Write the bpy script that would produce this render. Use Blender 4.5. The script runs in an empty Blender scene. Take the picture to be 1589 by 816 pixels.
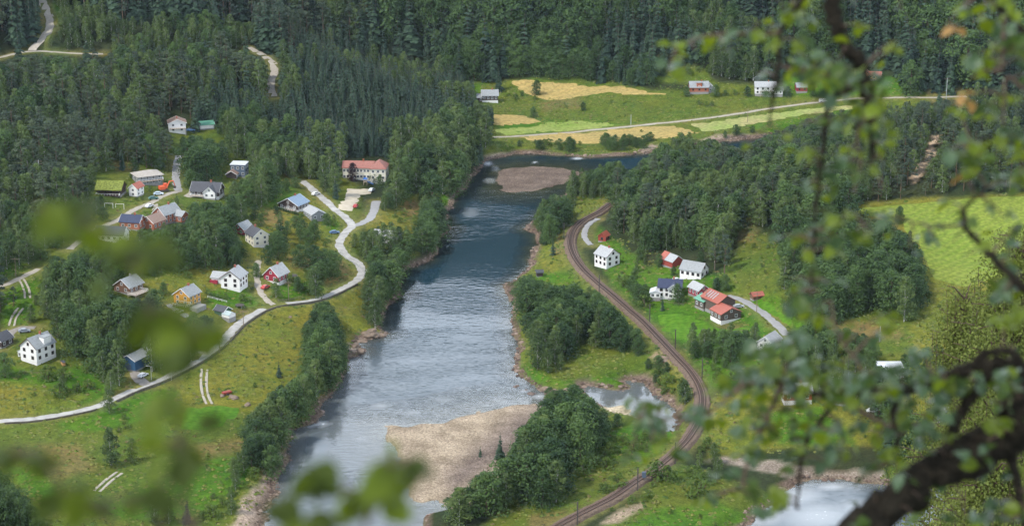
import bpy, bmesh, math, random
import numpy as np
from mathutils import Vector, Matrix, Euler
from mathutils.geometry import delaunay_2d_cdt

# ------------------------------------------------------------------ scene, camera, light
S = bpy.context.scene
C = S.collection
F = 3200.0 / 1589.0            # focal length over sensor width
TH = math.radians(16.63)       # the camera looks down by this much
CAMH = 260.0                   # metres above the river
cam_d = bpy.data.cameras.new('camera')
cam = bpy.data.objects.new('camera', cam_d); C.objects.link(cam)
cam_d.sensor_width = 36.0; cam_d.lens = 36.0 * F
cam_d.clip_start = 0.1; cam_d.clip_end = 12000
cam.location = (0, 0, CAMH); cam.rotation_euler = (math.radians(90) - TH, 0, 0)
cam_d.dof.use_dof = True; cam_d.dof.focus_distance = 850.0; cam_d.dof.aperture_fstop = 5.0
S.camera = cam
S.view_settings.view_transform = 'Standard'; S.view_settings.look = 'None'
S.view_settings.exposure = 0.38; S.view_settings.gamma = 1.0
S.cycles.max_bounces = 5; S.cycles.diffuse_bounces = 1; S.cycles.glossy_bounces = 2
S.cycles.transmission_bounces = 3; S.cycles.transparent_max_bounces = 6; S.cycles.volume_bounces = 0

SUN_EL, SUN_AZ = 52.0, 238.0   # compass degrees from +Y, clockwise: behind the camera, a little to the left
sd = bpy.data.lights.new('sun', 'SUN'); so = bpy.data.objects.new('sun', sd); C.objects.link(so)
sd.energy = 3.2; sd.angle = math.radians(4); sd.color = (1.0, 0.95, 0.88)
a = math.radians(SUN_AZ); e = math.radians(SUN_EL)
sv = Vector((math.sin(a) * math.cos(e), math.cos(a) * math.cos(e), math.sin(e)))
so.rotation_euler = (-sv).to_track_quat('-Z', 'Y').to_euler(); so.location = (0, 0, 400)

W = bpy.data.worlds.new('World'); S.world = W; W.use_nodes = True
nt = W.node_tree; nt.nodes.clear()
def N(t, typ, **kw):
    n = t.nodes.new(typ)
    for k, v in kw.items():
        if k.startswith('i_'):
            n.inputs[k[2:].replace('_', ' ')].default_value = v
        else: setattr(n, k, v)
    return n
def L(t, a, b): t.links.new(a, b)
sky = N(nt, 'ShaderNodeTexSky', sky_type='NISHITA', sun_disc=False)
sky.sun_elevation = e; sky.sun_rotation = a; sky.altitude = 300; sky.dust_density = 1.5
tc = N(nt, 'ShaderNodeTexCoord'); mp = N(nt, 'ShaderNodeMapping'); mp.inputs['Scale'].default_value = (1, 1, 2.6)
ns = N(nt, 'ShaderNodeTexNoise'); ns.inputs['Scale'].default_value = 2.6; ns.inputs['Detail'].default_value = 6
# broken cloud, closer and whiter towards the horizon as seen from below
sx = N(nt, 'ShaderNodeSeparateXYZ'); hz = N(nt, 'ShaderNodeMapRange'); hz.inputs['From Min'].default_value = .85; hz.inputs['From Max'].default_value = .25; hz.inputs['To Min'].default_value = -.22; hz.inputs['To Max'].default_value = .26
sm = N(nt, 'ShaderNodeMath', operation='ADD')
rp = N(nt, 'ShaderNodeValToRGB'); rp.color_ramp.elements[0].position = .42; rp.color_ramp.elements[1].position = .60
cl = N(nt, 'ShaderNodeMix', data_type='RGBA'); cl.inputs[7].default_value = (30.5, 34, 39, 1)
bg = N(nt, 'ShaderNodeBackground'); bg.inputs['Strength'].default_value = 0.085
ow = N(nt, 'ShaderNodeOutputWorld')
L(nt, tc.outputs['Generated'], mp.inputs['Vector']); L(nt, mp.outputs[0], ns.inputs['Vector']); L(nt, tc.outputs['Generated'], sx.inputs[0]); L(nt, sx.outputs['Z'], hz.inputs['Value']); L(nt, hz.outputs[0], sm.inputs[0]); L(nt, ns.outputs['Fac'], sm.inputs[1]); L(nt, sm.outputs[0], rp.inputs['Fac'])
L(nt, rp.outputs['Color'], cl.inputs[0]); L(nt, sky.outputs['Color'], cl.inputs[6]); L(nt, cl.outputs[2], bg.inputs['Color']); L(nt, bg.outputs[0], ow.inputs['Surface'])

# ------------------------------------------------------------------ helpers: photograph pixel (1589x816) <-> place
FP = 3200.0
cT, sT = math.cos(TH), math.sin(TH)
def ray(u, v):
    dx, up = (u - 794.5) / FP, (408.0 - v) / FP
    return (dx, cT + up * sT, -sT + up * cT)
def at(u, v, h=0.0):
    d = ray(u, v); t = (h - CAMH) / d[2]
    return (d[0] * t, d[1] * t)
def proj(x, y, z):
    dz = z - CAMH
    dep = y * cT - dz * sT; up = y * sT + dz * cT
    dep = np.where(np.abs(dep) < 1e-3, 1e-3, dep)
    return 794.5 + FP * x / dep, 408.0 - FP * up / dep, dep
R = random.Random(11)
def tag(o, label=None, cat=None, group=None, kind=None):
    if label: o['label'] = label
    if cat: o['category'] = cat
    if group: o['group'] = group
    if kind: o['kind'] = kind
    return o
def link(name, me, parent=None, loc=None):
    o = bpy.data.objects.new(name, me); C.objects.link(o)
    if parent is not None: o.parent = parent
    if loc is not None: o.location = loc
    return o
def mesh(name, verts, faces, mats=(), fm=None, smooth=False):
    me = bpy.data.meshes.new(name); me.from_pydata([tuple(map(float, v)) for v in verts], [], faces)
    for m in mats: me.materials.append(m)
    if fm is not None: me.polygons.foreach_set('material_index', fm)
    if smooth: me.polygons.foreach_set('use_smooth', [True] * len(me.polygons))
    me.update(); return me
def mesh_np(name, V, Q, mats=(), fm=None, smooth=False):
    """fast mesh from numpy: V (n,3), Q (m,k) all faces with k corners"""
    me = bpy.data.meshes.new(name); k = Q.shape[1]
    me.vertices.add(len(V)); me.vertices.foreach_set('co', np.ascontiguousarray(V, dtype=np.float32).ravel())
    me.loops.add(Q.size); me.loops.foreach_set('vertex_index', np.ascontiguousarray(Q, dtype=np.int32).ravel())
    me.polygons.add(len(Q)); me.polygons.foreach_set('loop_start', np.arange(0, Q.size, k, dtype=np.int32))
    me.polygons.foreach_set('loop_total', np.full(len(Q), k, dtype=np.int32))
    for m in mats: me.materials.append(m)
    if fm is not None: me.polygons.foreach_set('material_index', np.asarray(fm, dtype=np.int32))
    if smooth: me.polygons.foreach_set('use_smooth', np.ones(len(Q), dtype=bool))
    me.update(calc_edges=True); me.validate(); return me
def pip(P, px, py):
    """points in polygon, vectorised"""
    px = np.asarray(px, float); py = np.asarray(py, float); ins = np.zeros(px.shape, bool); n = len(P)
    for i in range(n):
        x1, y1 = P[i]; x2, y2 = P[(i + 1) % n]
        if y1 == y2: continue
        c = (y1 > py) != (y2 > py)
        ins ^= c & (px < (x2 - x1) * (py - y1) / (y2 - y1) + x1)
    return ins
def pdist(P, px, py, closed=True):
    px = np.asarray(px, float); py = np.asarray(py, float); best = np.full(px.shape, 1e9); n = len(P)
    for i in range(n if closed else n - 1):
        x1, y1 = P[i]; x2, y2 = P[(i + 1) % n]; dx, dy = x2 - x1, y2 - y1; l2 = dx * dx + dy * dy + 1e-9
        t = np.clip(((px - x1) * dx + (py - y1) * dy) / l2, 0, 1)
        best = np.minimum(best, (px - x1 - t * dx) ** 2 + (py - y1 - t * dy) ** 2)
    return np.sqrt(best)
def sdf(P, px, py):
    d = pdist(P, px, py); return np.where(pip(P, px, py), -d, d)
def vnoise(x, y, s, seed=0):
    """cheap value noise in numpy, -1..1"""
    x = np.asarray(x, float) / s + seed * 17.3; y = np.asarray(y, float) / s - seed * 9.1
    xi, yi = np.floor(x), np.floor(y); fx, fy = x - xi, y - yi; fx = fx * fx * (3 - 2 * fx); fy = fy * fy * (3 - 2 * fy)
    def hsh(a, b): t = np.sin(a * 127.1 + b * 311.7 + seed * 74.7) * 43758.5453; return t - np.floor(t)
    v = (hsh(xi, yi) * (1 - fx) + hsh(xi + 1, yi) * fx) * (1 - fy) + (hsh(xi, yi + 1) * (1 - fx) + hsh(xi + 1, yi + 1) * fx) * fy
    return v * 2 - 1

# ------------------------------------------------------------------ materials
def mat(name, col=(.5, .5, .5), rough=.8, spec=.3, metal=0.0, var=0.0, vscale=1.0, bump=0.0, bscale=4.0, stretch=(1, 1, 1), trans=0.0):
    m = bpy.data.materials.new(name); m.use_nodes = True; t = m.node_tree; b = t.nodes['Principled BSDF']
    b.inputs['Base Color'].default_value = (*col, 1); b.inputs['Roughness'].default_value = rough
    b.inputs['Specular IOR Level'].default_value = spec; b.inputs['Metallic'].default_value = metal
    if var or bump:
        g = N(t, 'ShaderNodeTexCoord'); mpp = N(t, 'ShaderNodeMapping'); mpp.inputs['Scale'].default_value = stretch
        L(t, g.outputs['Object'], mpp.inputs['Vector'])
    if var:
        n = N(t, 'ShaderNodeTexNoise'); n.inputs['Scale'].default_value = vscale; n.inputs['Detail'].default_value = 5
        L(t, mpp.outputs[0], n.inputs['Vector'])
        r = N(t, 'ShaderNodeValToRGB'); r.color_ramp.elements[0].position = .3; r.color_ramp.elements[1].position = .7
        r.color_ramp.elements[0].color = (*[max(0, c * (1 - var)) for c in col], 1); r.color_ramp.elements[1].color = (*[min(1, c * (1 + var)) for c in col], 1)
        L(t, n.outputs['Fac'], r.inputs['Fac']); L(t, r.outputs['Color'], b.inputs['Base Color'])
    if bump:
        n2 = N(t, 'ShaderNodeTexNoise'); n2.inputs['Scale'].default_value = bscale; n2.inputs['Detail'].default_value = 4
        L(t, mpp.outputs[0], n2.inputs['Vector'])
        bp = N(t, 'ShaderNodeBump'); bp.inputs['Strength'].default_value = bump; bp.inputs['Distance'].default_value = .1
        L(t, n2.outputs['Fac'], bp.inputs['Height']); L(t, bp.outputs[0], b.inputs['Normal'])
    return m
# ------------------------------------------------------------------ the lie of the land
CP = [
 (0,816,8),(150,816,7),(300,816,3),(0,720,9),(150,720,8),(300,720,6),(0,655,9),(100,640,9),(200,607,10),(300,562,11),(400,484,11),(480,466,11),
 (550,430,11),(520,380,12),(545,350,12),(480,295,13),(570,320,12),(567,290,12),(567,262,12),(560,240,15),(450,600,5),(480,520,7),(560,480,3),
 (600,420,4),(650,330,5),(700,260,5),(640,280,9),(60,562,15),(0,500,18),(30,430,24),(0,380,29),(130,430,22),(200,440,20),(290,468,16),
 (355,445,17),(320,400,19),(250,400,22),(430,435,14),(398,378,17),(457,318,16),(175,365,25),(110,380,27),(230,345,24),(265,325,24),
 (325,298,23),(230,278,26),(175,290,27),(275,285,23),(275,240,25),(370,262,22),(275,195,29),(0,280,34),(100,280,32),(60,200,40),
 (130,130,47),(0,88,54),(60,82,56),(120,84,54),(75,30,68),(65,0,77),(0,0,80),(200,95,50),(300,92,48),(390,78,48),(425,100,44),
 (420,150,35),(420,230,21),(330,150,39),(200,180,38),(300,10,72),(200,0,77),(490,125,38),(420,20,68),(620,140,24),(700,175,14),(745,215,6),
 (650,120,10),(780,125,13),(900,128,12),(900,150,8),(780,150,7),(950,133,13),(950,152,11.5),(950,168,6),(850,195,3),(1000,195,3),(850,218,2),(1000,218,2),
 (1085,140,12),(1190,143,12),(1340,118,19),(1440,150,12),(1200,168,6),(1330,153,9),(1200,130,15),(1400,150,13),(1100,200,4),(1589,150,16),
 (600,0,52),(800,0,52),(1000,0,54),(1200,0,52),(1400,0,54),(1589,0,54),
 (930,335,6),(900,380,6),(960,460,7),(1020,530,7),(1085,600,7),(1085,650,7),(1030,720,7),(960,775,7),(880,816,7),
 (850,440,3),(850,560,3),(900,580,2.5),(820,700,2.5),(760,760,2.5),(700,790,2.5),(900,700,4),(820,816,4),(890,470,5),(870,330,3),(900,300,3),
 (942,412,7),(1050,400,12),(1077,430,12),(1037,458,9),(1110,490,9),(1050,500,7),(1150,520,9),(1190,490,11),(1230,540,11),(1193,540,11),
 (1235,620,11),(1150,620,8),(1150,680,6),(1200,690,5),(1290,700,4),(1140,720,2),(1370,720,2),(1100,816,3),(1120,770,4),(1230,750,1.5),
 (1000,330,10),(1100,330,17),(1200,330,25),(1150,400,18),(1250,420,23),(1100,290,10),(1200,270,16),(1300,250,25),(1330,325,28),
 (1440,435,18),(1589,300,34),(1589,360,28),(1500,400,20),(1400,300,32),(1400,260,38),(1450,200,46),(1589,180,50),(1380,480,16),
 (1460,500,18),(1300,540,14),(1440,600,14),(1500,640,15),(1589,600,20),(1380,640,10),(1450,720,8),(1589,800,15),(1260,470,18),
 (1040,270,4),(1000,290,5),(1150,250,4),(1250,225,5),
]
P3 = [(*at(u, v, h), h) for u, v, h in CP]
for x in (-700, -250, 0, 250, 700):
    P3 += [(x, 0, 258.2), (x, -200, 340), (x, 12, 250), (x, 60, 215), (x, 200, 130), (x, 350, 45), (x, 450, 12), (x, 520, 5)]
for x in (-1200, -700, -350, 0, 350, 700, 1200):
    P3 += [(x, 1420, 165 + abs(x) * .05), (x, 1650, 288), (x, 1950, 405), (x, 2600, 530), (x, 3400, 540)]
P3 += [(-300, 1270, 120), (-420, 1180, 105), (-450, 900, 62), (-450, 700, 28), (-700, 1000, 170), (-700, 700, 120), (-340, 600, 10), (450, 900, 60), (450, 700, 38),
       (700, 1000, 150), (700, 700, 110), (300, 1080, 4), (380, 1075, 6), (330, 600, 15), (-1500, 900, 380), (1500, 900, 350), (-130, 1170, 12), (-170,1200,22)]
P3 = np.array(P3)
def fit_rbf(P, lam=6.0):
    d = np.hypot(P[:, None, 0] - P[None, :, 0], P[:, None, 1] - P[None, :, 1])
    n = len(P); A = np.zeros((n + 3, n + 3)); A[:n, :n] = -d - lam * np.eye(n)
    A[:n, :n] = -d + lam * np.eye(n)
    Q = np.c_[np.ones(n), P[:, :2] / 1000.]; A[:n, n:] = Q; A[n:, :n] = Q.T
    w = np.linalg.solve(A, np.r_[P[:, 2], 0, 0, 0]); return w
wR = fit_rbf(P3)
def hland(x, y):
    x = np.asarray(x, float); y = np.asarray(y, float); out = wR[-3] + wR[-2] * x / 1000 + wR[-1] * y / 1000
    for i in range(len(P3)): out = out - wR[i] * np.hypot(x - P3[i, 0], y - P3[i, 1])
    return out
def axis(lo, a, b, hi, step, g=1.18, mx=90):
    c = list(np.arange(a, b + .01, step)); s = step; x = b
    while x < hi: s = min(s * g, mx); x += s; c.append(x)
    s = step; x = a
    while x > lo: s = min(s * g, mx); x -= s; c.insert(0, x)
    return np.array(c)
GX = axis(-2200, -300, 300, 2200, 2.0); GY = axis(-300, 560, 1240, 4200, 2.0)
GY = np.array(sorted(set(np.round(np.r_[GY[(GY < -30) | (GY > 100)], np.arange(-30, 101, 2.5)], 3))))
XX, YY = np.meshgrid(GX, GY)          # rows = y
ZZ = hland(XX, YY)
def blur(Z, k=2):
    for _ in range(k):
        P = np.pad(Z, 1, mode='edge'); Z = (P[:-2, 1:-1] + P[2:, 1:-1] + 2 * P[1:-1, 1:-1]) / 4
        P = np.pad(Z, 1, mode='edge'); Z = (P[1:-1, :-2] + P[1:-1, 2:] + 2 * P[1:-1, 1:-1]) / 4
    return Z
ZZ = blur(ZZ, 10)
wn = np.clip(1.6 - np.hypot(XX, YY) / 50, 0, 1); ZZ = ZZ * (1 - wn) + (258.3 - .62 * YY) * wn
fine = (XX > -330) & (XX < 330) & (YY > 560)
ZZ = ZZ + (vnoise(XX, YY, 23, 1) * .5 + vnoise(XX, YY, 9, 2) * .22) * np.clip((YY - 500) / 100, 0, 1)
far_up = np.clip((YY - 1240) / 200, 0, 1); ZZ = ZZ + far_up * (vnoise(XX, YY, 160, 3) * 18 + vnoise(XX, YY, 60, 4) * 7)
# water outlines
RIVER = [(-60,1250),(330,900),(405,816),(415,787),(428,765),(423,752),(436,734),(448,707),(445,687),(452,669),(473,662),(491,652),(498,636),(506,622),
 (514,608),(526,594),(537,574),(541,556),(563,548),(565,542),(551,534),(560,528),(574,527),(590,524),(601,518),(588,507),(594,492),(600,474),(614,462),(620,443),(624,424),
 (637,415),(650,411),(667,404),(676,393),(674,381),(686,368),(697,356),(691,345),(691,331),(701,318),(704,304),(719,295),(727,281),(743,264),
 (751,252),(760,247),(775,244),(800,239),(838,239),(880,242),(908,244),(941,243),(985,240),(1027,234),(1060,229),(1105,223),(1127,219),(1155,217),(1183,213),(1230,207),(1300,203),(1400,200),(1700,195),
 (1700,215),(1400,220),(1230,226),(1185,233),(1120,243),(1060,255),(1030,264),(1000,276),(960,284),(920,290),(885,297),(873,305),(852,314),(846,331),(832,343),(818,350),(817,357),(833,364),
 (834,380),(828,394),(824,410),(812,428),(798,438),(787,441),(785,455),(793,468),(799,482),(796,496),(801,510),(805,531),(802,561),(801,580),
 (815,590),(838,601),(850,609),(846,622),(850,640),(800,720),(760,760),(700,790),(665,800),(655,830),(640,900),(600,1250)]
BAR = [(600,660),(640,661),(672,657),(702,645),(740,637),(770,631),(800,626),(835,624),(852,632),(900,660),(820,740),(700,800),(684,776),(652,773),(634,752),(624,722),(612,692)]
ISLE = [(773,268),(782,263),(800,260),(830,259),(875,261),(903,267),(905,272),(885,281),(860,289),(830,295),(800,300),(782,298),(776,290)]
LAGOON = [(903,601),(915,598),(935,600),(960,605),(975,600),(960,592),(975,588),(1000,592),(1020,612),(1040,622),(1052,636),(1053,655),(1045,672),(1032,676),(1015,664),(1000,652),(985,652),(960,645),(940,636),(918,622),(908,612)]
SPIT = [(935,636),(950,630),(968,628),(985,636),(998,648),(1010,665),(985,668),(955,655)]
TRIB = [(1145,830),(1165,805),(1190,785),(1212,766),(1238,749),(1262,742),(1300,744),(1340,748),(1400,752),(1500,758),(1640,770),(1800,800),(1640,900),(1400,830),(1340,900),(1250,1000),(1100,1000)]
def wp(P, h=0.0): return [at(u, v, h) for u, v in P]
wRIV, wBAR, wISLE, wLAG, wSPIT, wTRIB = map(wp, (RIVER, BAR, ISLE, LAGOON, SPIT, TRIB))
def sdw(x, y):
    w = np.minimum(np.minimum(sdf(wRIV, x, y), sdf(wLAG, x, y)), sdf(wTRIB, x, y))
    b = np.minimum(np.minimum(sdf(wBAR, x, y), sdf(wISLE, x, y)), sdf(wSPIT, x, y))
    return w, b
m = (YY > 380) & (YY < 1260) & (np.abs(XX) < 420)
dw = np.full(XX.shape, 400.0); db = np.full(XX.shape, 400.0)
a_, b_ = sdw(XX[m], YY[m])
jit = vnoise(XX, YY, 7, 5) * 1.1 + vnoise(XX, YY, 3.2, 6) * .6
dw[m] = a_ + jit[m]; db[m] = b_ + jit[m] * 1.6 + (vnoise(XX[m], YY[m], 17, 9) * 3.4 + vnoise(XX[m], YY[m], 6, 10) * 2.2) * np.clip((YY[m] < 760) * (12 - np.abs(b_)) / 12, 0, 1)
dwet = np.maximum(dw, -db)             # signed distance to open water
bank = .15 + .55 * np.maximum(dwet, 0)
gr = np.clip(-db / 3, 0, 1)
zl = np.maximum(ZZ, .6)
barh = .03 * np.clip(-db, 0, 99) + .18 * vnoise(XX, YY, 12, 7) + .10 * vnoise(XX, YY, 4, 8) + .06
z_land = np.minimum(zl, bank)
inbar = (db < 0) & (dw < 1)
z_land = np.where(inbar, np.maximum(barh, .02) * np.clip(-db / 1.5, 0, 1) + .02, z_land)
bed = -.12 - .10 * np.clip(-dwet, 0, 40)
# shallows round the bar
bed = np.where(db < 25, np.maximum(bed, -.06 - .03 * np.clip(db, 0, 25)), bed)
ZZ = np.where(dwet < 0, bed, z_land)

def bil(Z, x, y):
    x = np.asarray(x, float); y = np.asarray(y, float)
    i = np.clip(np.searchsorted(GX, x) - 1, 0, len(GX) - 2); j = np.clip(np.searchsorted(GY, y) - 1, 0, len(GY) - 2)
    fx = (x - GX[i]) / (GX[i + 1] - GX[i]); fy = (y - GY[j]) / (GY[j + 1] - GY[j])
    return (Z[j, i] * (1 - fx) + Z[j, i + 1] * fx) * (1 - fy) + (Z[j + 1, i] * (1 - fx) + Z[j + 1, i + 1] * fx) * fy
def T(x, y): return bil(ZZ, x, y)
def tz(x, y): return float(T(x, y))
def hit(u, v, lift=0.0):
    d = ray(u, v); t = np.linspace(450, 1900, 900); z = CAMH + d[2] * t
    g = T(d[0] * t, d[1] * t) + lift; k = np.nonzero(z <= g)[0]
    if len(k) == 0: return (*at(u, v, 0), 0.0)
    k = k[0]; t0, t1 = t[max(k - 1, 0)], t[k]
    for _ in range(14):
        tm = (t0 + t1) / 2
        if CAMH + d[2] * tm <= tz(d[0] * tm, d[1] * tm) + lift: t1 = tm
        else: t0 = tm
    return (d[0] * t1, d[1] * t1, tz(d[0] * t1, d[1] * t1))

# ------------------------------------------------------------------ roads and the railway, cut into the land
def spline(P, step=2.0):
    P = [np.array(p, float) for p in P]; Q = [2 * P[0] - P[1]] + P + [2 * P[-1] - P[-2]]; out = []
    for i in range(1, len(Q) - 2):
        p0, p1, p2, p3 = Q[i - 1:i + 3]; n = max(2, int(np.hypot(*(p2 - p1)[:2]) / .5))
        for k in range(n):
            t = k / n; out.append(.5 * ((2 * p1) + (-p0 + p2) * t + (2 * p0 - 5 * p1 + 4 * p2 - p3) * t * t + (-p0 + 3 * p1 - 3 * p2 + p3) * t ** 3))
    out.append(P[-1]); out = np.array(out); s = np.r_[0, np.cumsum(np.hypot(*np.diff(out[:, :2], axis=0).T))]
    n = max(2, int(s[-1] / step)); ss = np.linspace(0, s[-1], n)
    return np.c_[np.interp(ss, s, out[:, 0]), np.interp(ss, s, out[:, 1])]
def smooth1(z, k):
    for _ in range(k): z = np.r_[z[0], (z[:-2] + 2 * z[1:-1] + z[2:]) / 4, z[-1]]
    return z
ROADS = {  # name: (pixels along the centre line, width in m, lift, material key)
 'village_road': ([(-60,657),(0,653),(50,650),(100,642),(150,630),(200,608),(250,589),(300,563),(340,535),(370,503),(400,484),(430,473),(480,467),(520,454),(548,439),(561,425),(558,411),(543,400),(530,388),(527,375),(535,362),(546,350),(538,339),(520,325),(500,307),(483,293),(470,281)], 4.2, .15, 'asph'),
 'school_road': ([(547,351),(562,346),(575,338),(581,325),(584,312)], 4.6, .18, 'asph2'),
 'lane_to_white_house': ([(424,473),(411,462),(402,447),(398,430),(399,415),(402,404)], 3.0, .15, 'gravel'),
 'yellow_house_drive': ([(262,472),(275,482),(292,492)], 3.0, .14, 'asph2'),
 'garage_drive': ([(232,600),(218,590),(208,577)], 4.5, .14, 'gravel2'),
 'side_road': ([(322,548),(305,545),(293,548)], 3.2, .14, 'gravel'),
 'upper_lane': ([(108,387),(125,373),(143,358),(165,349),(185,341),(200,330),(215,322),(232,316),(250,305),(275,297),(290,297),(300,302)], 3.6, .15, 'gravel'),
 'steep_lane': ([(277,296),(273,280),(273,265),(275,252),(277,242)], 4.0, .2, 'asph2'),
 'forest_road': ([(62,-30),(64,-8),(70,12),(77,28),(76,45),(66,60),(54,72),(50,79)], 5.0, .2, 'gravel'),
 'forest_road_branch': ([(-30,96),(0,90),(22,84),(50,79),(85,81),(125,84),(160,84)], 3.8, .24, 'gravel'),
 'forest_road_bend': ([(385,74),(397,79),(411,88),(424,99),(426,112),(421,125),(420,138),(424,150)], 5.0, .2, 'gravel'),
 'valley_road': ([(765,213),(800,212),(850,208),(910,203),(960,198),(1010,193),(1060,188),(1110,182),(1150,176),(1200,168),(1280,158),(1330,153),(1380,152),(1440,152),(1500,150)], 3.6, .15, 'gravel'),
 'barn_road': ([(1128,459),(1145,462),(1162,471),(1180,483),(1193,493),(1206,504),(1222,520)], 4.2, .15, 'asph2'),
 'railside_road': ([(918,380),(908,370),(908,358),(916,346),(928,339)], 2.8, .15, 'asph2'),
 'hamlet_road': ([(1448,590),(1456,605),(1463,622),(1465,640),(1458,656)], 4.2, .15, 'asph2'),
 'left_lane': ([(-20,452),(10,441),(32,431),(46,424),(60,417)], 3.6, .15, 'gravel'),
 'yard_lane': ([(0,540),(10,525),(20,513),(35,508),(55,508)], 4.0, .15, 'gravel2'),
}
RUTS = {'farm_track': [(317,573),(316,590),(318,610),(325,627)], 'meadow_track': [(150,762),(165,748),(185,733)], 'garden_track': [(33,434),(41,449),(43,463)], 'drive_track': [(18,506),(22,492),(32,478)]}
RAIL = [(948,318),(930,331),(906,344),(891,359),(885,378),(890,398),(903,418),(925,440),(950,460),(975,482),(1000,505),(1025,530),(1050,557),(1072,580),(1086,605),(1090,630),(1084,655),(1070,680),(1050,704),(1021,728),(988,750),(950,774),(910,796),(878,813),(840,835)]
def lay(px, k=14, lift=0.0, hfix=None):
    W3 = [hit(u, v) for u, v in px]; xy = spline([w[:2] for w in W3]); z = smooth1(T(xy[:, 0], xy[:, 1]), k) + lift
    return np.c_[xy, z]
lines = {}
ROADS = {n: (px, w * .84, lf, mk) for n, (px, w, lf, mk) in ROADS.items()}
for n, (px, w, lf, mk) in ROADS.items(): lines[n] = (lay(px), w, lf, mk)
rail = lay(RAIL, 60); rail[:, 2] = np.maximum(rail[:, 2], 5.5) + .9
def cut(line, half, Z, fall=5.0, drop=.10):
    x0, x1 = line[:, 0].min() - 12, line[:, 0].max() + 12; y0, y1 = line[:, 1].min() - 12, line[:, 1].max() + 12
    mm = (XX > x0) & (XX < x1) & (YY > y0) & (YY < y1); px, py = XX[mm], YY[mm]
    best = np.full(px.shape, 1e9); bz = np.zeros(px.shape)
    for p in line:
        d = (px - p[0]) ** 2 + (py - p[1]) ** 2; k = d < best; best[k] = d[k]; bz[k] = p[2]
    d = np.sqrt(best); t = np.clip((d - half) / fall, 0, 1); t = t * t * (3 - 2 * t)
    Z[mm] = Z[mm] * t + (bz - drop) * (1 - t); return mm, d
for n, (ln, w, lf, mk) in lines.items(): cut(ln, w / 2 + 1.6, ZZ, 4.5, .06)
cut(rail, 3.0, ZZ, 4.0, .9 * .9)
RD = np.full(XX.shape, 99.0)    # distance to the nearest road or railway
for ln in [l[0] for l in lines.values()] + [rail]:
    x0, x1 = ln[:, 0].min() - 20, ln[:, 0].max() + 20; y0, y1 = ln[:, 1].min() - 20, ln[:, 1].max() + 20
    mm = (XX > x0) & (XX < x1) & (YY > y0) & (YY < y1); RD[mm] = np.minimum(RD[mm], pdist([tuple(p[:2]) for p in ln], XX[mm], YY[mm], False))
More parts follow.
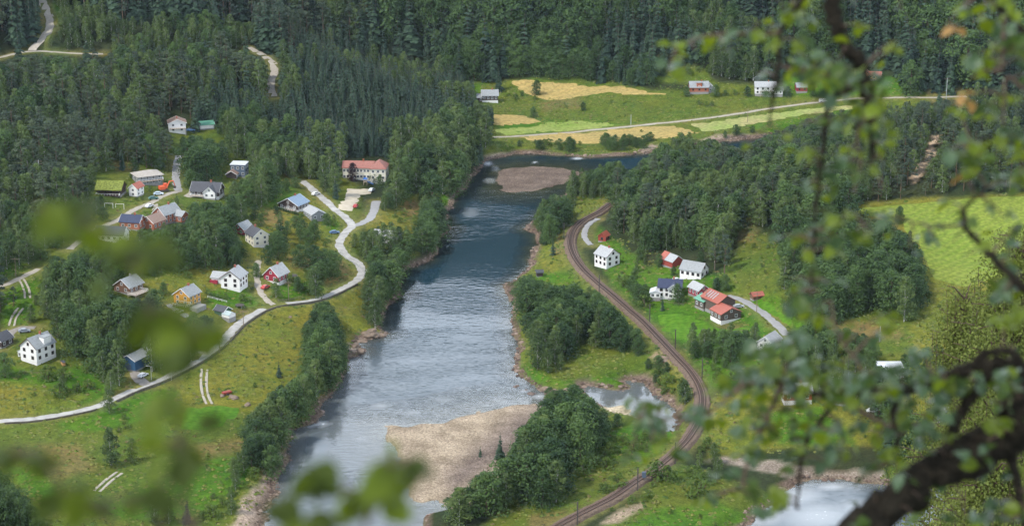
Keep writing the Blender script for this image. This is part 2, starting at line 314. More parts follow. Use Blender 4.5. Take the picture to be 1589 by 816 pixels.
# ------------------------------------------------------------------ what grows where: real ground colours, painted on the land sheet
FFc = (.026, .036, .014); Mc = (.082, .112, .016); Gc = (.056, .126, .009); Yc = (.130, .138, .020); Bc = (.135, .115, .04); Oc = (.165, .125, .045)
PAINT = [  # colour, feather px, outline
 (Mc, 14, [(140,240),(300,190),(440,210),(520,250),(560,300),(560,440),(430,480),(330,560),(180,600),(0,580),(0,400),(60,400),(130,330)]), (Mc, 14, [(1150,500),(1500,500),(1500,620),(1150,620)]), (Mc, 14, [(1380,430),(1700,400),(1700,1000),(1380,800)]),
 (Yc, 14, [(-60,830),(-60,590),(0,575),(100,600),(180,606),(330,540),(420,468),(560,440),(605,470),(600,520),(560,560),(480,640),(430,740),(400,830)]),
 (Mc, 12, [(-60,830),(-60,665),(100,650),(250,600),(300,650),(400,640),(440,680),(380,760),(340,830)]),
 (Gc, 8, [(-40,560),(0,560),(60,580),(160,560),(185,600),(150,622),(80,640),(-40,650)]),
 (Yc, 12, [(-40,590),(0,590),(60,600),(140,612),(100,636),(40,645),(-40,648)]),
 (Gc, 5, [(85,655),(150,638),(230,605),(270,600),(280,625),(240,650),(150,668),(95,668)]),
 (Gc, 6, [(280,730),(330,712),(390,708),(392,740),(360,775),(300,800),(200,805),(130,795),(200,765)]),
 (Gc, 10, [(5,725),(50,728),(90,760),(110,790),(60,780)]),
 (Bc, 14, [(60,690),(120,690),(150,730),(90,745)]), (Bc, 12, [(300,690),(390,680),(390,700),(310,712)]),
 (Yc, 8, [(405,325),(480,300),(530,335),(545,370),(555,430),(430,475),(380,482),(300,484),(210,475),(215,440),(330,400),(400,380)]),
 (Gc, 6, [(450,440),(500,430),(540,430),(480,462),(435,470),(405,440)]), (Gc, 6, [(320,450),(380,445),(410,470),(380,488),(320,480)]),
 (Gc, 6, [(495,330),(515,335),(535,350),(520,365),(500,350)]),
 (Oc, 9, [(440,398),(525,396),(545,412),(542,432),(505,448),(490,420),(450,418)]), (Oc, 9, [(400,325),(440,330),(440,350),(400,345)]),
 (Bc, 8, [(330,478),(400,478),(400,488),(340,490)]),
 (Yc, 8, [(220,375),(330,385),(300,420),(230,420)]), (Bc, 8, [(215,480),(250,480),(260,515),(220,510)]),
 (Yc, 6, [(572,330),(600,318),(620,300),(660,300),(690,290),(695,330),(680,360),(640,400),(600,395),(565,370)]), (Oc, 7, [(612,305),(648,310),(652,335),(628,335)]), (Gc, 6, [(655,330),(690,290),(700,310),(680,350)]),
 (Gc, 8, [(0,400),(20,400),(62,430),(60,480),(40,510),(0,520)]), (Gc, 8, [(395,290),(440,285),(470,310),(420,325),(385,320)]),
 (Gc, 10, [(130,98),(185,95),(190,118),(140,125)]), (Bc, 8, [(150,112),(175,108),(180,122),(150,128)]), (Bc, 6, [(55,20),(70,20),(65,55),(45,72),(45,55)]), (Bc, 9, [(160,245),(200,245),(215,262),(180,265)]),
 (Gc, 6, [(85,0),(100,0),(100,40),(85,30)]),(Bc, 6, [(440,250),(460,270),(455,285),(440,280)]),
 # right bank
 (Mc, 8, [(800,436),(850,345),(875,306),(960,295),(940,325),(890,355),(880,385),(900,420),(1000,510),(1070,590),(1080,640),(1070,670),(1000,738),(860,812),(840,835),(740,830),(850,700),(900,690),(850,610),(805,580),(800,500)]),
 (Gc, 8, [(805,445),(850,420),(900,430),(890,450),(830,460)]), (Gc, 9, [(812,560),(860,590),(960,580),(970,596),(880,602),(820,592)]),
 (Yc, 7, [(838,375),(880,360),(884,380),(895,410),(850,425),(832,400)]), (Oc, 6, [(862,365),(882,362),(880,392),(862,395)]), (Yc, 6, [(870,315),(960,300),(930,330),(890,352),(870,335)]), (Bc, 6, [(912,430),(935,440),(950,455),(920,452)]),
 (Gc, 6, [(930,680),(1000,655),(1050,668),(1000,720),(930,705)]), (Bc, 6, [(820,800),(880,785),(860,816),(810,830)]),
 (Gc, 8, [(925,350),(960,375),(1010,420),(1040,400),(1100,420),(1200,455),(1260,520),(1190,560),(1130,600),(1100,600),(1060,540),(940,432)]),
 (Mc, 9, [(1120,430),(1150,375),(1190,360),(1250,430),(1245,470),(1150,450)]), (Bc, 9, [(1145,340),(1170,335),(1175,375),(1150,375)]),
 (Bc, 6, [(1085,490),(1110,502),(1155,502),(1150,512),(1110,510)]),
 (Yc, 9, [(1095,620),(1190,600),(1340,630),(1380,690),(1200,698),(1100,712),(1080,670)]), (Gc, 9, [(1190,640),(1270,630),(1330,690),(1210,690)]),
 (Mc, 8, [(920,830),(980,775),(1060,720),(1130,740),(1180,760),(1210,770),(1130,830)]), (Gc, 9, [(960,830),(1010,790),(1120,780),(1160,800),(1130,830)]),
 (Yc, 8, [(1435,445),(1475,445),(1510,470),(1500,540),(1430,640),(1370,640),(1400,560)]), (Mc, 9, [(1262,480),(1360,480),(1420,520),(1400,560),(1250,545)]), (Oc, 9, [(1270,505),(1330,500),(1400,515),(1400,528),(1320,524)]),
 (Oc, 6, [(1325,332),(1380,345),(1395,365),(1375,380),(1345,350)]),
 (Yc, 8, [(1280,325),(1340,315),(1620,296),(1640,420),(1500,460),(1430,445),(1420,380),(1380,346),(1290,332)]),
 # the far side
 (Mc, 5, [(755,245),(752,222),(700,148),(716,130),(770,128),(830,120),(960,126),(1010,138),(1060,140),(1100,128),(1440,148),(1440,158),(1330,200),(1185,217),(1040,238),(900,246),(800,241)]),
 (Gc, 5, [(715,132),(768,128),(745,146),(720,150)]), (Gc, 5, [(770,186),(850,186),(980,190),(1060,186),(960,198),(780,212)]), (Gc, 5, [(1160,195),(1320,170),(1330,182),(1200,212)]),
 (Bc, 6, [(840,158),(900,150),(900,168),(845,172)]), (Mc, 5, [(1020,110),(1060,98),(1100,110),(1100,130),(1020,128)]), (Gc, 5, [(1225,120),(1420,120),(1440,150),(1210,150)]),
 (Oc, 5, [(985,85),(1010,82),(1020,92),(995,96)]), (Bc, 5, [(1445,135),(1500,138),(1500,160),(1440,160)]), (Bc, 5, [(1455,175),(1490,180),(1490,190),(1450,188)]),
]
ROCKY = [  # bare earth and rock, softened in photograph pixels
 ((.42,.33,.23), 4, [(1440,212),(1460,208),(1472,220),(1452,222),(1450,245),(1437,268),(1418,282),(1412,272),(1428,255),(1440,235)]),
 ((.40,.31,.23), 4, [(1318,268),(1340,266),(1332,282),(1318,280)]),
 ((.30,.22,.15), 4, [(1018,540),(1035,545),(1042,562),(1020,570),(1005,555)]), ((.30,.24,.17), 5, [(955,795),(990,778),(1000,786),(960,812),(930,816)]),
 ((.25,.21,.17), 4, [(1100,714),(1130,708),(1200,712),(1260,724),(1370,732),(1380,750),(1300,742),(1240,746),(1200,731),(1130,720)]),
 ((.33,.27,.2), 3, [(756,243),(775,238),(800,240),(770,247)]), ((.34,.27,.21), 3, [(985,235),(1010,222),(1030,228),(1050,222),(1095,212),(1180,210),(1175,217),(1100,223),(1040,233)]),
 ((.34,.27,.21), 5, [(346,830),(372,800),(378,775),(402,752),(430,700),(440,700),(430,760),(410,800),(405,830)]),
 ((.36,.30,.24), 3, [(558,515),(586,512),(600,520),(575,528),(560,545),(545,552),(545,535)]),
]
U, V_, DEP = proj(XX, YY, ZZ)
vis = (DEP > 300) & (U > -150) & (U < 1740) & (V_ > -80) & (V_ < 1000) & (YY < 1300)
COL = np.zeros(XX.shape + (3,)); COL[:] = FFc
COL[YY < 560] = (.05, .07, .02)
near = (YY < 600)
uu, vv = U[vis] + vnoise(XX[vis], YY[vis], 11, 21) * 6, V_[vis] + vnoise(XX[vis], YY[vis], 11, 22) * 3
cc = COL[vis]; rk = np.zeros(cc.shape[0])
for c, f, P in PAINT:
    s = sdf(P, uu, vv) ; w = np.clip(.5 - s / f, 0, 1)[:, None]; cc = cc * (1 - w) + np.array(c) * w
for c, f, P in ROCKY:
    s = sdf(P, uu, vv); w = np.clip(.5 - s / f, 0, 1); cc = cc * (1 - w[:, None]) + np.array(c) * w[:, None]; rk = np.maximum(rk, w)
COL[vis] = cc; ROCK = np.zeros(XX.shape); ROCK[vis] = rk
# verges of roads are trodden grass
w = np.clip((6.0 - RD) / 3, 0, 1)[..., None] * .75; COL = COL * (1 - w) + np.array((.15, .15, .05)) * w
# the ballast shoulder
# river margin: a rim of brown rock and stones
rim = np.clip((2.2 + 2.0 * vnoise(XX, YY, 14, 31) - dwet) / 1.4, 0, 1) * (dwet < 12) * (dwet > -30)
w = rim[..., None]; COL = COL * (1 - w) + np.array((.15, .11, .085)) * w; ROCK = np.maximum(ROCK, rim)
g = np.clip(-db / 2.5, 0, 1)
bp = np.where(inbar | (db < 3), 1.0, 0.0) * np.clip((3 - db) / 3, 0, 1)
darkbar = np.clip(.5 - sdf([(690,735),(740,690),(800,640),(860,620),(900,640),(840,690),(760,730),(700,770)], U, V_) / 30, 0, 1)
barcol = np.array((.34, .28, .205)) * (1 - darkbar[..., None]) + np.array((.20, .16, .135)) * darkbar[..., None]
isle = (sdf(ISLE, U, V_) < 8)[..., None]; barcol = np.where(isle, np.array((.15, .115, .092)), barcol)
spit = (sdf(SPIT, U, V_) < 8)[..., None]; barcol = np.where(spit, np.array((.46, .40, .28)), barcol)
w = bp[..., None]; COL = COL * (1 - w) + barcol * w; ROCK = np.maximum(ROCK, bp)
bedc = np.array((.17, .14, .085)); w = np.clip(-dwet / 1.0, 0, 1)[..., None]; COL = COL * (1 - w) + bedc * w

nx, ny = len(GX), len(GY)
VT = np.c_[XX.ravel(), YY.ravel(), ZZ.ravel()]
idx = np.arange(nx * ny).reshape(ny, nx)
QT = np.stack([idx[:-1, :-1], idx[:-1, 1:], idx[1:, 1:], idx[1:, :-1]], -1).reshape(-1, 4)

def ground_material(name):
    m = bpy.data.materials.new(name); m.use_nodes = True; t = m.node_tree; b = t.nodes['Principled BSDF']
    b.inputs['Roughness'].default_value = .95; b.inputs['Specular IOR Level'].default_value = .1
    at1 = N(t, 'ShaderNodeAttribute', attribute_name='cover'); at2 = N(t, 'ShaderNodeAttribute', attribute_name='rocky')
    g = N(t, 'ShaderNodeNewGeometry')
    def noise(s, det=4, rough=.6, stretch=None):
        n = N(t, 'ShaderNodeTexNoise'); n.inputs['Scale'].default_value = s; n.inputs['Detail'].default_value = det; n.inputs['Roughness'].default_value = rough
        L(t, g.outputs['Position'], n.inputs['Vector']); return n
    def ramp(src, a, b_, ca, cb):
        r = N(t, 'ShaderNodeValToRGB'); r.color_ramp.elements[0].position = a; r.color_ramp.elements[1].position = b_
        r.color_ramp.elements[0].color = (*ca, 1); r.color_ramp.elements[1].color = (*cb, 1); L(t, src, r.inputs['Fac']); return r
    def mul(a_, b_, blend='MULTIPLY', fac=1.0):
        x = N(t, 'ShaderNodeMix', data_type='RGBA', blend_type=blend); x.inputs[0].default_value = fac; L(t, a_, x.inputs[6]); L(t, b_, x.inputs[7]); return x
    n1 = noise(.045, 5); r1 = ramp(n1.outputs['Fac'], .38, .64, (.82, .97, .85), (1.22, 1.04, 1.0))
    n2 = noise(.35, 6, .7); r2 = ramp(n2.outputs['Fac'], .36, .66, (.66, .70, .66), (1.3, 1.26, 1.26))
    n3 = noise(1.6, 4, .7); r3 = ramp(n3.outputs['Fac'], .35, .65, (.7, .7, .7), (1.3, 1.3, 1.3))
    a1 = mul(at1.outputs['Color'], r1.outputs['Color']); a2 = mul(a1.outputs[2], r2.outputs['Color']); a3 = mul(a2.outputs[2], r3.outputs['Color'])
    # stones
    vo = N(t, 'ShaderNodeTexVoronoi'); vo.inputs['Scale'].default_value = 1.9; L(t, g.outputs['Position'], vo.inputs['Vector'])
    vr = ramp(vo.outputs['Color'], .05, .95, (.55, .52, .5), (1.5, 1.5, 1.5)); vd = ramp(vo.outputs['Distance'], .35, .75, (1, 1, 1), (.72, .70, .68))
    nb = noise(.12, 5); rb = ramp(nb.outputs['Fac'], .35, .65, (.72, .7, .68), (1.25, 1.25, 1.25))
    s1 = mul(at1.outputs['Color'], vr.outputs['Color'], fac=.65); s2 = mul(s1.outputs[2], vd.outputs['Color']); s3 = mul(s2.outputs[2], rb.outputs['Color'])
    mx = N(t, 'ShaderNodeMix', data_type='RGBA'); L(t, at2.outputs['Fac'], mx.inputs[0]); L(t, a3.outputs[2], mx.inputs[6]); L(t, s3.outputs[2], mx.inputs[7])
    L(t, mx.outputs[2], b.inputs['Base Color'])
    bp_ = N(t, 'ShaderNodeBump'); bp_.inputs['Strength'].default_value = .7; bp_.inputs['Distance'].default_value = .5
    L(t, n3.outputs['Fac'], bp_.inputs['Height']); L(t, bp_.outputs[0], b.inputs['Normal'])
    return m
gm = ground_material('ground')
me = mesh_np('ground', VT, QT, [gm], smooth=True)
ca = me.color_attributes.new('cover', 'FLOAT_COLOR', 'POINT')
ca.data.foreach_set('color', np.c_[COL.reshape(-1, 3), np.ones(nx * ny)].astype(np.float32).ravel())
fa = me.attributes.new('rocky', 'FLOAT', 'POINT'); fa.data.foreach_set('value', ROCK.ravel().astype(np.float32))
tag(link('ground', me), kind='structure')

# ------------------------------------------------------------------ water
def water_material():
    m = bpy.data.materials.new('river_water'); m.use_nodes = True; t = m.node_tree; t.nodes.clear()
    o = N(t, 'ShaderNodeOutputMaterial'); g = N(t, 'ShaderNodeNewGeometry')
    dp = N(t, 'ShaderNodeAttribute', attribute_name='depth'); fo = N(t, 'ShaderNodeAttribute', attribute_name='foam_and_sky'); ro = N(t, 'ShaderNodeAttribute', attribute_name='ripple')
    def noise(s, det, rough, sc=(1, 1, 1)):
        mp_ = N(t, 'ShaderNodeMapping'); mp_.inputs['Scale'].default_value = sc; L(t, g.outputs['Position'], mp_.inputs['Vector'])
        n = N(t, 'ShaderNodeTexNoise'); n.inputs['Scale'].default_value = s; n.inputs['Detail'].default_value = det; n.inputs['Roughness'].default_value = rough
        L(t, mp_.outputs[0], n.inputs['Vector']); return n
    w1 = noise(.36, 3, .5, (.8, 1.2, 1)); w2 = noise(.09, 4, .6, (.7, 1.3, 1)); w3 = noise(.03, 4, .6, (.35, 1.0, 1))
    ad = N(t, 'ShaderNodeMath', operation='MULTIPLY_ADD'); ad.inputs[1].default_value = 1.1; L(t, w2.outputs['Fac'], ad.inputs[0]); L(t, w1.outputs['Fac'], ad.inputs[2])
    # gusts: where w3 is high the surface is ruffled
    gr_ = N(t, 'ShaderNodeMapRange'); gr_.inputs['From Min'].default_value = .40; gr_.inputs['From Max'].default_value = .62; gr_.inputs['To Min'].default_value = .15; L(t, w3.outputs['Fac'], gr_.inputs['Value'])
    gu = N(t, 'ShaderNodeMath', operation='MULTIPLY'); L(t, gr_.outputs[0], gu.inputs[0]); L(t, ro.outputs['Fac'], gu.inputs[1])
    bp_ = N(t, 'ShaderNodeBump'); bp_.inputs['Distance'].default_value = 1.0; bs = N(t, 'ShaderNodeMath', operation='MULTIPLY_ADD'); bs.inputs[1].default_value = .40; bs.inputs[2].default_value = .02
    L(t, gu.outputs[0], bs.inputs[0]); L(t, bs.outputs[0], bp_.inputs['Strength']); L(t, ad.outputs[0], bp_.inputs['Height'])
    rr_ = N(t, 'ShaderNodeMath', operation='MULTIPLY_ADD'); rr_.inputs[1].default_value = .10; rr_.inputs[2].default_value = .05; L(t, gu.outputs[0], rr_.inputs[0])
    gl = N(t, 'ShaderNodeBsdfGlossy'); L(t, rr_.outputs[0], gl.inputs['Roughness']); L(t, bp_.outputs[0], gl.inputs['Normal'])
    fr = N(t, 'ShaderNodeFresnel'); fr.inputs['IOR'].default_value = 1.34; L(t, bp_.outputs[0], fr.inputs['Normal'])
    df = N(t, 'ShaderNodeBsdfDiffuse'); df.inputs['Color'].default_value = (.010, .030, .046, 1)
    tr = N(t, 'ShaderNodeBsdfTransparent'); tr.inputs['Color'].default_value = (.62, .72, .66, 1)
    dm = N(t, 'ShaderNodeMapRange'); dm.inputs['From Min'].default_value = .05; dm.inputs['From Max'].default_value = 1.1; dm.inputs['To Min'].default_value = .05; L(t, dp.outputs['Fac'], dm.inputs['Value'])
    body = N(t, 'ShaderNodeMixShader'); L(t, dm.outputs[0], body.inputs[0]); L(t, tr.outputs[0], body.inputs[1]); L(t, df.outputs[0], body.inputs[2])
    m1 = N(t, 'ShaderNodeMixShader'); L(t, fr.outputs[0], m1.inputs[0]); L(t, body.outputs[0], m1.inputs[1]); L(t, gl.outputs[0], m1.inputs[2])
    # white water, plus white painted in for sky reflection
    wf = noise(.8, 8, .75); ff = N(t, 'ShaderNodeMath', operation='ADD'); L(t, wf.outputs['Fac'], ff.inputs[0]); L(t, fo.outputs['Fac'], ff.inputs[1])
    fm_ = N(t, 'ShaderNodeMapRange'); fm_.inputs['From Min'].default_value = 1.02; fm_.inputs['From Max'].default_value = 1.12; L(t, ff.outputs[0], fm_.inputs['Value'])
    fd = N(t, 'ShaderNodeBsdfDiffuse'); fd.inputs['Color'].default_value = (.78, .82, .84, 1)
    ae = N(t, 'ShaderNodeMath', operation='MULTIPLY_ADD'); ae.inputs[1].default_value = 1.05; ae.inputs[2].default_value = -.18; ae.use_clamp = True; L(t, fo.outputs['Fac'], ae.inputs[0])   # white for air in broken water and, painted in, for reflected sky
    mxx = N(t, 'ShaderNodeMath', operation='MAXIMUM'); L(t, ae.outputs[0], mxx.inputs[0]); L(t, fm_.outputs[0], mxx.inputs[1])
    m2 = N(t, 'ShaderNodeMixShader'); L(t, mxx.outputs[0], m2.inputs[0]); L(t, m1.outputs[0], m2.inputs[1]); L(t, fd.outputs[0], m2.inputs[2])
    L(t, m2.outputs[0], o.inputs['Surface']); return m
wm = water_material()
lo = (dwet < 4) & (YY > 400) & (YY < 1235) & (np.abs(XX) < 420)
qm = (lo[:-1, :-1] | lo[:-1, 1:] | lo[1:, 1:] | lo[1:, :-1]).ravel()
Qw = QT[qm]; used, inv = np.unique(Qw, return_inverse=True); Vw = VT[used].copy(); Vw[:, 2] = 0.0
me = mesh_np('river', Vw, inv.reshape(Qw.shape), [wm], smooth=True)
FOAM_AND_SKY = [(498,657,16,6,.62),(485,662,10,4,.5),(757,254,9,5,.6),(768,262,5,6,.45),(896,246,10,2.2,.6),(830,252,5,2,.5),(838,615,20,6,.50),(815,606,14,4,.42),(590,630,28,8,.40),(640,640,30,7,.36),(560,680,26,10,.34),(690,620,40,8,.34),(620,600,40,10,.30),
        (720,270,14,8,.33),(760,280,16,8,.33),(730,330,24,14,.28),(1240,770,60,22,.45),(1290,755,30,8,.5),(1180,800,70,26,.42),(1270,800,90,34,.46),(1210,785,60,22,.40),(1330,790,60,30,.42),(940,608,16,4,.3),(1050,652,8,8,.4)]  # side-stream blobs: rapids, and white sky reflection painted in
Uw, Vw_, _ = proj(Vw[:, 0], Vw[:, 1], 0.0); fz = np.zeros(len(Vw)) + .17 + .09 * np.clip((Vw_ - 470) / 130, 0, 1)  # base rises down the lower reach to paint in sky brightness
for fu, fv, ru, rv, am in FOAM_AND_SKY: fz = np.maximum(fz, am * np.exp(-(((Uw - fu) / ru) ** 2 + ((Vw_ - fv) / rv) ** 2)))
rip = np.clip(.75 + np.clip((Vw_ - 440) / 100, 0, .25), 0, 1)
calm = np.clip(.5 - sdf([(600,480),(628,420),(680,392),(690,372),(760,362),(830,362),(835,400),(800,436),(786,470),(720,440),(640,450)], Uw, Vw_) / 26, 0, 1)
rip = rip * (1 - .93 * calm); rip = np.where(Vw_ < 262, .7, rip)
lag = sdf([(890,590),(1060,590),(1070,690),(950,690)], Uw, Vw_) < 0; rip = np.where(lag, .03, rip)
shal = np.clip(1 - db.ravel()[used] / 10, 0, 1) * (Vw_ > 600); rip = rip * (1 - .2 * shal)
dep = np.clip(-ZZ.ravel()[used], 0, 5)
for nm, arr in (('depth', dep), ('foam_and_sky', fz), ('ripple', rip)):
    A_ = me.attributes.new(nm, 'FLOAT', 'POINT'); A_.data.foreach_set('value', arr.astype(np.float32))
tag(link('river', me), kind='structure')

# ------------------------------------------------------------------ roads, tracks, railway
MR = {'asph': mat('pale_worn_asphalt', (.335, .328, .31), .9, .2, var=.22, vscale=.35), 'asph2': mat('grey_asphalt', (.27, .27, .27), .9, .2, var=.10, vscale=.5),
      'gravel': mat('pale_gravel', (.33, .30, .25), .95, .1, var=.14, vscale=.9), 'gravel2': mat('grey_gravel', (.24, .22, .195), .95, .1, var=.2, vscale=.7),
      'sand': mat('sandy_yard', (.45, .40, .31), .95, .1, var=.12, vscale=.4)}
def perp(ln):
    d = np.gradient(ln[:, :2], axis=0); d /= np.linalg.norm(d, axis=1)[:, None] + 1e-9; return np.c_[-d[:, 1], d[:, 0]]
def ribbon(name, ln, w, m, prof, kind='structure', jitter=.0):
    """prof: list of (offset across, height)"""
    nrm = perp(ln); k = len(prof); V = []
    for i, p in enumerate(ln):
        for j, (o, h) in enumerate(prof):
            oo = o + (R.uniform(-jitter, jitter) if j in (0, 1, k - 1, k - 2) else 0)
            V.append((p[0] + nrm[i, 0] * oo, p[1] + nrm[i, 1] * oo, p[2] + h))
    Fq = [(i * k + j, i * k + j + 1, (i + 1) * k + j + 1, (i + 1) * k + j) for i in range(len(ln) - 1) for j in range(k - 1)]
    Fq = [f[::-1] for f in Fq]
    return tag(link(name, mesh(name, V, Fq, [m], smooth=False)), kind=kind)
for n, (ln, w, lf, mk) in lines.items():
    h = w / 2; nm = n
    ribbon(nm, ln, w, MR[mk], [(-h - .12, -.4), (-h, lf * .25), (-h * .4, lf * .4 + .03), (h * .4, lf * .4 + .03), (h, lf * .25), (h + .12, -.4)], jitter=.42)
for n, px in RUTS.items():
    ln = lay(px, 6); nr = perp(ln)
    for s in (-1, 1):
        l2 = ln.copy(); l2[:, :2] += nr * s * .95; l2[:, 2] = T(l2[:, 0], l2[:, 1])
        ribbon(n, l2, .7, MR['gravel'], [(-.5, -.2), (-.38, .16), (.38, .16), (.5, -.2)], jitter=.12)
def sheet(name, px, m, lift=.15, step=4.0, jit_=.8, kind='structure', world=False):
    P = [hit(u, v)[:2] for u, v in px]; B = []
    for i in range(len(P)):
        a0, a1 = P[i], P[(i + 1) % len(P)]; n = max(1, int(math.dist(a0, a1) / 3))
        for k in range(n):
            t = k / n; jx = R.uniform(-jit_, jit_) if k else 0; jy = R.uniform(-jit_, jit_) if k else 0
            B.append((a0[0] + (a1[0] - a0[0]) * t + jx, a0[1] + (a1[1] - a0[1]) * t + jy))
    bx = [b[0] for b in B]; by = [b[1] for b in B]
    gx, gy = np.meshgrid(np.arange(min(bx), max(bx), step), np.arange(min(by), max(by), step)); gx = gx.ravel(); gy = gy.ravel()
    k = pip(B, gx, gy) & (pdist(B, gx, gy) > 1.2); pts = B + list(zip(gx[k], gy[k])); nb = len(B)
    vo, eo, fo, *_ = delaunay_2d_cdt([Vector(p) for p in pts], [(i, (i + 1) % nb) for i in range(nb)], [], 1, 1e-5)
    xs = np.array([v[0] for v in vo]); ys = np.array([v[1] for v in vo]); zs = T(xs, ys) + lift
    de = pdist(B, xs, ys); zs = np.where(de < .3, zs - lift - .25, zs)
    fo = [f if ((xs[f[1]] - xs[f[0]]) * (ys[f[2]] - ys[f[0]]) - (xs[f[2]] - xs[f[0]]) * (ys[f[1]] - ys[f[0]])) > 0 else f[::-1] for f in map(list, fo)]
    return tag(link(name, mesh(name, np.c_[xs, ys, zs], fo, [m], smooth=True)), kind=kind)
def field_mat(name, c1, c2, c3, ang=0.0, period=6.0, distort=4.0, w=.5):
    """mown or harvested land: swathes the mower left, over patchy colour"""
    m = bpy.data.materials.new(name); m.use_nodes = True; t = m.node_tree; b = t.nodes['Principled BSDF']; b.inputs['Roughness'].default_value = .95; b.inputs['Specular IOR Level'].default_value = .1
    g = N(t, 'ShaderNodeNewGeometry'); mp_ = N(t, 'ShaderNodeMapping', vector_type='POINT'); mp_.inputs['Rotation'].default_value = (0, 0, ang); L(t, g.outputs['Position'], mp_.inputs['Vector'])
    wv = N(t, 'ShaderNodeTexWave', wave_type='BANDS', bands_direction='X'); wv.inputs['Scale'].default_value = .314 / period * 1.0 * 1.0; wv.inputs['Distortion'].default_value = distort; wv.inputs['Detail'].default_value = 1; wv.inputs['Detail Scale'].default_value = .12
    wv.inputs['Scale'].default_value = 20.0 / (20.0 * period) * .32; L(t, mp_.outputs[0], wv.inputs['Vector'])
    n = N(t, 'ShaderNodeTexNoise'); n.inputs['Scale'].default_value = .04; n.inputs['Detail'].default_value = 5; L(t, g.outputs['Position'], n.inputs['Vector'])
    n2 = N(t, 'ShaderNodeTexNoise'); n2.inputs['Scale'].default_value = .6; n2.inputs['Detail'].default_value = 5; L(t, g.outputs['Position'], n2.inputs['Vector'])
    r = N(t, 'ShaderNodeValToRGB'); r.color_ramp.elements[0].position = .38; r.color_ramp.elements[1].position = .62; r.color_ramp.elements[0].color = (*c1, 1); r.color_ramp.elements[1].color = (*c2, 1); L(t, n.outputs['Fac'], r.inputs['Fac'])
    x = N(t, 'ShaderNodeMix', data_type='RGBA'); x.inputs[7].default_value = (*c3, 1); ml = N(t, 'ShaderNodeMath', operation='MULTIPLY'); ml.inputs[1].default_value = w
    L(t, wv.outputs['Fac'], ml.inputs[0]); L(t, ml.outputs[0], x.inputs[0]); L(t, r.outputs['Color'], x.inputs[6])
    r2 = N(t, 'ShaderNodeValToRGB'); r2.color_ramp.elements[0].position = .35; r2.color_ramp.elements[1].position = .65; r2.color_ramp.elements[0].color = (.75,) * 3 + (1,); r2.color_ramp.elements[1].color = (1.2,) * 3 + (1,); L(t, n2.outputs['Fac'], r2.inputs['Fac'])
    y = N(t, 'ShaderNodeMix', data_type='RGBA', blend_type='MULTIPLY'); y.inputs[0].default_value = 1; L(t, x.outputs[2], y.inputs[6]); L(t, r2.outputs['Color'], y.inputs[7]); L(t, y.outputs[2], b.inputs['Base Color'])
    return m
hay = field_mat('ripe_hay_stubble', (.38, .275, .10), (.31, .24, .09), (.25, .215, .075), 1.2, 5, 3, .45)
mown = field_mat('mown_swathes', (.12, .18, .022), (.15, .195, .028), (.21, .24, .05), .9, 4.2, 7, .38)
lawn = field_mat('bright_grass', (.05, .14, .007), (.07, .16, .009), (.09, .17, .014), .2, 3.5, 5, .35)
pale = field_mat('pale_cut_grass', (.30, .27, .12), (.21, .27, .07), (.24, .25, .09), .3, 6, 4, .3)
sheet('hay_field', [(786,124),(818,121),(880,127),(960,132),(1010,142),(1062,148),(1030,150),(1000,150),(975,149),(930,147),(900,151),(870,157),(845,157),(822,151),(800,140)], hay)
sheet('hay_field', [(760,176),(800,177),(836,184),(846,190),(820,194),(760,197)], hay)
sheet('hay_field', [(800,213),(860,206),(960,199),(1010,195),(1050,194),(1095,208),(1050,214),(960,220),(900,225),(850,222),(815,218)], hay)
sheet('green_field', [(848,188),(900,186),(975,192),(1020,187),(1040,188),(955,196),(860,205),(785,211),(765,205),(762,198),(820,196)], field_mat('green_strip', (.15, .22, .04), (.22, .26, .07), (.20, .25, .06), 1.2, 9, 2, .4))
sheet('pale_field', [(1065,192),(1120,186),(1200,173),(1325,161),(1330,170),(1240,181),(1180,192),(1110,205),(1090,206)], pale)
sheet('mown_field', [(1292,326),(1345,318),(1400,314),(1480,308),(1520,303),(1620,299),(1640,380),(1560,430),(1500,448),(1462,440),(1440,434),(1428,410),(1420,385),(1402,362),(1384,345),(1340,336)], mown)
sheet('lawn', [(276,634),(300,629),(330,628),(360,621),(378,624),(372,645),(350,664),(315,672),(276,668)], lawn)
sheet('pasture', [(1008,486),(1035,481),(1075,487),(1100,498),(1120,508),(1160,503),(1172,512),(1140,522),(1100,530),(1060,535),(1035,523)], lawn)
sheet('pasture', [(1142,452),(1185,462),(1215,482),(1250,505),(1240,512),(1212,500),(1190,486),(1165,470)], lawn)
sheet('school_yard', [(536,292),(583,293),(578,301),(560,303),(556,318),(549,328),(527,329),(524,320),(534,306)], MR['sand'], .5, 2.0)
sheet('farm_yard', [(284,296),(300,293),(312,303),(300,309),(286,306)], MR['gravel'], .2)
sheet('farm_yard', [(228,318),(252,312),(252,322),(238,330),(226,328)], MR['gravel'], .2)
sheet('terrace', [(1086,425),(1100,422),(1112,427),(1100,431)], MR['sand'], .3)
sheet('farm_yard', [(1136,472),(1156,470),(1164,481),(1148,484)], MR['gravel'], .2)

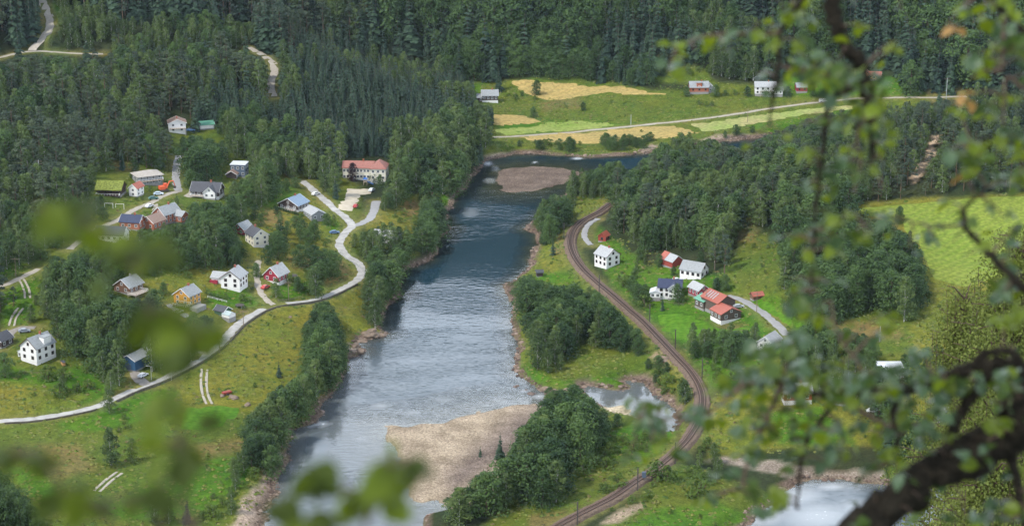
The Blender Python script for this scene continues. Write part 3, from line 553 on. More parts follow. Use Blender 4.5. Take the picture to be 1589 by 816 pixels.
m_ball = mat('brown_ballast', (.135, .098, .074), .95, .1, var=.3, vscale=1.2, bump=.6, bscale=3)
m_rail = mat('rusty_rail', (.19, .11, .08), .5, .5, metal=.4); m_slp = mat('dark_sleeper', (.085, .065, .055), .9, .1)
ribbon('railway_bed', rail, 5.5, m_ball, [(-3.6, -1.7), (-2.35, -.15), (-1.9, .05), (1.9, .05), (2.35, -.15), (3.6, -1.7)], jitter=.25)
rt = link('railway_track', None, loc=tuple(rail[len(rail) // 2])); o0 = np.array(rt.location)
tag(rt, 'single railway track curving on brown ballast along the right bank', 'railway track')
nr = perp(rail)
for s in (-1, 1):
    V = []
    for i, p in enumerate(rail):
        for o, h in ((-.09, .18), (-.09, .36), (.09, .36), (.09, .18)): V.append((p[0] + nr[i, 0] * (s * .75 + o) - o0[0], p[1] + nr[i, 1] * (s * .75 + o) - o0[1], p[2] + h - o0[2]))
    Fq = [(i * 4 + j, i * 4 + 4 + j, i * 4 + 5 + j, i * 4 + 1 + j) for i in range(len(rail) - 1) for j in range(3)]
    link('rail', mesh('rail', V, Fq, [m_rail]), rt)
V = []; Fq = []
ss = np.r_[0, np.cumsum(np.hypot(*np.diff(rail[:, :2], axis=0).T))]
for k, q in enumerate(np.arange(0, ss[-1], .75)):
    x = np.interp(q, ss, rail[:, 0]); y = np.interp(q, ss, rail[:, 1]); z = np.interp(q, ss, rail[:, 2]); i = min(int(np.searchsorted(ss, q)), len(rail) - 1); n_ = nr[i]; t_ = np.array((n_[1], -n_[0]))
    b0 = len(V)
    for a1, b1, h in ((-1, -1, .05), (1, -1, .05), (1, 1, .05), (-1, 1, .05), (-1, -1, .2), (1, -1, .2), (1, 1, .2), (-1, 1, .2)):
        c = n_ * 1.3 * a1 + t_ * .14 * b1; V.append((x + c[0] - o0[0], y + c[1] - o0[1], z + h - o0[2]))
    Fq += [(b0 + 4, b0 + 5, b0 + 6, b0 + 7), (b0, b0 + 1, b0 + 5, b0 + 4), (b0 + 1, b0 + 2, b0 + 6, b0 + 5), (b0 + 2, b0 + 3, b0 + 7, b0 + 6), (b0 + 3, b0, b0 + 4, b0 + 7)]
tag(link('sleepers', mesh('sleepers', V, Fq, [m_slp]), rt), kind='stuff')
# ------------------------------------------------------------------ trees: prototypes
def leaf_mat(name, c_dark, c_light, trans=.18, rough=.75):
    m = bpy.data.materials.new(name); m.use_nodes = True; t = m.node_tree; b = t.nodes['Principled BSDF']; o = t.nodes['Material Output']
    b.inputs['Roughness'].default_value = rough; b.inputs['Specular IOR Level'].default_value = .25
    oi = N(t, 'ShaderNodeObjectInfo'); g = N(t, 'ShaderNodeTexCoord'); n = N(t, 'ShaderNodeTexNoise'); n.inputs['Scale'].default_value = .7; n.inputs['Detail'].default_value = 3
    L(t, g.outputs['Object'], n.inputs['Vector'])
    ad = N(t, 'ShaderNodeMath', operation='MULTIPLY_ADD'); ad.inputs[1].default_value = .62; L(t, oi.outputs['Random'], ad.inputs[0])
    sb = N(t, 'ShaderNodeMapRange'); sb.inputs['From Min'].default_value = .3; sb.inputs['From Max'].default_value = .7; sb.inputs['To Min'].default_value = -.12; sb.inputs['To Max'].default_value = .50
    L(t, n.outputs['Fac'], sb.inputs['Value']); L(t, sb.outputs[0], ad.inputs[2])
    r = N(t, 'ShaderNodeValToRGB'); r.color_ramp.elements[0].position = .0; r.color_ramp.elements[1].position = 1.0
    r.color_ramp.elements[0].color = (*c_dark, 1); r.color_ramp.elements[1].color = (*c_light, 1); L(t, ad.outputs[0], r.inputs['Fac']); L(t, r.outputs['Color'], b.inputs['Base Color'])
    if trans:
        tr = N(t, 'ShaderNodeBsdfTranslucent'); L(t, r.outputs['Color'], tr.inputs['Color']); mx = N(t, 'ShaderNodeMixShader'); mx.inputs[0].default_value = trans
        L(t, b.outputs[0], mx.inputs[1]); L(t, tr.outputs[0], mx.inputs[2]); L(t, mx.outputs[0], o.inputs['Surface'])
    return m
LM = {'spruce': leaf_mat('spruce_needles', (.008, .025, .019), (.048, .086, .044), .06), 'pine': leaf_mat('pine_needles', (.018, .036, .024), (.078, .106, .052), .10),
      'birch': leaf_mat('birch_leaves', (.030, .060, .020), (.132, .188, .052), .24), 'broad': leaf_mat('broad_leaves', (.014, .040, .016), (.086, .148, .038), .20),
      'shrub': leaf_mat('shrub_leaves', (.040, .080, .016), (.125, .185, .030), .22), 'copper': leaf_mat('copper_leaves', (.02, .010, .014), (.04, .02, .025), .1),
      'bark': mat('grey_brown_bark', (.10, .075, .055), .9, .1, var=.3, vscale=2), 'wbark': mat('white_birch_bark', (.48, .46, .42), .8, .1, var=.25, vscale=1.5), 'pbark': mat('orange_pine_bark', (.12, .085, .06), .9, .1, var=.3, vscale=2)}
rs = np.random.RandomState(5)
def quads(P, Nn, size, asp=.75):
    """leaf clumps: a quad at each P facing about Nn"""
    n = len(P); Nn = Nn / (np.linalg.norm(Nn, axis=1)[:, None] + 1e-9); r = rs.normal(size=(n, 3)); a_ = np.cross(Nn, r); a_ /= np.linalg.norm(a_, axis=1)[:, None] + 1e-9; b_ = np.cross(Nn, a_)
    s = (size * rs.uniform(.6, 1.35, n))[:, None]; a_ = a_ * s * .5; b_ = b_ * s * .5 * asp
    bend = Nn * s * .12
    V = np.stack([P - a_ - b_ * .6, P - b_ + a_ * .3 - bend, P + a_ + b_ * .5, P + b_ - a_ * .2 - bend], 1).reshape(-1, 3)
    return V, np.arange(4 * n).reshape(-1, 4)
def tube(pts, rad, k=5):
    V = []; Fq = []
    for i, (p, r) in enumerate(zip(pts, rad)):
        for j in range(k): a_ = 2 * math.pi * j / k; V.append((p[0] + r * math.cos(a_), p[1] + r * math.sin(a_), p[2]))
    for i in range(len(pts) - 1):
        for j in range(k): Fq.append((i * k + j, i * k + (j + 1) % k, (i + 1) * k + (j + 1) % k, (i + 1) * k + j))
    return np.array(V), np.array(Fq)
def joinvq(L_):
    V = []; Q = []; o = 0
    for v, q in L_: V.append(v); Q.append(q + o); o += len(v)
    return np.concatenate(V), np.concatenate(Q)
def lobes_crown(cs, per, size, up=.35, jit=.55):
    P = []; Nn = []
    for (cx, cy, cz, rx, rz) in cs:
        d = rs.normal(size=(per, 3)); d[:, 2] = np.where(d[:, 2] < -.5, -d[:, 2], d[:, 2]); d /= np.linalg.norm(d, axis=1)[:, None]
        rr = rs.uniform(.55, 1.08, per)[:, None]
        P.append(np.array((cx, cy, cz)) + d * rr * np.array((rx, rx, rz))); Nn.append(d + rs.normal(size=(per, 3)) * jit + np.array((0, 0, up)))
    return quads(np.concatenate(P), np.concatenate(Nn), size)
def proto_broad(h, w, nl, per, size, kind, bark, trunk_r=.25, low=.25, conic=0.0):
    cs = []
    for i in range(nl):
        t = (i + .5) / nl; z = h * (low + (1 - low) * t * .93); rmax = w * .5 * math.sin(math.pi * min(.97, (.18 + .75 * t))) ** (.7) * (1 - conic * t)
        az = i * 2.4 + rs.uniform(-.4, .4); q = rs.uniform(.25, .75) if t < .9 else .1
        rl = w * rs.uniform(.22, .33) * (1 - .35 * t); cs.append((math.cos(az) * rmax * q, math.sin(az) * rmax * q, z - rl * .4, rl, rl * rs.uniform(.7, 1.0)))
    V, Q = lobes_crown(cs, per, size)
    parts = [tube([(0, 0, -.6), (.1, .05, h * .3), (-.1, .1, h * .6), (0, 0, h * .85)], [trunk_r * 1.3, trunk_r, trunk_r * .6, .03])]
    for c in cs[::2]: parts.append(tube([(0, 0, max(.5, c[2] - w * .3)), (c[0] * .8, c[1] * .8, c[2])], [trunk_r * .4, .04], 3) if False else tube([(0, 0, max(.5, c[2] - w * .3)), (c[0] * .5, c[1] * .5, c[2] - w * .1), (c[0] * .8, c[1] * .8, c[2])], [trunk_r * .4, .1, .04], 5))
    return (V, Q), joinvq(parts)
def proto_spruce(h, w, wh=15, per=7, thin=1.0):
    """tiers of drooping boughs, ragged and gappy, shoulders fuller than a cone"""
    V = []; lean = rs.uniform(-.02, .02, 2) * h
    for i in range(wh):
        t = (i + rs.uniform(-.25, .25)) / (wh - 1); t = min(max(t, 0), 1); z = h * (.06 + .91 * t); r = w * .5 * (1 - t ** 1.25) ** .9 * rs.uniform(.72, 1.18) + .18
        n = max(4, int(per * (1 - .35 * t))); a0 = rs.uniform(0, 6.28)
        for k in range(n):
            az = a0 + 2 * math.pi * (k + rs.uniform(-.4, .4)) / n; rr = r * rs.uniform(.55, 1.2); c, s_ = math.cos(az), math.sin(az); droop = rr * rs.uniform(.15, .55); zz0 = z + rs.uniform(-.3, .3)
            wd = (rr * .30 + .18) * rs.uniform(.8, 1.2)
            for (f0, f1, sa, up) in ((0.02, 1, 0, 0), (.25, .85, .5, .12), (.25, .85, -.5, .12), (.45, 1.0, .22, -.12)):
                c2, s2 = math.cos(az + sa), math.sin(az + sa); bx, by, bz = c * rr * f0, s_ * rr * f0, zz0 - droop * f0 * .3; ex, ey, ez = c2 * rr * f1, s2 * rr * f1, zz0 - droop * f1 + up * rr
                mx_, my_, mz_ = (bx * .45 + ex * .55), (by * .45 + ey * .55), (bz * .45 + ez * .55) + .06; q = wd * rs.uniform(.7, 1.1)
                V += [(bx, by, bz), (mx_ - s2 * q, my_ + c2 * q, mz_ - q * .4), (ex, ey, ez - .1 * rr), (mx_ + s2 * q, my_ - c2 * q, mz_ - q * .7)]
    V = np.array(V); V[:, 0] += lean[0] * V[:, 2] / h; V[:, 1] += lean[1] * V[:, 2] / h
    tip, tq = quads(np.array([(lean[0], lean[1], h * .95)] * 3), rs.normal(size=(3, 3)) * np.array((1, 1, .1)), .9); Q = np.arange(len(V)).reshape(-1, 4)
    return (V, Q), tube([(0, 0, -.6), (lean[0] * .5, lean[1] * .5, h * .5), (lean[0], lean[1], h * 1.0)], [.26, .16, .03])
def proto_pine(h, w, per=36, size=.6):
    cs = []
    for i in range(13):
        t = i / 12; z = h * (.30 + .68 * t); rmax = w * .5 * (1 - .65 * t * t); az = i * 2.4 + rs.uniform(-.5, .5); q = rs.uniform(.35, 1.0) if t < .9 else 0
        cs.append((math.cos(az) * rmax * q, math.sin(az) * rmax * q, z, w * rs.uniform(.13, .22), w * rs.uniform(.08, .13)))
    V, Q = lobes_crown(cs, per, size, up=.6)
    parts = [tube([(0, 0, -.6), (.1, 0, h * .4), (-.1, .1, h * .7), (0, 0, h * .97)], [.26, .2, .12, .03])]
    for c in cs[::2]: parts.append(tube([(0, 0, c[2] - .6), (c[0] * .5, c[1] * .5, c[2] - .2), (c[0] * .9, c[1] * .9, c[2])], [.08, .06, .03]))
    return (V, Q), joinvq(parts)
PROTO = {}
def addp(kind, vq, leaf, bark, nom):
    (V, Q), (V2, Q2) = vq; lst = PROTO.setdefault(kind, [])
    crown = mesh_np('crown', V, Q, [LM[leaf]]); trunk = mesh_np('trunk', V2, Q2, [LM[bark]], smooth=True)
    Vj, Qj = joinvq([(V, Q), (V2, Q2)]); whole = mesh_np(kind, Vj, Qj, [LM[leaf], LM[bark]], fm=np.r_[np.zeros(len(Q)), np.ones(len(Q2))])
    lst.append((crown, trunk, whole, nom))
for i in range(6): addp('spruce_tree', proto_spruce(20, rs.uniform(6.4, 8.6), int(rs.randint(13, 18)), 7), 'spruce', 'bark', 20)
for i in range(3): addp('pine_tree', proto_pine(14, rs.uniform(6, 7.5), 60, .55), 'pine', 'pbark', 14)
for i in range(4): addp('birch_tree', proto_broad(14, rs.uniform(6.2, 7.6), 17, 110, .5, 'birch', 'wbark', .15, .10, .25), 'birch', 'wbark', 14)
for i in range(4): addp('broadleaf_tree', proto_broad(13, rs.uniform(9.0, 11), 19, 125, .56, 'broad', 'bark', .26, .06), 'broad', 'bark', 13)
for i in range(3): addp('shrub', proto_broad(3, rs.uniform(3.8, 4.8), 8, 55, .36, 'shrub', 'bark', .08, .0), 'shrub', 'bark', 3)
CROWNW = {'spruce_tree': .30, 'pine_tree': .42, 'birch_tree': .45, 'broadleaf_tree': .72, 'shrub': 1.3}
# ------------------------------------------------------------------ where they stand (outlines of the woods in photograph pixels)
sp, pi_, bi, br, sh = 'spruce_tree', 'pine_tree', 'birch_tree', 'broadleaf_tree', 'shrub'
WOODS = [  # name, outline, mix, spacing, heights
 ('between the lower village houses', [(215,345),(330,330),(400,320),(545,345),(552,425),(430,470),(300,486),(215,470),(100,400)], {br: .6, bi: .4}, 15, (4, 7.5)),
 ('between the upper village houses', [(130,285),(200,262),(330,225),(420,240),(470,300),(380,330),(280,350),(150,375)], {br: .6, bi: .4}, 13, (4, 8)),
 ('around the red railway cabin and the barns', [(950,375),(1020,400),(1100,420),(1170,450),(1160,490),(1080,500),(1000,470),(960,430)], {br: .8, bi: .2}, 16, (3, 6)),
 ('on the slope above the village', [(-80,92),(0,93),(60,88),(130,90),(250,86),(392,90),(415,112),(412,160),(330,140),(300,208),(262,232),(240,262),(215,262),(200,245),(160,248),(195,264),(150,268),(146,300),(130,335),(60,385),(-80,400)], {pi_: .42, bi: .33, sp: .15, br: .10}, 5.4, (8, 15)),
 ('in the bushy wood left of the village', [(-80,330),(60,330),(130,330),(140,345),(100,378),(60,410),(20,425),(-80,445)], {bi: .6, br: .4}, 5.0, (5, 9)),
 ('in the plantation behind the school', [(300,140),(415,162),(428,150),(432,98),(480,70),(560,72),(620,88),(690,122),(740,146),(768,172),(764,214),(748,255),(735,258),(700,235),(640,222),(605,232),(600,244),(535,243),(520,285),(490,280),(465,255),(430,225),(350,200),(300,205)], {sp: .9, bi: .1}, 4.3, (9, 13.5)),
 ('above the hairpin', [(-80,-80),(60,-80),(58,5),(70,28),(68,50),(48,70),(0,80),(-80,86)], {sp: .8, pi_: .2}, 5.0, (16, 23)),
 ('on the upper hillside', [(80,-80),(600,-80),(590,60),(560,74),(480,66),(432,96),(395,72),(395,50),(300,42),(200,38),(110,15),(82,10)], {sp: .62, pi_: .23, bi: .15}, 5.2, (14, 22)),
 ('between the two forest roads', [(84,8),(110,12),(200,42),(300,46),(398,52),(392,74),(250,83),(130,82),(75,76),(80,45)], {bi: .75, br: .25}, 5.0, (6, 10)),
 ('on the far hillside', [(560,-80),(1720,-80),(1720,158),(1500,160),(1445,148),(1402,146),(1388,112),(1340,104),(1300,88),(1240,98),(1200,127),(1150,127),(1110,124),(1062,100),(1020,108),(1005,136),(960,131),(880,122),(820,117),(790,117),(772,128),(722,127),(700,136),(640,88),(590,70),(560,70)], {sp: .74, br: .2, bi: .06}, 6.6, (16, 26)),
 ('at the foot of the far hill', [(668,72),(735,84),(800,62),(870,50),(930,80),(1000,95),(1020,108),(1005,136),(960,131),(880,122),(820,117),(790,117),(772,128),(722,127),(700,138)], {br: .8, sp: .2}, 6.0, (10, 16)),
 ('above the far farms', [(1040,22),(1100,20),(1180,60),(1205,95),(1200,127),(1150,127),(1110,124),(1070,90)], {bi: .6, br: .4}, 6.0, (10, 16)),
 ('beside the school', [(598,256),(640,226),(700,207),(762,217),(750,248),(724,270),(707,296),(692,308),(672,285),(648,292),(620,318),(592,345),(576,330),(586,300)], {bi: .75, br: .25}, 6.0, (11, 17)),
 ('on the left river bank', [(655,312),(690,318),(690,345),(677,372),(672,392),(655,403),(634,410),(626,440),(612,468),(598,482),(597,505),(578,518),(562,500),(558,462),(563,440),(572,425),(563,402),(538,386),(545,372),(580,366),(600,352),(640,372),(650,340)], {bi: .5, br: .5}, 5.6, (8, 14)),
 ('below the road bend by the river', [(470,478),(500,470),(518,488),(536,520),(538,572),(520,596),(504,620),(490,645),(466,656),(447,676),(442,702),(427,742),(402,742),(385,722),(382,690),(365,672),(400,642),(430,612),(466,592),(468,520)], {br: .6, bi: .4}, 5.0, (8, 14)),
 ('at the foot of the lower meadow', [(384,690),(346,740),(332,770),(305,812),(362,812),(378,768),(400,745)], {bi: .5, sh: .5}, 5.5, (4, 8)),
 ('in the lower left corner', [(-60,730),(0,734),(30,768),(62,800),(84,830),(-60,840)], {br: 1}, 6.0, (9, 13)),
 ('in the wood between the white and the yellow house', [(62,428),(130,392),(160,400),(200,392),(285,388),(318,345),(332,330),(372,332),(388,350),(372,398),(335,408),(300,425),(245,418),(225,430),(180,425),(178,450),(232,462),(235,490),(260,478),(330,502),(345,520),(322,545),(280,566),(245,574),(225,520),(200,530),(196,575),(172,572),(160,600),(150,570),(92,540),(88,512),(72,508),(60,470)], {br: .72, bi: .28}, 6.2, (9, 14)),
 ('behind the village', [(150,215),(268,208),(270,252),(230,262),(200,258),(150,262)], {pi_: .5, bi: .5}, 5.5, (8, 13)),
 ('around the upper lane', [(278,224),(318,222),(342,258),(330,285),(296,288),(284,278)], {br: 1}, 7.5, (9, 13)),
 ('beside the blue house', [(345,198),(440,214),(482,268),(470,286),(440,276),(420,300),(402,328),(358,325),(352,288),(388,270),(385,246),(350,245)], {bi: .6, br: .4}, 6.0, (9, 14)),
 ('left of the school', [(428,226),(532,246),(528,330),(512,322),(492,292),(480,288),(465,268)], {bi: .4, sp: .6}, 6.5, (11, 16)),
 ('in the village gardens', [(372,372),(436,374),(442,400),(398,428),(372,420)], {br: 1}, 6, (5, 9)), ('below the chalet', [(455,342),(512,348),(505,372),(482,386),(458,372)], {br: 1}, 5.5, (4, 8)),
 ('inside the road bend', [(480,408),(524,408),(522,440),(488,446)], {br: 1}, 6, (5, 8)), ('in the village gardens', [(345,388),(370,390),(372,420),(345,412)], {br: 1}, 7, (4, 7)),
 ('at the left edge', [(-60,425),(18,432),(30,470),(0,492),(-60,505)], {pi_: .7, br: .3}, 5.5, (9, 14)), ('beside the garden track', [(38,466),(60,470),(56,506),(38,504)], {bi: 1}, 6, (6, 10)),
 ('below the upper houses', [(266,345),(300,308),(350,325),(374,335),(374,398),(330,412),(222,402),(212,374),(250,362)], {br: .6, bi: .4}, 5.6, (6, 11)),
 ('left of the long white house', [(100,392),(150,362),(156,392),(200,378),(210,400),(130,420)], {br: .7, bi: .3}, 6, (5, 8)),
 ('among the upper houses', [(190,325),(235,320),(250,345),(220,360),(190,345)], {br: .7, bi: .3}, 6.5, (5, 8)), ('among the upper houses', [(290,305),(320,318),(300,350),(280,360),(270,330)], {bi: .5, br: .5}, 6.0, (6, 10)),
 ('among the upper houses', [(140,300),(160,312),(200,330),(160,345),(140,345)], {bi: .5, br: .5}, 6.0, (5, 8)),
 ('on the upper spit', [(878,270),(905,262),(962,256),(975,282),(935,298),(938,312),(905,308),(880,314)], {bi: .6, br: .4}, 5.2, (7, 11)),
 ('between the river and the railway', [(843,314),(876,312),(896,320),(886,345),(862,362),(852,400),(838,400),(838,362),(828,348)], {br: .5, bi: .5}, 5.2, (7, 12)),
 ('on the wooded rise right of the railway', [(982,272),(1020,236),(1060,214),(1105,226),(1150,244),(1200,218),(1260,196),(1335,176),(1345,220),(1335,325),(1292,328),(1270,345),(1245,358),(1240,375),(1200,360),(1150,338),(1142,378),(1132,430),(1104,420),(1098,392),(1060,388),(1008,392),(960,368),(938,350),(934,328),(946,302)], {bi: .48, br: .27, pi_: .25}, 5.4, (9, 14)),
 ('on the slope above the mown field', [(1335,160),(1400,168),(1450,160),(1640,165),(1640,296),(1520,300),(1480,304),(1400,310),(1340,315),(1292,322),(1330,280),(1340,220)], {sp: .3, bi: .4, pi_: .3}, 5.8, (8, 13)),
 ('in the wood below the mown field', [(1225,362),(1290,338),(1390,358),(1420,388),(1442,430),(1430,478),(1402,514),(1385,488),(1340,476),(1280,508),(1242,498),(1212,450),(1205,400)], {br: .85, bi: .15}, 6.5, (10, 15)),
 ('between the river and the railway', [(800,430),(832,440),(862,456),(900,450),(962,476),(1002,520),(1012,556),(1045,572),(1070,602),(1066,632),(1030,618),(990,618),(990,565),(960,545),(925,545),(905,530),(880,545),(872,560),(880,586),(838,582),(815,540),(812,500),(796,462)], {br: .8, bi: .2}, 6.2, (8, 13)),
 ('below the railway bend', [(1000,562),(1062,575),(1082,592),(1084,625),(1076,645),(1062,622),(1020,612)], {sh: .7, br: .3}, 4.2, (2.5, 6)),
 ('in the wood on the gravel bar', [(855,604),(895,608),(925,640),(962,654),(978,682),(962,702),(922,722),(882,732),(872,762),(868,782),(800,792),(742,802),(690,830),(662,814),(694,778),(716,758),(748,740),(792,710),(802,682),(830,648)], {br: .82, bi: .18}, 6.4, (10, 16)),
 ('along the right side of the railway', [(936,415),(960,432),(1000,450),(1012,492),(990,482),(950,448)], {sh: .6, br: .4}, 4.5, (3, 7)),
 ('beside the railway below the pasture', [(1058,528),(1100,520),(1160,522),(1172,552),(1132,572),(1100,566),(1075,560)], {bi: .5, br: .5}, 5.5, (5, 9)), ('beside the railway below the pasture', [(1098,572),(1160,570),(1160,602),(1105,605)], {sh: 1}, 4.5, (2, 5)),
 ('around the hidden hamlet', [(1165,515),(1240,512),(1330,522),(1400,560),(1480,536),(1482,598),(1340,618),(1245,600),(1212,590),(1200,545),(1165,570)], {br: .6, bi: .4}, 7, (6, 10)),
 ('above the side stream', [(1352,640),(1450,640),(1440,722),(1372,732),(1346,700)], {br: .6, sp: .4}, 6, (8, 14)),
 ('behind the barns', [(1105,442),(1130,440),(1130,462),(1105,455)], {br: 1}, 5, (6, 8)), ('beside the railway near the stream', [(1060,696),(1112,688),(1124,730),(1098,760),(1050,744)], {sh: .5, bi: .5}, 5.5, (3, 7)),
 ('in the thicket inside the railway bend', [(900,704),(1000,668),(1042,682),(1000,716),(930,742)], {sh: 1}, 4.5, (1.5, 4)), ('along the foot of the railway bank', [(915,760),(1010,742),(1030,770),(990,790),(925,812)], {sh: 1}, 6, (1.5, 3.5)),
 ('along the far bank', [(786,222),(830,222),(870,220),(905,222),(905,236),(850,236),(786,237)], {sh: .5, br: .5}, 6, (3, 7)), ('along the far bank', [(928,218),(1000,222),(1020,212),(1010,230),(930,236)], {br: .8, sh: .2}, 6, (4, 8)),
 ('by the far farms', [(1060,100),(1100,108),(1105,120),(1060,124),(1020,128),(1018,110)], {sh: .7, br: .3}, 7, (2, 5)), ('beyond the far road', [(1325,172),(1440,155),(1500,155),(1500,166),(1335,180)], {br: .5, bi: .5}, 7, (6, 10)),
 ('around the far left farm', [(718,132),(745,130),(740,142),(720,146)], {sh: 1}, 7, (2, 4)), ('around the far left farm', [(790,140),(830,150),(845,160),(800,172),(785,160)], {sh: .6, br: .4}, 7, (2.5, 5)),
 ('along the right bank', [(800,560),(812,585),(850,596),(880,600),(850,604),(812,596)], {sh: 1}, 6, (1, 2.5)),
]
OPEN = [  # open meadow with a thin scatter of low bushes
 ([(0,660),(200,630),(440,560),(470,600),(380,690),(330,800),(80,800),(0,740)], 26, (.8, 2.2)), ([(330,560),(470,490),(470,590),(400,640),(340,600)], 22, (.6, 1.6)),
 ([(0,570),(160,575),(190,600),(60,640),(0,640)], 20, (.8, 2.2)), ([(400,325),(540,340),(550,420),(430,470),(300,480),(220,470),(330,410)], 9, (1, 3.6)), ([(130,300),(330,225),(400,300),(300,360),(150,400)], 10, (1, 4)), ([(20,500),(200,540),(220,600),(20,600)], 13, (1, 3.5)),
 ([(570,310),(690,290),(690,320),(600,400),(565,370)], 12, (1, 3)), ([(840,400),(900,420),(1000,520),(960,470),(830,450)], 13, (.8, 2.2)),
 ([(930,360),(1200,450),(1240,520),(1080,500),(950,430)], 16, (.8, 2.2)), ([(1120,440),(1150,375),(1240,380),(1250,470)], 14, (1, 3)),
 ([(1100,610),(1340,630),(1370,700),(1110,710)], 20, (.8, 2)), ([(930,816),(1040,730),(1180,760),(1150,816)], 16, (.7, 1.8)),
 ([(780,125),(1420,140),(1180,210),(780,240)], 30, (1, 2.6)), ([(1440,450),(1500,450),(1460,620),(1380,640)], 16, (1, 3)), ([(1260,480),(1400,520),(1390,560),(1250,540)], 15, (1, 2.5)),
 ([(860,700),(1000,710),(900,780),(800,800)], 12, (.8, 2)),
]
SINGLES = [  # kind, u, v of the foot, height m, colour words
 (br,832,148,9),(sp,773,142,15),(br,905,172,5),(br,828,182,6),(br,1143,210,6),(br,1167,206,4),(br,1125,214,4),(br,1412,148,20),(sh,1085,163,3),(sh,1095,165,3),(sh,1105,164,2.5),
 (bi,170,640,9),(bi,172,722,13),(bi,205,715,8),(sh,195,664,3),(bi,240,812,11),(bi,262,812,9),(sp,290,812,8),(sp,433,585,6),(sh,100,590,5),(sh,75,588,5),(sh,93,615,5),(bi,98,607,6),(sh,137,603,3.5),(sh,120,608,3),(sh,180,555,4),(sh,162,560,3),
 (br,8,585,9),(bi,185,598,17),(bi,172,612,9),(bi,236,576,15),(bi,297,560,14),(bi,278,560,12),(sh,147,565,3),(br,340,418,9),(br,581,283,8),(br,1065,150,6),(br,1110,150,7),(sh,1125,148,3),(br,1160,150,6),(br,1222,150,6),(sh,1140,147,3),(br,1262,150,6),(bi,1300,150,7),(br,398,430,6),(sp,430,640,4),
 (br,112,455,13),(br,135,440,12),(br,143,470,13),(br,90,440,11),(br,160,430,9),(bi,435,372,9),(br,488,372,9),(br,415,410,8),(sh,450,440,4),(br,462,452,6),(bi,428,462,8),(bi,490,462,13),(bi,487,458,11),(sh,472,368,4),(br,515,430,7),
 (sp,858,396,9),(br,990,470,8),(sh,1000,476,5),(br,1052,470,8),(sp,1028,482,6),(br,1022,415,6),(sp,1110,400,10),(sp,1122,405,11),(bi,1075,535,9),(bi,1132,540,10),(bi,1170,540,10),(br,1150,545,7),
 (sp,775,712,9),(sp,803,708,11),(sp,745,708,4),(bi,838,360,8),(sh,732,215,3),(br,1395,345,7),(br,1380,372,8),(bi,1412,380,6),
 (br,590,290,6),(bi,520,305,16),(br,1045,428,4),(br,1088,408,5),(sp,350,330,4),(br,455,245,10),(sh,905,735,5),(sh,960,756,4.5),(sh,1020,742,6),(sh,1035,745,5),(sh,1085,770,8),
]
KEEP = [(24,522,90,572),(322,412,380,452),(270,440,320,478),(176,428,232,458),(410,408,446,440),(382,352,415,385),(363,346,390,364),(435,302,476,330),(476,322,500,345),(530,243,603,280),
 (352,244,386,276),(296,280,354,312),(208,264,252,286),(148,273,196,302),(203,280,220,304),(246,320,290,344),(222,334,250,352),(190,330,216,358),(153,346,208,374),(258,174,292,205),(308,186,334,200),
 (202,534,226,575),(332,474,368,492),(740,134,782,160),(1062,122,1110,144),(1163,122,1215,147),(1233,124,1258,142),(1322,98,1372,128),(926,356,948,374),(920,380,966,416),(1028,388,1060,414),(1052,398,1104,430),
 (1012,428,1064,460),(1068,438,1102,458),(1070,452,1098,478),(1090,448,1152,502),(1176,514,1210,540),(1215,596,1256,626),(1365,566,1392,578),(1474,580,1494,604),(1295,600,1330,622),(0,516,8,536),
 (534,284,590,330),(246,285,262,300),(1440,214,1458,235),(1425,255,1440,278),(1322,268,1336,280),(228,296,246,312),(830,416,842,428),(1168,450,1180,464),(284,296,312,310),(226,310,252,330),(160,314,194,326),(592,361,606,367),(500,350,530,366),(1084,420,1112,432)]
ALLW = [w[1] for w in WOODS]
road_px = [px for px, w, lf, mk in ROADS.values()] + [RAIL] + list(RUTS.values())
def blocked(u, v):
    b = np.zeros(u.shape, bool)
    for (x0, y0, x1, y1) in KEEP: b |= (u > x0) & (u < x1) & (v > y0) & (v < y1)
    for px in road_px:
        us = [p[0] for p in px]; vs = [p[1] for p in px]; k = (u > min(us) - 12) & (u < max(us) + 12) & (v > min(vs) - 12) & (v < max(vs) + 12)
        if k.any(): b[k] |= pdist(px, u[k], v[k], False) < (9 if px is RAIL else 5.5)
    return b
def inwoods(u, v):
    b = np.zeros(u.shape, bool)
    for P in ALLW: b |= pip(P, u, v)
    return b
trees = []   # kind, x, y, z, h, place, width factor
rg = np.random.RandomState(8)
def silhouette_ok(x, y, z, h, wf, check_woods=True):
    ok = np.ones(x.shape, bool)
    for fz, fw in ((.15, 0), (.5, -.5), (.5, .5), (.72, -.4), (.72, .4), (.97, 0)):
        uu_, vv_, dd_ = proj(x, y, z + h * fz); uu_ = uu_ + fw * wf * h * FP / dd_
        ok &= ~blocked(uu_, vv_)
        if check_woods and fz > .6: ok &= inwoods(uu_, vv_ + 13) | (vv_ < -20)
    return ok
taken = {}
def free(x, y, r):
    k = (int(x // 4), int(y // 4))
    for i in (-1, 0, 1):
        for j in (-1, 0, 1):
            for (a_, b_, c_) in taken.get((k[0] + i, k[1] + j), ()):
                if (a_ - x) ** 2 + (b_ - y) ** 2 < (.5 * (r + c_)) ** 2: return False
    taken.setdefault(k, []).append((x, y, r)); return True
for kd, u, v, h in SINGLES:
    if h < 1: continue
    x, y, z = hit(u, v); free(x, y, 3.0); trees.append((kd, x, y, z, h * 1.08, 'single', 1.0))
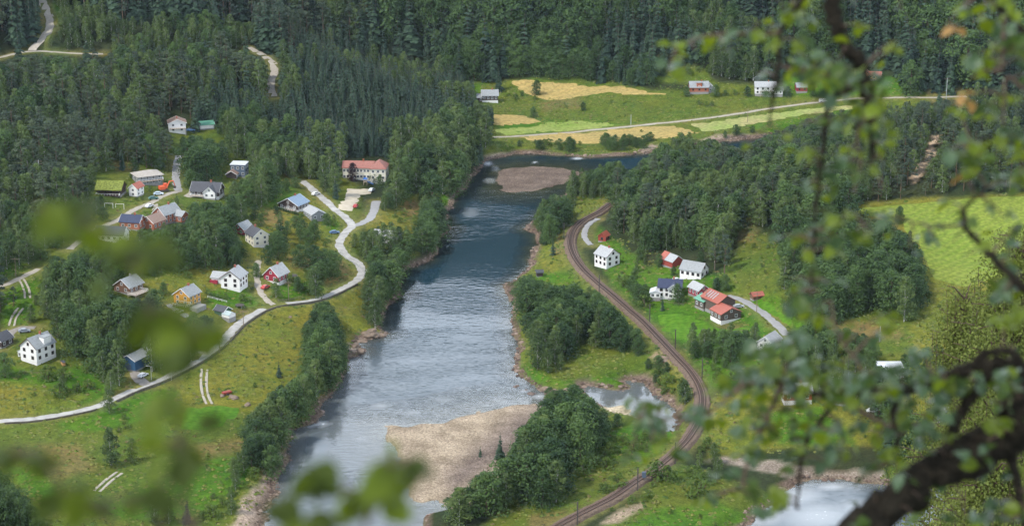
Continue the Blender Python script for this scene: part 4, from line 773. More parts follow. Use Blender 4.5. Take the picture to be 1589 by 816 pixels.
for wi, (place, P, mix, s, (h0, h1)) in reversed(list(enumerate(WOODS))):
    s *= .80; ks = list(mix); pr = np.array([mix[k] for k in ks]); pr = pr / pr.sum()
    gx, gy = np.meshgrid(np.arange(-440, 440, s), np.arange(540, 1420, s)); gx = (gx + rg.uniform(-.48, .48, gx.shape) * s).ravel(); gy = (gy + rg.uniform(-.48, .48, gy.shape) * s).ravel()
    gz = T(gx, gy); u, v, d = proj(gx, gy, gz); k = pip(P, u, v) & (gz > .35); gx, gy, gz = gx[k], gy[k], gz[k]
    rd = bil(RD, gx, gy); k = rd > 4.5; gx, gy, gz = gx[k], gy[k], gz[k]
    if not len(gx): continue
    # clumps of one kind stand together
    cl_ = (vnoise(gx, gy, 34, wi + 40) * .5 + .5) * .55 + rg.uniform(0, 1, gx.shape) * .45; rank = cl_.argsort().argsort() / len(cl_); kind = np.searchsorted(np.cumsum(pr), rank * .9999)
    hh = 1.15 * h0 + (1.18 * h1 - h0) * np.clip(.5 + .35 * vnoise(gx, gy, 20, wi + 3) + rg.normal(0, .30, gx.shape), -.25, 1.2)
    wfs = np.array([CROWNW[ks[q]] for q in kind]); hh = np.where(np.array([ks[q] == sh for q in kind]), np.minimum(hh, rg.uniform(2, 4.5, gx.shape)), hh)
    done = np.zeros(gx.shape, bool)
    for f in (1, .8, .62, .45):
        k = ~done; okk = silhouette_ok(gx[k], gy[k], gz[k], hh[k] * f, wfs[k]); ii = np.nonzero(k)[0][okk]
        for i in ii:
            done[i] = True
            if free(gx[i], gy[i], s * .72): trees.append((ks[kind[i]], gx[i], gy[i], gz[i], hh[i] * f, place, rg.uniform(.9, 1.15) if f == 1 else 1.25))
for P, s, (h0, h1) in OPEN:
    gx, gy = np.meshgrid(np.arange(-400, 400, s), np.arange(540, 1300, s)); gx = (gx + rg.uniform(-.5, .5, gx.shape) * s).ravel(); gy = (gy + rg.uniform(-.5, .5, gy.shape) * s).ravel(); gz = T(gx, gy); u, v, d = proj(gx, gy, gz)
    hh = rg.uniform(h0, h1, gx.shape); k = pip(P, u, v) & (gz > .5) & (bil(RD, gx, gy) > 5); gx, gy, gz, hh = gx[k], gy[k], gz[k], hh[k]
    if not len(gx): continue
    k = silhouette_ok(gx, gy, gz, hh, np.full(gx.shape, 1.3), False)
    for i in np.nonzero(k)[0]:
        if free(gx[i], gy[i], 3): trees.append((sh, gx[i], gy[i], gz[i], hh[i], 'in the open meadow', 1.0))
print('TREES', len(trees), {k: sum(t[0] == k for t in trees) for k in CROWNW})
# ------------------------------------------------------------------ the largest 300 of each kind in the picture stand as things, the rest are woods
by = {}
for t in trees:
    u, v, d = proj(t[1], t[2], t[3] + t[4] * .5); d = float(d); inside = -5 < u < 1594 and -15 < v < 825
    by.setdefault(t[0], []).append((t[4] / d * (1.0 if inside else .01), t, float(u), float(v)))
CAP = 285
def gn_scatter(name, kind, items):
    col = bpy.data.collections.new('kinds_of_' + kind)
    for i, p in enumerate(PROTO[kind]): col.objects.link(bpy.data.objects.new('%s_form_%d' % (kind, i), p[2]))
    n = len(items); me = bpy.data.meshes.new(name); me.vertices.add(n)
    me.vertices.foreach_set('co', np.array([(t[1], t[2], t[3]) for t in items], dtype=np.float32).ravel())
    r_ = np.random.RandomState(len(items)); idx_ = r_.randint(0, len(PROTO[kind]), n)
    sc = np.array([(t[4] / PROTO[kind][q][3]) for t, q in zip(items, idx_)]); wf = np.array([t[6] for t in items]) * r_.uniform(.88, 1.14, n)
    a1 = me.attributes.new('pick', 'INT', 'POINT'); a1.data.foreach_set('value', idx_.astype(np.int32))
    a2 = me.attributes.new('size', 'FLOAT_VECTOR', 'POINT'); a2.data.foreach_set('vector', np.c_[sc * wf, sc * wf, sc].astype(np.float32).ravel())
    a3 = me.attributes.new('turn', 'FLOAT_VECTOR', 'POINT'); a3.data.foreach_set('vector', np.c_[r_.uniform(-.05, .05, n), r_.uniform(-.05, .05, n), r_.uniform(0, 6.28, n)].astype(np.float32).ravel())
    o = link(name, me); ng = bpy.data.node_groups.new(name, 'GeometryNodeTree'); ng.interface.new_socket('Geometry', in_out='INPUT', socket_type='NodeSocketGeometry'); ng.interface.new_socket('Geometry', in_out='OUTPUT', socket_type='NodeSocketGeometry')
    gi = ng.nodes.new('NodeGroupInput'); go = ng.nodes.new('NodeGroupOutput'); iop = ng.nodes.new('GeometryNodeInstanceOnPoints'); ci = ng.nodes.new('GeometryNodeCollectionInfo')
    ci.inputs['Collection'].default_value = col; ci.inputs['Separate Children'].default_value = True; ci.inputs['Reset Children'].default_value = True
    def na(nm, ty):
        q = ng.nodes.new('GeometryNodeInputNamedAttribute'); q.data_type = ty; q.inputs['Name'].default_value = nm; return q.outputs['Attribute']
    L(ng, gi.outputs[0], iop.inputs['Points']); L(ng, ci.outputs[0], iop.inputs['Instance']); iop.inputs['Pick Instance'].default_value = True
    L(ng, na('pick', 'INT'), iop.inputs['Instance Index']); L(ng, na('turn', 'FLOAT_VECTOR'), iop.inputs['Rotation']); L(ng, na('size', 'FLOAT_VECTOR'), iop.inputs['Scale']); L(ng, iop.outputs[0], go.inputs[0])
    md = o.modifiers.new('scatter', 'NODES'); md.node_group = ng
    return tag(o, kind='stuff')
LANDM = [(60,550,'the white house at the left edge'),(352,435,'the L-shaped white house'),(292,458,'the yellow house'),(205,445,'the brown cabin with the deck'),(430,425,'the crimson house'),(398,368,'the cream house with the dark roof'),
 (377,355,'the small red shed'),(457,318,'the dark chalet'),(567,262,'the school'),(370,262,'the blue house'),(325,295,'the dark-roofed villa'),(230,275,'the grey bungalow'),(175,290,'the turf-roofed cabin'),(265,332,'the red house with the grey roof'),
 (178,365,'the long white house'),(275,188,'the white house on the slope'),(65,60,'the hairpin of the gravel road'),(425,110,'the short forest road bend'),(250,84,'the upper gravel road'),(213,555,'the blue garage'),(350,485,'the green garden shed'),
 (758,150,'the dark far farmhouse'),(1085,135,'the red far farmhouse'),(1190,137,'the white far farmhouse'),(1345,115,'the orange timber house'),(937,366,'the red railway cabin'),(942,400,'the white house by the railway'),
 (1077,415,'the white house with the grey roof'),(1037,448,'the white house with the navy roof'),(1110,475,'the brown barns'),(1193,530,'the half-hidden white cottage'),(1235,612,'the red house above the stream'),(1380,572,'the pale flat-roofed house'),
 (325,650,'the bright lawn'),(320,600,'the twin farm track'),(560,420,'the road bend'),(100,640,'the road at the lower left'),(565,540,'the rocky point'),(497,657,'the white water'),(640,405,'the dark pool'),(745,250,'the river rapids'),
 (835,280,'the gravel island'),(820,150,'the upper hay field'),(905,210,'the far hay strip'),(1200,180,'the valley road'),(905,350,'the upper railway curve'),(1000,505,'the railway straight'),(1085,610,'the railway bend'),(950,772,'the lower railway curve'),
 (720,700,'the gravel bar'),(950,620,'the lagoon'),(860,500,'the right bank clearing'),(1450,360,'the mown field'),(1445,240,'the sandy bank'),(1260,750,'the side stream'),(1180,430,'the rough slope'),(1330,510,'the heather slope'),(530,300,'the school yard'),
 (180,750,'the meadow track'),(40,455,'the garden track'),(900,30,'the dark far forest'),(650,30,'the forest gully'),(1150,60,'the pale birches'),(1500,60,'the felled bank'),(300,20,'the top forest'),(560,150,'the plantation middle'),(200,140,'the mixed slope')]
KW = {sp: 'spruce', pi_: 'pine', bi: 'birch', br: 'round-crowned leafy tree', sh: 'bush'}
ORD = ['nearest', 'second nearest', 'third nearest', 'fourth nearest', 'fifth nearest', 'sixth nearest', 'seventh nearest', 'eighth nearest', 'ninth nearest', 'tenth nearest', 'eleventh nearest', 'twelfth nearest', 'thirteenth nearest', 'fourteenth nearest', 'fifteenth nearest', 'sixteenth nearest']
def size_word(kd, h):
    a_, b_ = {sp: (11, 17), pi_: (10, 13), bi: (8, 12), br: (8, 12), sh: (1.6, 3.2)}[kd]
    return 'small' if h < a_ else 'tall' if h > b_ else 'middling'
buckets = {}
solo = {}
for kd, lst in by.items():
    lst.sort(key=lambda q: -q[0]); solo[kd] = lst[:CAP]; rest = [q[1] for q in lst[CAP:]]
    if rest: gn_scatter({sp: 'spruce_forest', pi_: 'pine_wood', bi: 'birch_wood', br: 'broadleaf_wood', sh: 'low_undergrowth'}[kd], kd, rest)
    for q in solo[kd]:
        s_, t, u, v = q; bl = min(LANDM, key=lambda m_: math.hypot(m_[0] - u, (m_[1] - v) * 1.6)); du, dv = u - bl[0], (v - bl[1]) * 1.6
        an = math.degrees(math.atan2(-dv, du)) % 360; rel = ['right of', 'behind and right of', 'behind', 'behind and left of', 'left of', 'in front and left of', 'in front of', 'in front and right of'][int((an + 22.5) // 45) % 8]
        buckets.setdefault((kd, size_word(kd, t[4]), rel, bl[2]), []).append((math.hypot(du, dv), q))
def stand(kd, t, label, group, r_):
    q = r_.randrange(len(PROTO[kd])); crown, trunk, whole, nom = PROTO[kd][q]; s = t[4] / nom; w = t[6] * r_.uniform(.9, 1.1)
    d = float(proj(t[1], t[2], t[3])[2]); px = t[4] * FP / d
    if px > 34 and kd != sh:
        o = link(kd, None, loc=(t[1], t[2], t[3])); link('trunk', trunk, o); link('crown', crown, o)
    else: o = link(kd, whole, loc=(t[1], t[2], t[3]))
    o.scale = (s * w, s * w, s); o.rotation_euler = (0, 0, r_.uniform(0, 6.28)); tag(o, label, 'bush' if kd == sh else 'tree', group)
rr_ = random.Random(3)
for (kd, sw, rel, lm), lst in buckets.items():
    lst.sort(key=lambda q: q[0])
    for i, (dd, (s_, t, u, v)) in enumerate(lst):
        if i < len(ORD) and len(lst) <= 40:
            lab = '%s %s %s %s' % (sw, KW[kd], rel, lm) if len(lst) == 1 else '%s of the %s %s %s %s' % (ORD[i], sw, {sp: 'spruces', pi_: 'pines', bi: 'birches', br: 'leafy trees', sh: 'bushes'}[kd], rel, lm)
            grp = '%s %s' % ({sp: 'spruces', pi_: 'pines', bi: 'birches', br: 'leafy trees', sh: 'bushes'}[kd], t[5] if t[5] != 'single' else 'standing on their own')
        else:
            lab = 'one of the farther %s %s %s %s' % (sw, {sp: 'spruces', pi_: 'pines', bi: 'birches', br: 'leafy trees', sh: 'bushes'}[kd], rel, lm)
            grp = 'farther %s %s %s %s' % (sw, {sp: 'spruces', pi_: 'pines', bi: 'birches', br: 'leafy trees', sh: 'bushes'}[kd], rel, lm)
        if len(lab.split()) > 16: lab = lab.replace(' ' + sw + ' ', ' ', 1)
        if len(lab.split()) > 16: lab = lab.replace('and left ', '').replace('and right ', '').replace('the L-shaped', 'L-shaped')
        stand(kd, t, lab, grp, rr_)

x, y, z = hit(547, 281)
cm = PROTO[br][1][0].copy(); cm.materials.clear(); cm.materials.append(LM['copper']); o = link('copper_beech', None, loc=(x, y, z)); o.scale = (.62, .62, .74); link('trunk', PROTO[br][1][1], o); link('crown', cm, o); tag(o, 'dark purple-leaved tree in front of the school wall', 'tree')
# ------------------------------------------------------------------ stuff nobody could count: tufts, stones
def gn_points(name, protos, pts, scl, rot, idxs):
    col = bpy.data.collections.new('forms_of_' + name)
    for i, p in enumerate(protos): col.objects.link(bpy.data.objects.new('%s_form_%d' % (name, i), p))
    n = len(pts); me = bpy.data.meshes.new(name); me.vertices.add(n); me.vertices.foreach_set('co', np.asarray(pts, dtype=np.float32).ravel())
    a1 = me.attributes.new('pick', 'INT', 'POINT'); a1.data.foreach_set('value', np.asarray(idxs, dtype=np.int32))
    a2 = me.attributes.new('size', 'FLOAT_VECTOR', 'POINT'); a2.data.foreach_set('vector', np.asarray(scl, dtype=np.float32).ravel())
    a3 = me.attributes.new('turn', 'FLOAT_VECTOR', 'POINT'); a3.data.foreach_set('vector', np.asarray(rot, dtype=np.float32).ravel())
    o = link(name, me); ng = bpy.data.node_groups.new(name, 'GeometryNodeTree'); ng.interface.new_socket('Geometry', in_out='INPUT', socket_type='NodeSocketGeometry'); ng.interface.new_socket('Geometry', in_out='OUTPUT', socket_type='NodeSocketGeometry')
    gi = ng.nodes.new('NodeGroupInput'); go = ng.nodes.new('NodeGroupOutput'); iop = ng.nodes.new('GeometryNodeInstanceOnPoints'); ci = ng.nodes.new('GeometryNodeCollectionInfo')
    ci.inputs['Collection'].default_value = col; ci.inputs['Separate Children'].default_value = True; ci.inputs['Reset Children'].default_value = True
    def na(nm, ty):
        q = ng.nodes.new('GeometryNodeInputNamedAttribute'); q.data_type = ty; q.inputs['Name'].default_value = nm; return q.outputs['Attribute']
    L(ng, gi.outputs[0], iop.inputs['Points']); L(ng, ci.outputs[0], iop.inputs['Instance']); iop.inputs['Pick Instance'].default_value = True
    L(ng, na('pick', 'INT'), iop.inputs['Instance Index']); L(ng, na('turn', 'FLOAT_VECTOR'), iop.inputs['Rotation']); L(ng, na('size', 'FLOAT_VECTOR'), iop.inputs['Scale']); L(ng, iop.outputs[0], go.inputs[0])
    o.modifiers.new('scatter', 'NODES').node_group = ng
    return tag(o, kind='stuff')
def tuft_proto(mats):
    P = []; Nn = []
    for k in range(16): a_ = rs.uniform(0, 6.28); r_ = rs.uniform(0, .55); P.append((math.cos(a_) * r_, math.sin(a_) * r_, rs.uniform(.08, .5) * (1 - r_ * .8))); Nn.append((math.cos(a_) * .8, math.sin(a_) * .8, rs.uniform(.3, 1)))
    V, Q = quads(np.array(P), np.array(Nn), .5); return mesh_np('tuft', V, Q, mats)
def rand_mat(name, cols, rough=.9):
    m = bpy.data.materials.new(name); m.use_nodes = True; t = m.node_tree; b = t.nodes['Principled BSDF']; b.inputs['Roughness'].default_value = rough; b.inputs['Specular IOR Level'].default_value = .15
    oi = N(t, 'ShaderNodeObjectInfo'); r = N(t, 'ShaderNodeValToRGB'); L(t, oi.outputs['Random'], r.inputs['Fac'])
    els = r.color_ramp.elements
    for i, c in enumerate(cols):
        e_ = els[i] if i < 2 else els.new(1.0)
        e_.position = i / (len(cols) - 1); e_.color = (*c, 1)
    L(t, r.outputs['Color'], b.inputs['Base Color']); return m
mt1 = rand_mat('meadow_grass', [(.09, .13, .03), (.17, .19, .05), (.18, .18, .05), (.11, .17, .03)]); mt2 = rand_mat('weedy_green', [(.05, .09, .025), (.09, .15, .03), (.16, .13, .06)])
def rock_proto(m, k=1.0):
    bm = bmesh.new(); bmesh.ops.create_icosphere(bm, subdivisions=2 if k > 1 else 1, radius=.5)
    for v in bm.verts: v.co *= 1 + rs.uniform(-.22, .22); v.co.z *= .62
    me = bpy.data.meshes.new('stone'); bm.to_mesh(me); bm.free(); me.materials.append(m); return me
m_st = rand_mat('river_stone', [(.14, .11, .085), (.25, .20, .15), (.36, .30, .23), (.19, .16, .125)]); m_dst = rand_mat('dark_river_stone', [(.09, .072, .06), (.17, .135, .11), (.23, .19, .155), (.12, .10, .085)]); m_bank = rand_mat('brown_bank_stone', [(.07, .05, .04), (.15, .105, .08), (.26, .20, .16)])
tufts = [tuft_proto([mt1]), tuft_proto([mt1]), tuft_proto([mt2]), tuft_proto([mt2])]
rg = np.random.RandomState(21)
def scatter_pts(n, cond):
    x = rg.uniform(-330, 330, n); y = rg.uniform(565, 1230, n); z = T(x, y); u, v, d = proj(x, y, z); k = (u > -20) & (u < 1610) & (v > 80) & (v < 840) & cond(x, y, z, u, v); return x[k], y[k], z[k], u[k], v[k]
MEAD = [P for P, s_, h_ in OPEN] + [P for c, f, P in PAINT[3:]]
SHEETS = [[(276,634),(300,629),(330,628),(360,621),(378,624),(372,645),(350,664),(315,672),(276,668)], [(1008,486),(1035,481),(1075,487),(1120,508),(1172,512),(1140,522),(1060,535),(1035,523)], [(1292,326),(1400,314),(1620,299),(1640,380),(1560,430),(1500,448),(1440,434),(1420,385),(1384,345)],
 [(786,124),(818,121),(880,127),(960,132),(1062,148),(960,146),(895,151),(828,152)], [(760,176),(800,177),(846,190),(820,196),(760,199)], [(762,198),(1045,188),(1090,208),(900,226),(785,216)], [(1065,192),(1325,161),(1330,170),(1180,192),(1090,206)], [(1142,452),(1185,462),(1250,505),(1212,500),(1165,470)], [(536,292),(583,293),(556,318),(549,328),(524,320)]]
def c1(x, y, z, u, v):
    k = (bil(dwet, x, y) > 2.5) & (bil(db, x, y) > 1) & (bil(RD, x, y) > 2.5)
    dens = vnoise(x, y, 18, 61) * .5 + vnoise(x, y, 6, 62) * .5; k &= rg.uniform(-1, 1, x.shape) < dens + .15
    ins = np.zeros(x.shape, bool)
    for P in MEAD: ins |= pip(P, u, v)
    for P in SHEETS: ins &= ~pip(P, u, v)
    return k & ins
x, y, z, u, v = scatter_pts(130000, c1); n = len(x); s = rg.uniform(.5, 1.5, n); pk = (vnoise(x, y, 13, 63) + rg.normal(0, .4, n) > .35).astype(int) * 2 + rg.randint(0, 2, n)
gn_points('grass', tufts, np.c_[x, y, z - .03], np.c_[s * 1.2, s * 1.2, s * rg.uniform(.5, 1.1, n)], np.c_[np.zeros(n), np.zeros(n), rg.uniform(0, 6.28, n)], pk)
print('TUFTS', n)
x, y, z, u, v = scatter_pts(260000, lambda x, y, z, u, v: (bil(db, x, y) < 2.5) & (bil(dw, x, y) < 3) & (z > -.35)); n = len(x); s = rg.uniform(.12, .4, n) * np.where(rg.uniform(0, 1, n) < .05, 2.0, 1)
dk = (v < 330) | (sdf([(690,735),(740,690),(800,640),(860,620),(900,640),(840,690),(760,730),(700,770)], u, v) < rg.uniform(-14, 14, n))
for nm_, mm_, sel in (('gravel_bar_stones', m_st, ~dk), ('wet_dark_stones', m_dst, dk)):
    gn_points(nm_, [rock_proto(mm_) for _ in range(4)], np.c_[x, y, z + .02][sel], np.c_[s, s * rg.uniform(.6, 1, n), s][sel], np.c_[np.zeros(n), np.zeros(n), rg.uniform(0, 6.28, n)][sel], rg.randint(0, 4, n)[sel])
print('STONES', n)
x, y, z, u, v = scatter_pts(400000, lambda x, y, z, u, v: (np.abs(bil(dwet, x, y) - .4) < 1.5 + .8 * vnoise(x, y, 12, 77)) & (bil(db, x, y) > 2) & (z > -.5)); n = len(x); s = rg.uniform(.3, 1.3, n) * np.where(rg.uniform(0, 1, n) < .12, 1.9, 1)
gn_points('river_bank_stones', [rock_proto(m_bank, 2) for _ in range(4)], np.c_[x, y, z], np.c_[s, s * rg.uniform(.6, 1, n), s * rg.uniform(.6, 1.1, n)], np.c_[rg.uniform(-.3, .3, n), rg.uniform(-.3, .3, n), rg.uniform(0, 6.28, n)], rg.randint(0, 4, n)); print('BANK', n)
# ------------------------------------------------------------------ houses
def hm(name, c, **k): return mat(name, c, **k)
WALL = {'white': hm('white_boards', (.68, .67, .65), rough=.6, var=.05, vscale=1), 'cream': hm('cream_boards', (.66, .62, .50), rough=.6, var=.05, vscale=1), 'red': hm('barn_red_boards', (.26, .045, .032), rough=.7, var=.18, vscale=2),
 'crimson': hm('crimson_boards', (.27, .025, .045), rough=.7, var=.12, vscale=2), 'orange': hm('ochre_boards', (.52, .25, .035), rough=.7, var=.1, vscale=2), 'brown': hm('brown_boards', (.14, .075, .045), rough=.8, var=.2, vscale=2),
 'dark': hm('dark_boards', (.045, .030, .026), rough=.8, var=.2, vscale=2), 'grey': hm('grey_boards', (.20, .215, .22), rough=.7, var=.1, vscale=2), 'blue': hm('blue_grey_cladding', (.075, .105, .15), rough=.6, var=.12, vscale=1.5),
 'barn': hm('weathered_barn_boards', (.095, .072, .058), rough=.85, var=.25, vscale=2, stretch=(3, 3, .4)), 'green': hm('green_boards', (.05, .10, .06), rough=.7), 'timber': hm('fresh_timber', (.62, .36, .15), rough=.7, var=.12, vscale=2), 'rust': hm('red_brown_boards', (.30, .10, .055), rough=.7, var=.15, vscale=2),
 'navy': hm('blue_garage_boards', (.03, .085, .17), rough=.6, var=.1, vscale=2)}
def roof_mat(name, c, rough=.7, metal=0.0, v=.15, period=.35, tile=.35):
    """courses of tile or sheet: fine relief only, too far off to tell apart"""
    m = mat(name, c, rough, .4, metal, var=v, vscale=1.3); t = m.node_tree; b = t.nodes['Principled BSDF']
    g = N(t, 'ShaderNodeTexCoord'); w = N(t, 'ShaderNodeTexWave', bands_direction='X'); w.inputs['Scale'].default_value = .31 / period; w.inputs['Distortion'].default_value = .3; L(t, g.outputs['Object'], w.inputs['Vector'])
    bp_ = N(t, 'ShaderNodeBump'); bp_.inputs['Strength'].default_value = tile; bp_.inputs['Distance'].default_value = .06; L(t, w.outputs['Fac'], bp_.inputs['Height']); L(t, bp_.outputs[0], b.inputs['Normal']); return m
ROOF = {'slate': roof_mat('grey_slate', (.24, .255, .26)), 'pale': roof_mat('pale_grey_roof', (.31, .32, .325), period=.5), 'dark': roof_mat('dark_tile_roof', (.055, .058, .068)), 'navy': roof_mat('navy_tile_roof', (.035, .045, .085), .45), 'bluegrey': roof_mat('blue_grey_metal_roof', (.17, .24, .32), .4, .3),
 'terra': roof_mat('terracotta_tiles', (.27, .115, .09)), 'redmetal': roof_mat('red_sheet_roof', (.30, .075, .045), .5), 'green': roof_mat('green_sheet_roof', (.10, .28, .19), .5), 'beige': roof_mat('beige_grey_roof', (.33, .30, .26)), 'brownr': roof_mat('brown_tile_roof', (.23, .155, .12)),
 'turf': mat('turf_roof', (.16, .19, .045), 1, .05, var=.45, vscale=1.2, bump=1, bscale=3), 'white': mat('white_roof', (.48, .50, .52), .5), 'glass': mat('greenhouse_glass', (.35, .42, .42), .15, .6), 'rustred': roof_mat('faded_red_roof', (.33, .10, .07))}
TRIM = mat('white_trim', (.70, .70, .69), .5); STONE = mat('grey_foundation', (.24, .235, .225), .9, .2, var=.15, vscale=2); WST = mat('white_foundation', (.62, .61, .59), .8, .2, var=.08, vscale=2)
PANE = mat('window_pane', (.018, .024, .032), .06, .6); DOORM = mat('dark_door', (.09, .05, .035), .6); BRICK = mat('red_brick', (.30, .10, .065), .9, .2, var=.25, vscale=5); WOODM = mat('bleached_deck', (.36, .30, .24), .8, var=.15, vscale=3); METAL = mat('zinc_metal', (.45, .46, .47), .4, metal=.6)
def box(x0, y0, z0, x1, y1, z1): return [(x0,y0,z0),(x1,y0,z0),(x1,y1,z0),(x0,y1,z0),(x0,y0,z1),(x1,y0,z1),(x1,y1,z1),(x0,y1,z1)], [(0,3,2,1),(4,5,6,7),(0,1,5,4),(1,2,6,5),(2,3,7,6),(3,0,4,7)]
def boxes(name, bl, m, parent=None, loc=None, M=None):
    V = []; Fq = []
    for b_ in bl:
        v, f = box(*b_); o = len(V); V += v; Fq += [tuple(i + o for i in q) for q in f]
    if M is not None: V = [tuple(M @ Vector(v)) for v in V]
    return link(name, mesh(name, V, Fq, [m]), parent, loc)
_wm = {}
def window_mesh(w, h, fr='white'):
    k = (round(w, 2), round(h, 2), fr)
    if k not in _wm:
        t = .13; fm_ = TRIM if fr == 'white' else DOORM
        V = []; Fq = []
        for b_ in ((-w/2-t, 0, -t, -w/2, .09, h+t), (w/2, 0, -t, w/2+t, .09, h+t), (-w/2, .002, h, w/2, .085, h+t), (-w/2, .002, -t, w/2, .12, 0), (-.035, .004, 0, .035, .07, h)):
            v, f = box(*b_); o = len(V); V += v; Fq += [tuple(i + o for i in q) for q in f]
        v, f = box(-w/2, .006, 0, w/2, .035, h)
        _wm[k] = (mesh('window', V, Fq, [fm_]), mesh('pane', v, f, [PANE]))
    return _wm[k]
def put_window(parent, M, x, y, z, ang, w, h, fr='white'):
    """ang: outward direction of the wall face, in the volume's frame"""
    a_, b_ = window_mesh(w, h, fr); o = link('window', a_, parent); o.matrix_local = M @ Matrix.Translation((x, y, z)) @ Matrix.Rotation(ang - math.pi / 2, 4, 'Z'); link('pane', b_, o)
def volume(root, ox=0, oy=0, ang=0, Ln=10, Wd=8, h=5, rise=2.8, wall='white', roof='slate', base=.5, rows=2, hip=0.0, over=.5, oz=0.0, fr='white', bm='stone', win=True, gable_cols=2, trim=True, names=('wall', 'roof'), chim=True, solar=False, basewin=False, every=3.0):
    M = Matrix.Translation((ox, oy, oz)) @ Matrix.Rotation(math.radians(ang), 4, 'Z'); a_, b_ = Ln / 2, Wd / 2; hp = hip * min(a_, b_ * 1.0)
    def lk(nm, V, Fq, m, par=None):
        return link(nm, mesh(nm, [tuple(M @ Vector(v)) for v in V], Fq, [m]), par or root)
    V = [(-a_,-b_,base),(a_,-b_,base),(a_,b_,base),(-a_,b_,base),(-a_,-b_,h),(a_,-b_,h),(a_,b_,h),(-a_,b_,h)]; Fq = [(0,1,5,4),(2,3,7,6)]
    if hip or rise == 0: Fq += [(1,2,6,5),(3,0,4,7)]; Fq += [(4,5,6,7)] if rise == 0 else []
    else: V += [(a_,0,h+rise),(-a_,0,h+rise)]; Fq += [(1,2,6,8,5),(3,0,4,9,7)]
    wo = lk(names[0], V, Fq, WALL[wall])
    if base > 0 or True:
        v, f = box(-a_+.02, -b_+.02, -2.6, a_-.02, b_-.02, base); v = [(x*1.006, y*1.006, z) for x, y, z in v]; lk('foundation', v, f, WST if bm == 'white' else STONE)
    T_ = .2
    if rise == 0:
        v, f = box(-a_-.25, -b_-.25, h + .003, a_+.25, b_+.25, h+.35); ro = lk(names[1], v, f, ROOF[roof])
    else:
        sl = rise / b_; e = over; ex = a_ + over; ze = h - sl * e; zr = h + rise
        if hip:
            r_ = a_ - hp; ov = .02
            top = [(-ex,-b_-e,ze),(ex,-b_-e,ze),(ex,b_+e,ze),(-ex,b_+e,ze),(-r_,0,zr),(r_,0,zr)]
            V = [(x,y,z+ov) for x,y,z in top] + [(x,y,z+ov+T_) for x,y,z in top]
            Fq = [(3,2,1,0),(6,7,11,10),(7,8,11),(8,9,10,11),(9,6,10),(0,1,7,6),(1,2,8,7),(2,3,9,8),(3,0,6,9)]
        else:
            P = [(-b_-e, ze+.02), (0, zr+.02), (b_+e, ze+.02), (b_+e, ze+.02+T_), (0, zr+.02+T_*1.1), (-b_-e, ze+.02+T_)]
            V = [(-ex, y, z) for y, z in P] + [(ex, y, z) for y, z in P]
            Fq = [(0,1,4,5),(1,2,3,4),(6,11,10,7),(7,10,9,8),(0,5,11,6),(5,4,10,11),(4,3,9,10),(3,2,8,9),(1,0,6,7),(2,1,7,8)]
        ro = lk(names[1], V, Fq, ROOF[roof])
        if trim and not hip:
            for s in (-1, 1):
                V = []; Fq = []
                x0 = s * (ex + .005); x1 = s * (ex + .07)
                P = [(-b_-e-.02, ze-.06), (0, zr-.06), (b_+e+.02, ze-.06), (b_+e+.02, ze+.24), (0, zr+.26), (-b_-e-.02, ze+.24)]; o = len(V)
                V += [(x0, y, z) for y, z in P] + [(x1, y, z) for y, z in P]
                q = [(0,1,4,5),(1,2,3,4),(6,11,10,7),(7,10,9,8),(0,5,11,6),(5,4,10,11),(4,3,9,10),(3,2,8,9),(1,0,6,7),(2,1,7,8)]
                Fq += [tuple(i+o for i in (f if s > 0 else f)) for f in q]
                lk('barge_board', V, Fq, TRIM if fr == 'white' else DOORM)
        if chim:
            cx = a_ * .3; v, f = box(cx-.35, -.35, zr-.7, cx+.35, .35, zr+1.0); v2, f2 = box(cx-.45, -.45, zr+1.0, cx+.45, .45, zr+1.15); f2 = [tuple(i+8 for i in q) for q in f2]
            c_ = mesh('chimney', [tuple(M @ Vector(p)) for p in v + v2], f + f2, [BRICK if chim is True else STONE]); link('chimney', c_, ro)
    if win:
        ww, wh_ = 1.15, 1.25; cols = max(1, int(round(Ln / every)))
        sh_ = (h - base) / max(rows, 1)
        for r_ in range(rows):
            z = base + sh_ * r_ + (sh_ - wh_) * .5
            for s in (-1, 1):
                for c_ in range(cols): put_window(root, M, -a_ + Ln * (c_ + .5) / cols, s * b_, z, s * math.pi / 2, ww, wh_, fr)
                if gable_cols:
                    for c_ in range(gable_cols): put_window(root, M, s * a_, -b_ + Wd * (c_ + .5) / gable_cols, z, 0 if s > 0 else math.pi, ww, wh_, fr)
        if rise > 2 and not hip:
            for s in (-1, 1): put_window(root, M, s * a_, 0, h + rise * .18, 0 if s > 0 else math.pi, .95, min(1.1, rise * .4), fr)
    return M, ro
HS = .87
def house(name, label, u, v, az, cat='house', rot0=0, **k):
    """az: the way the ridge runs, degrees from the picture's left-right axis, turning away from the viewer"""
    x, y, z = hit(u, v); r = link(name, None, loc=(x, y, z)); r.rotation_euler = (0, 0, math.radians(az)); r.scale = (HS,) * 3; tag(r, label, cat)
    return r
def H(name, label, u, v, az, cat='house', **k):
    r = house(name, label, u, v, az, cat); M, ro = volume(r, **k); return r, M, ro
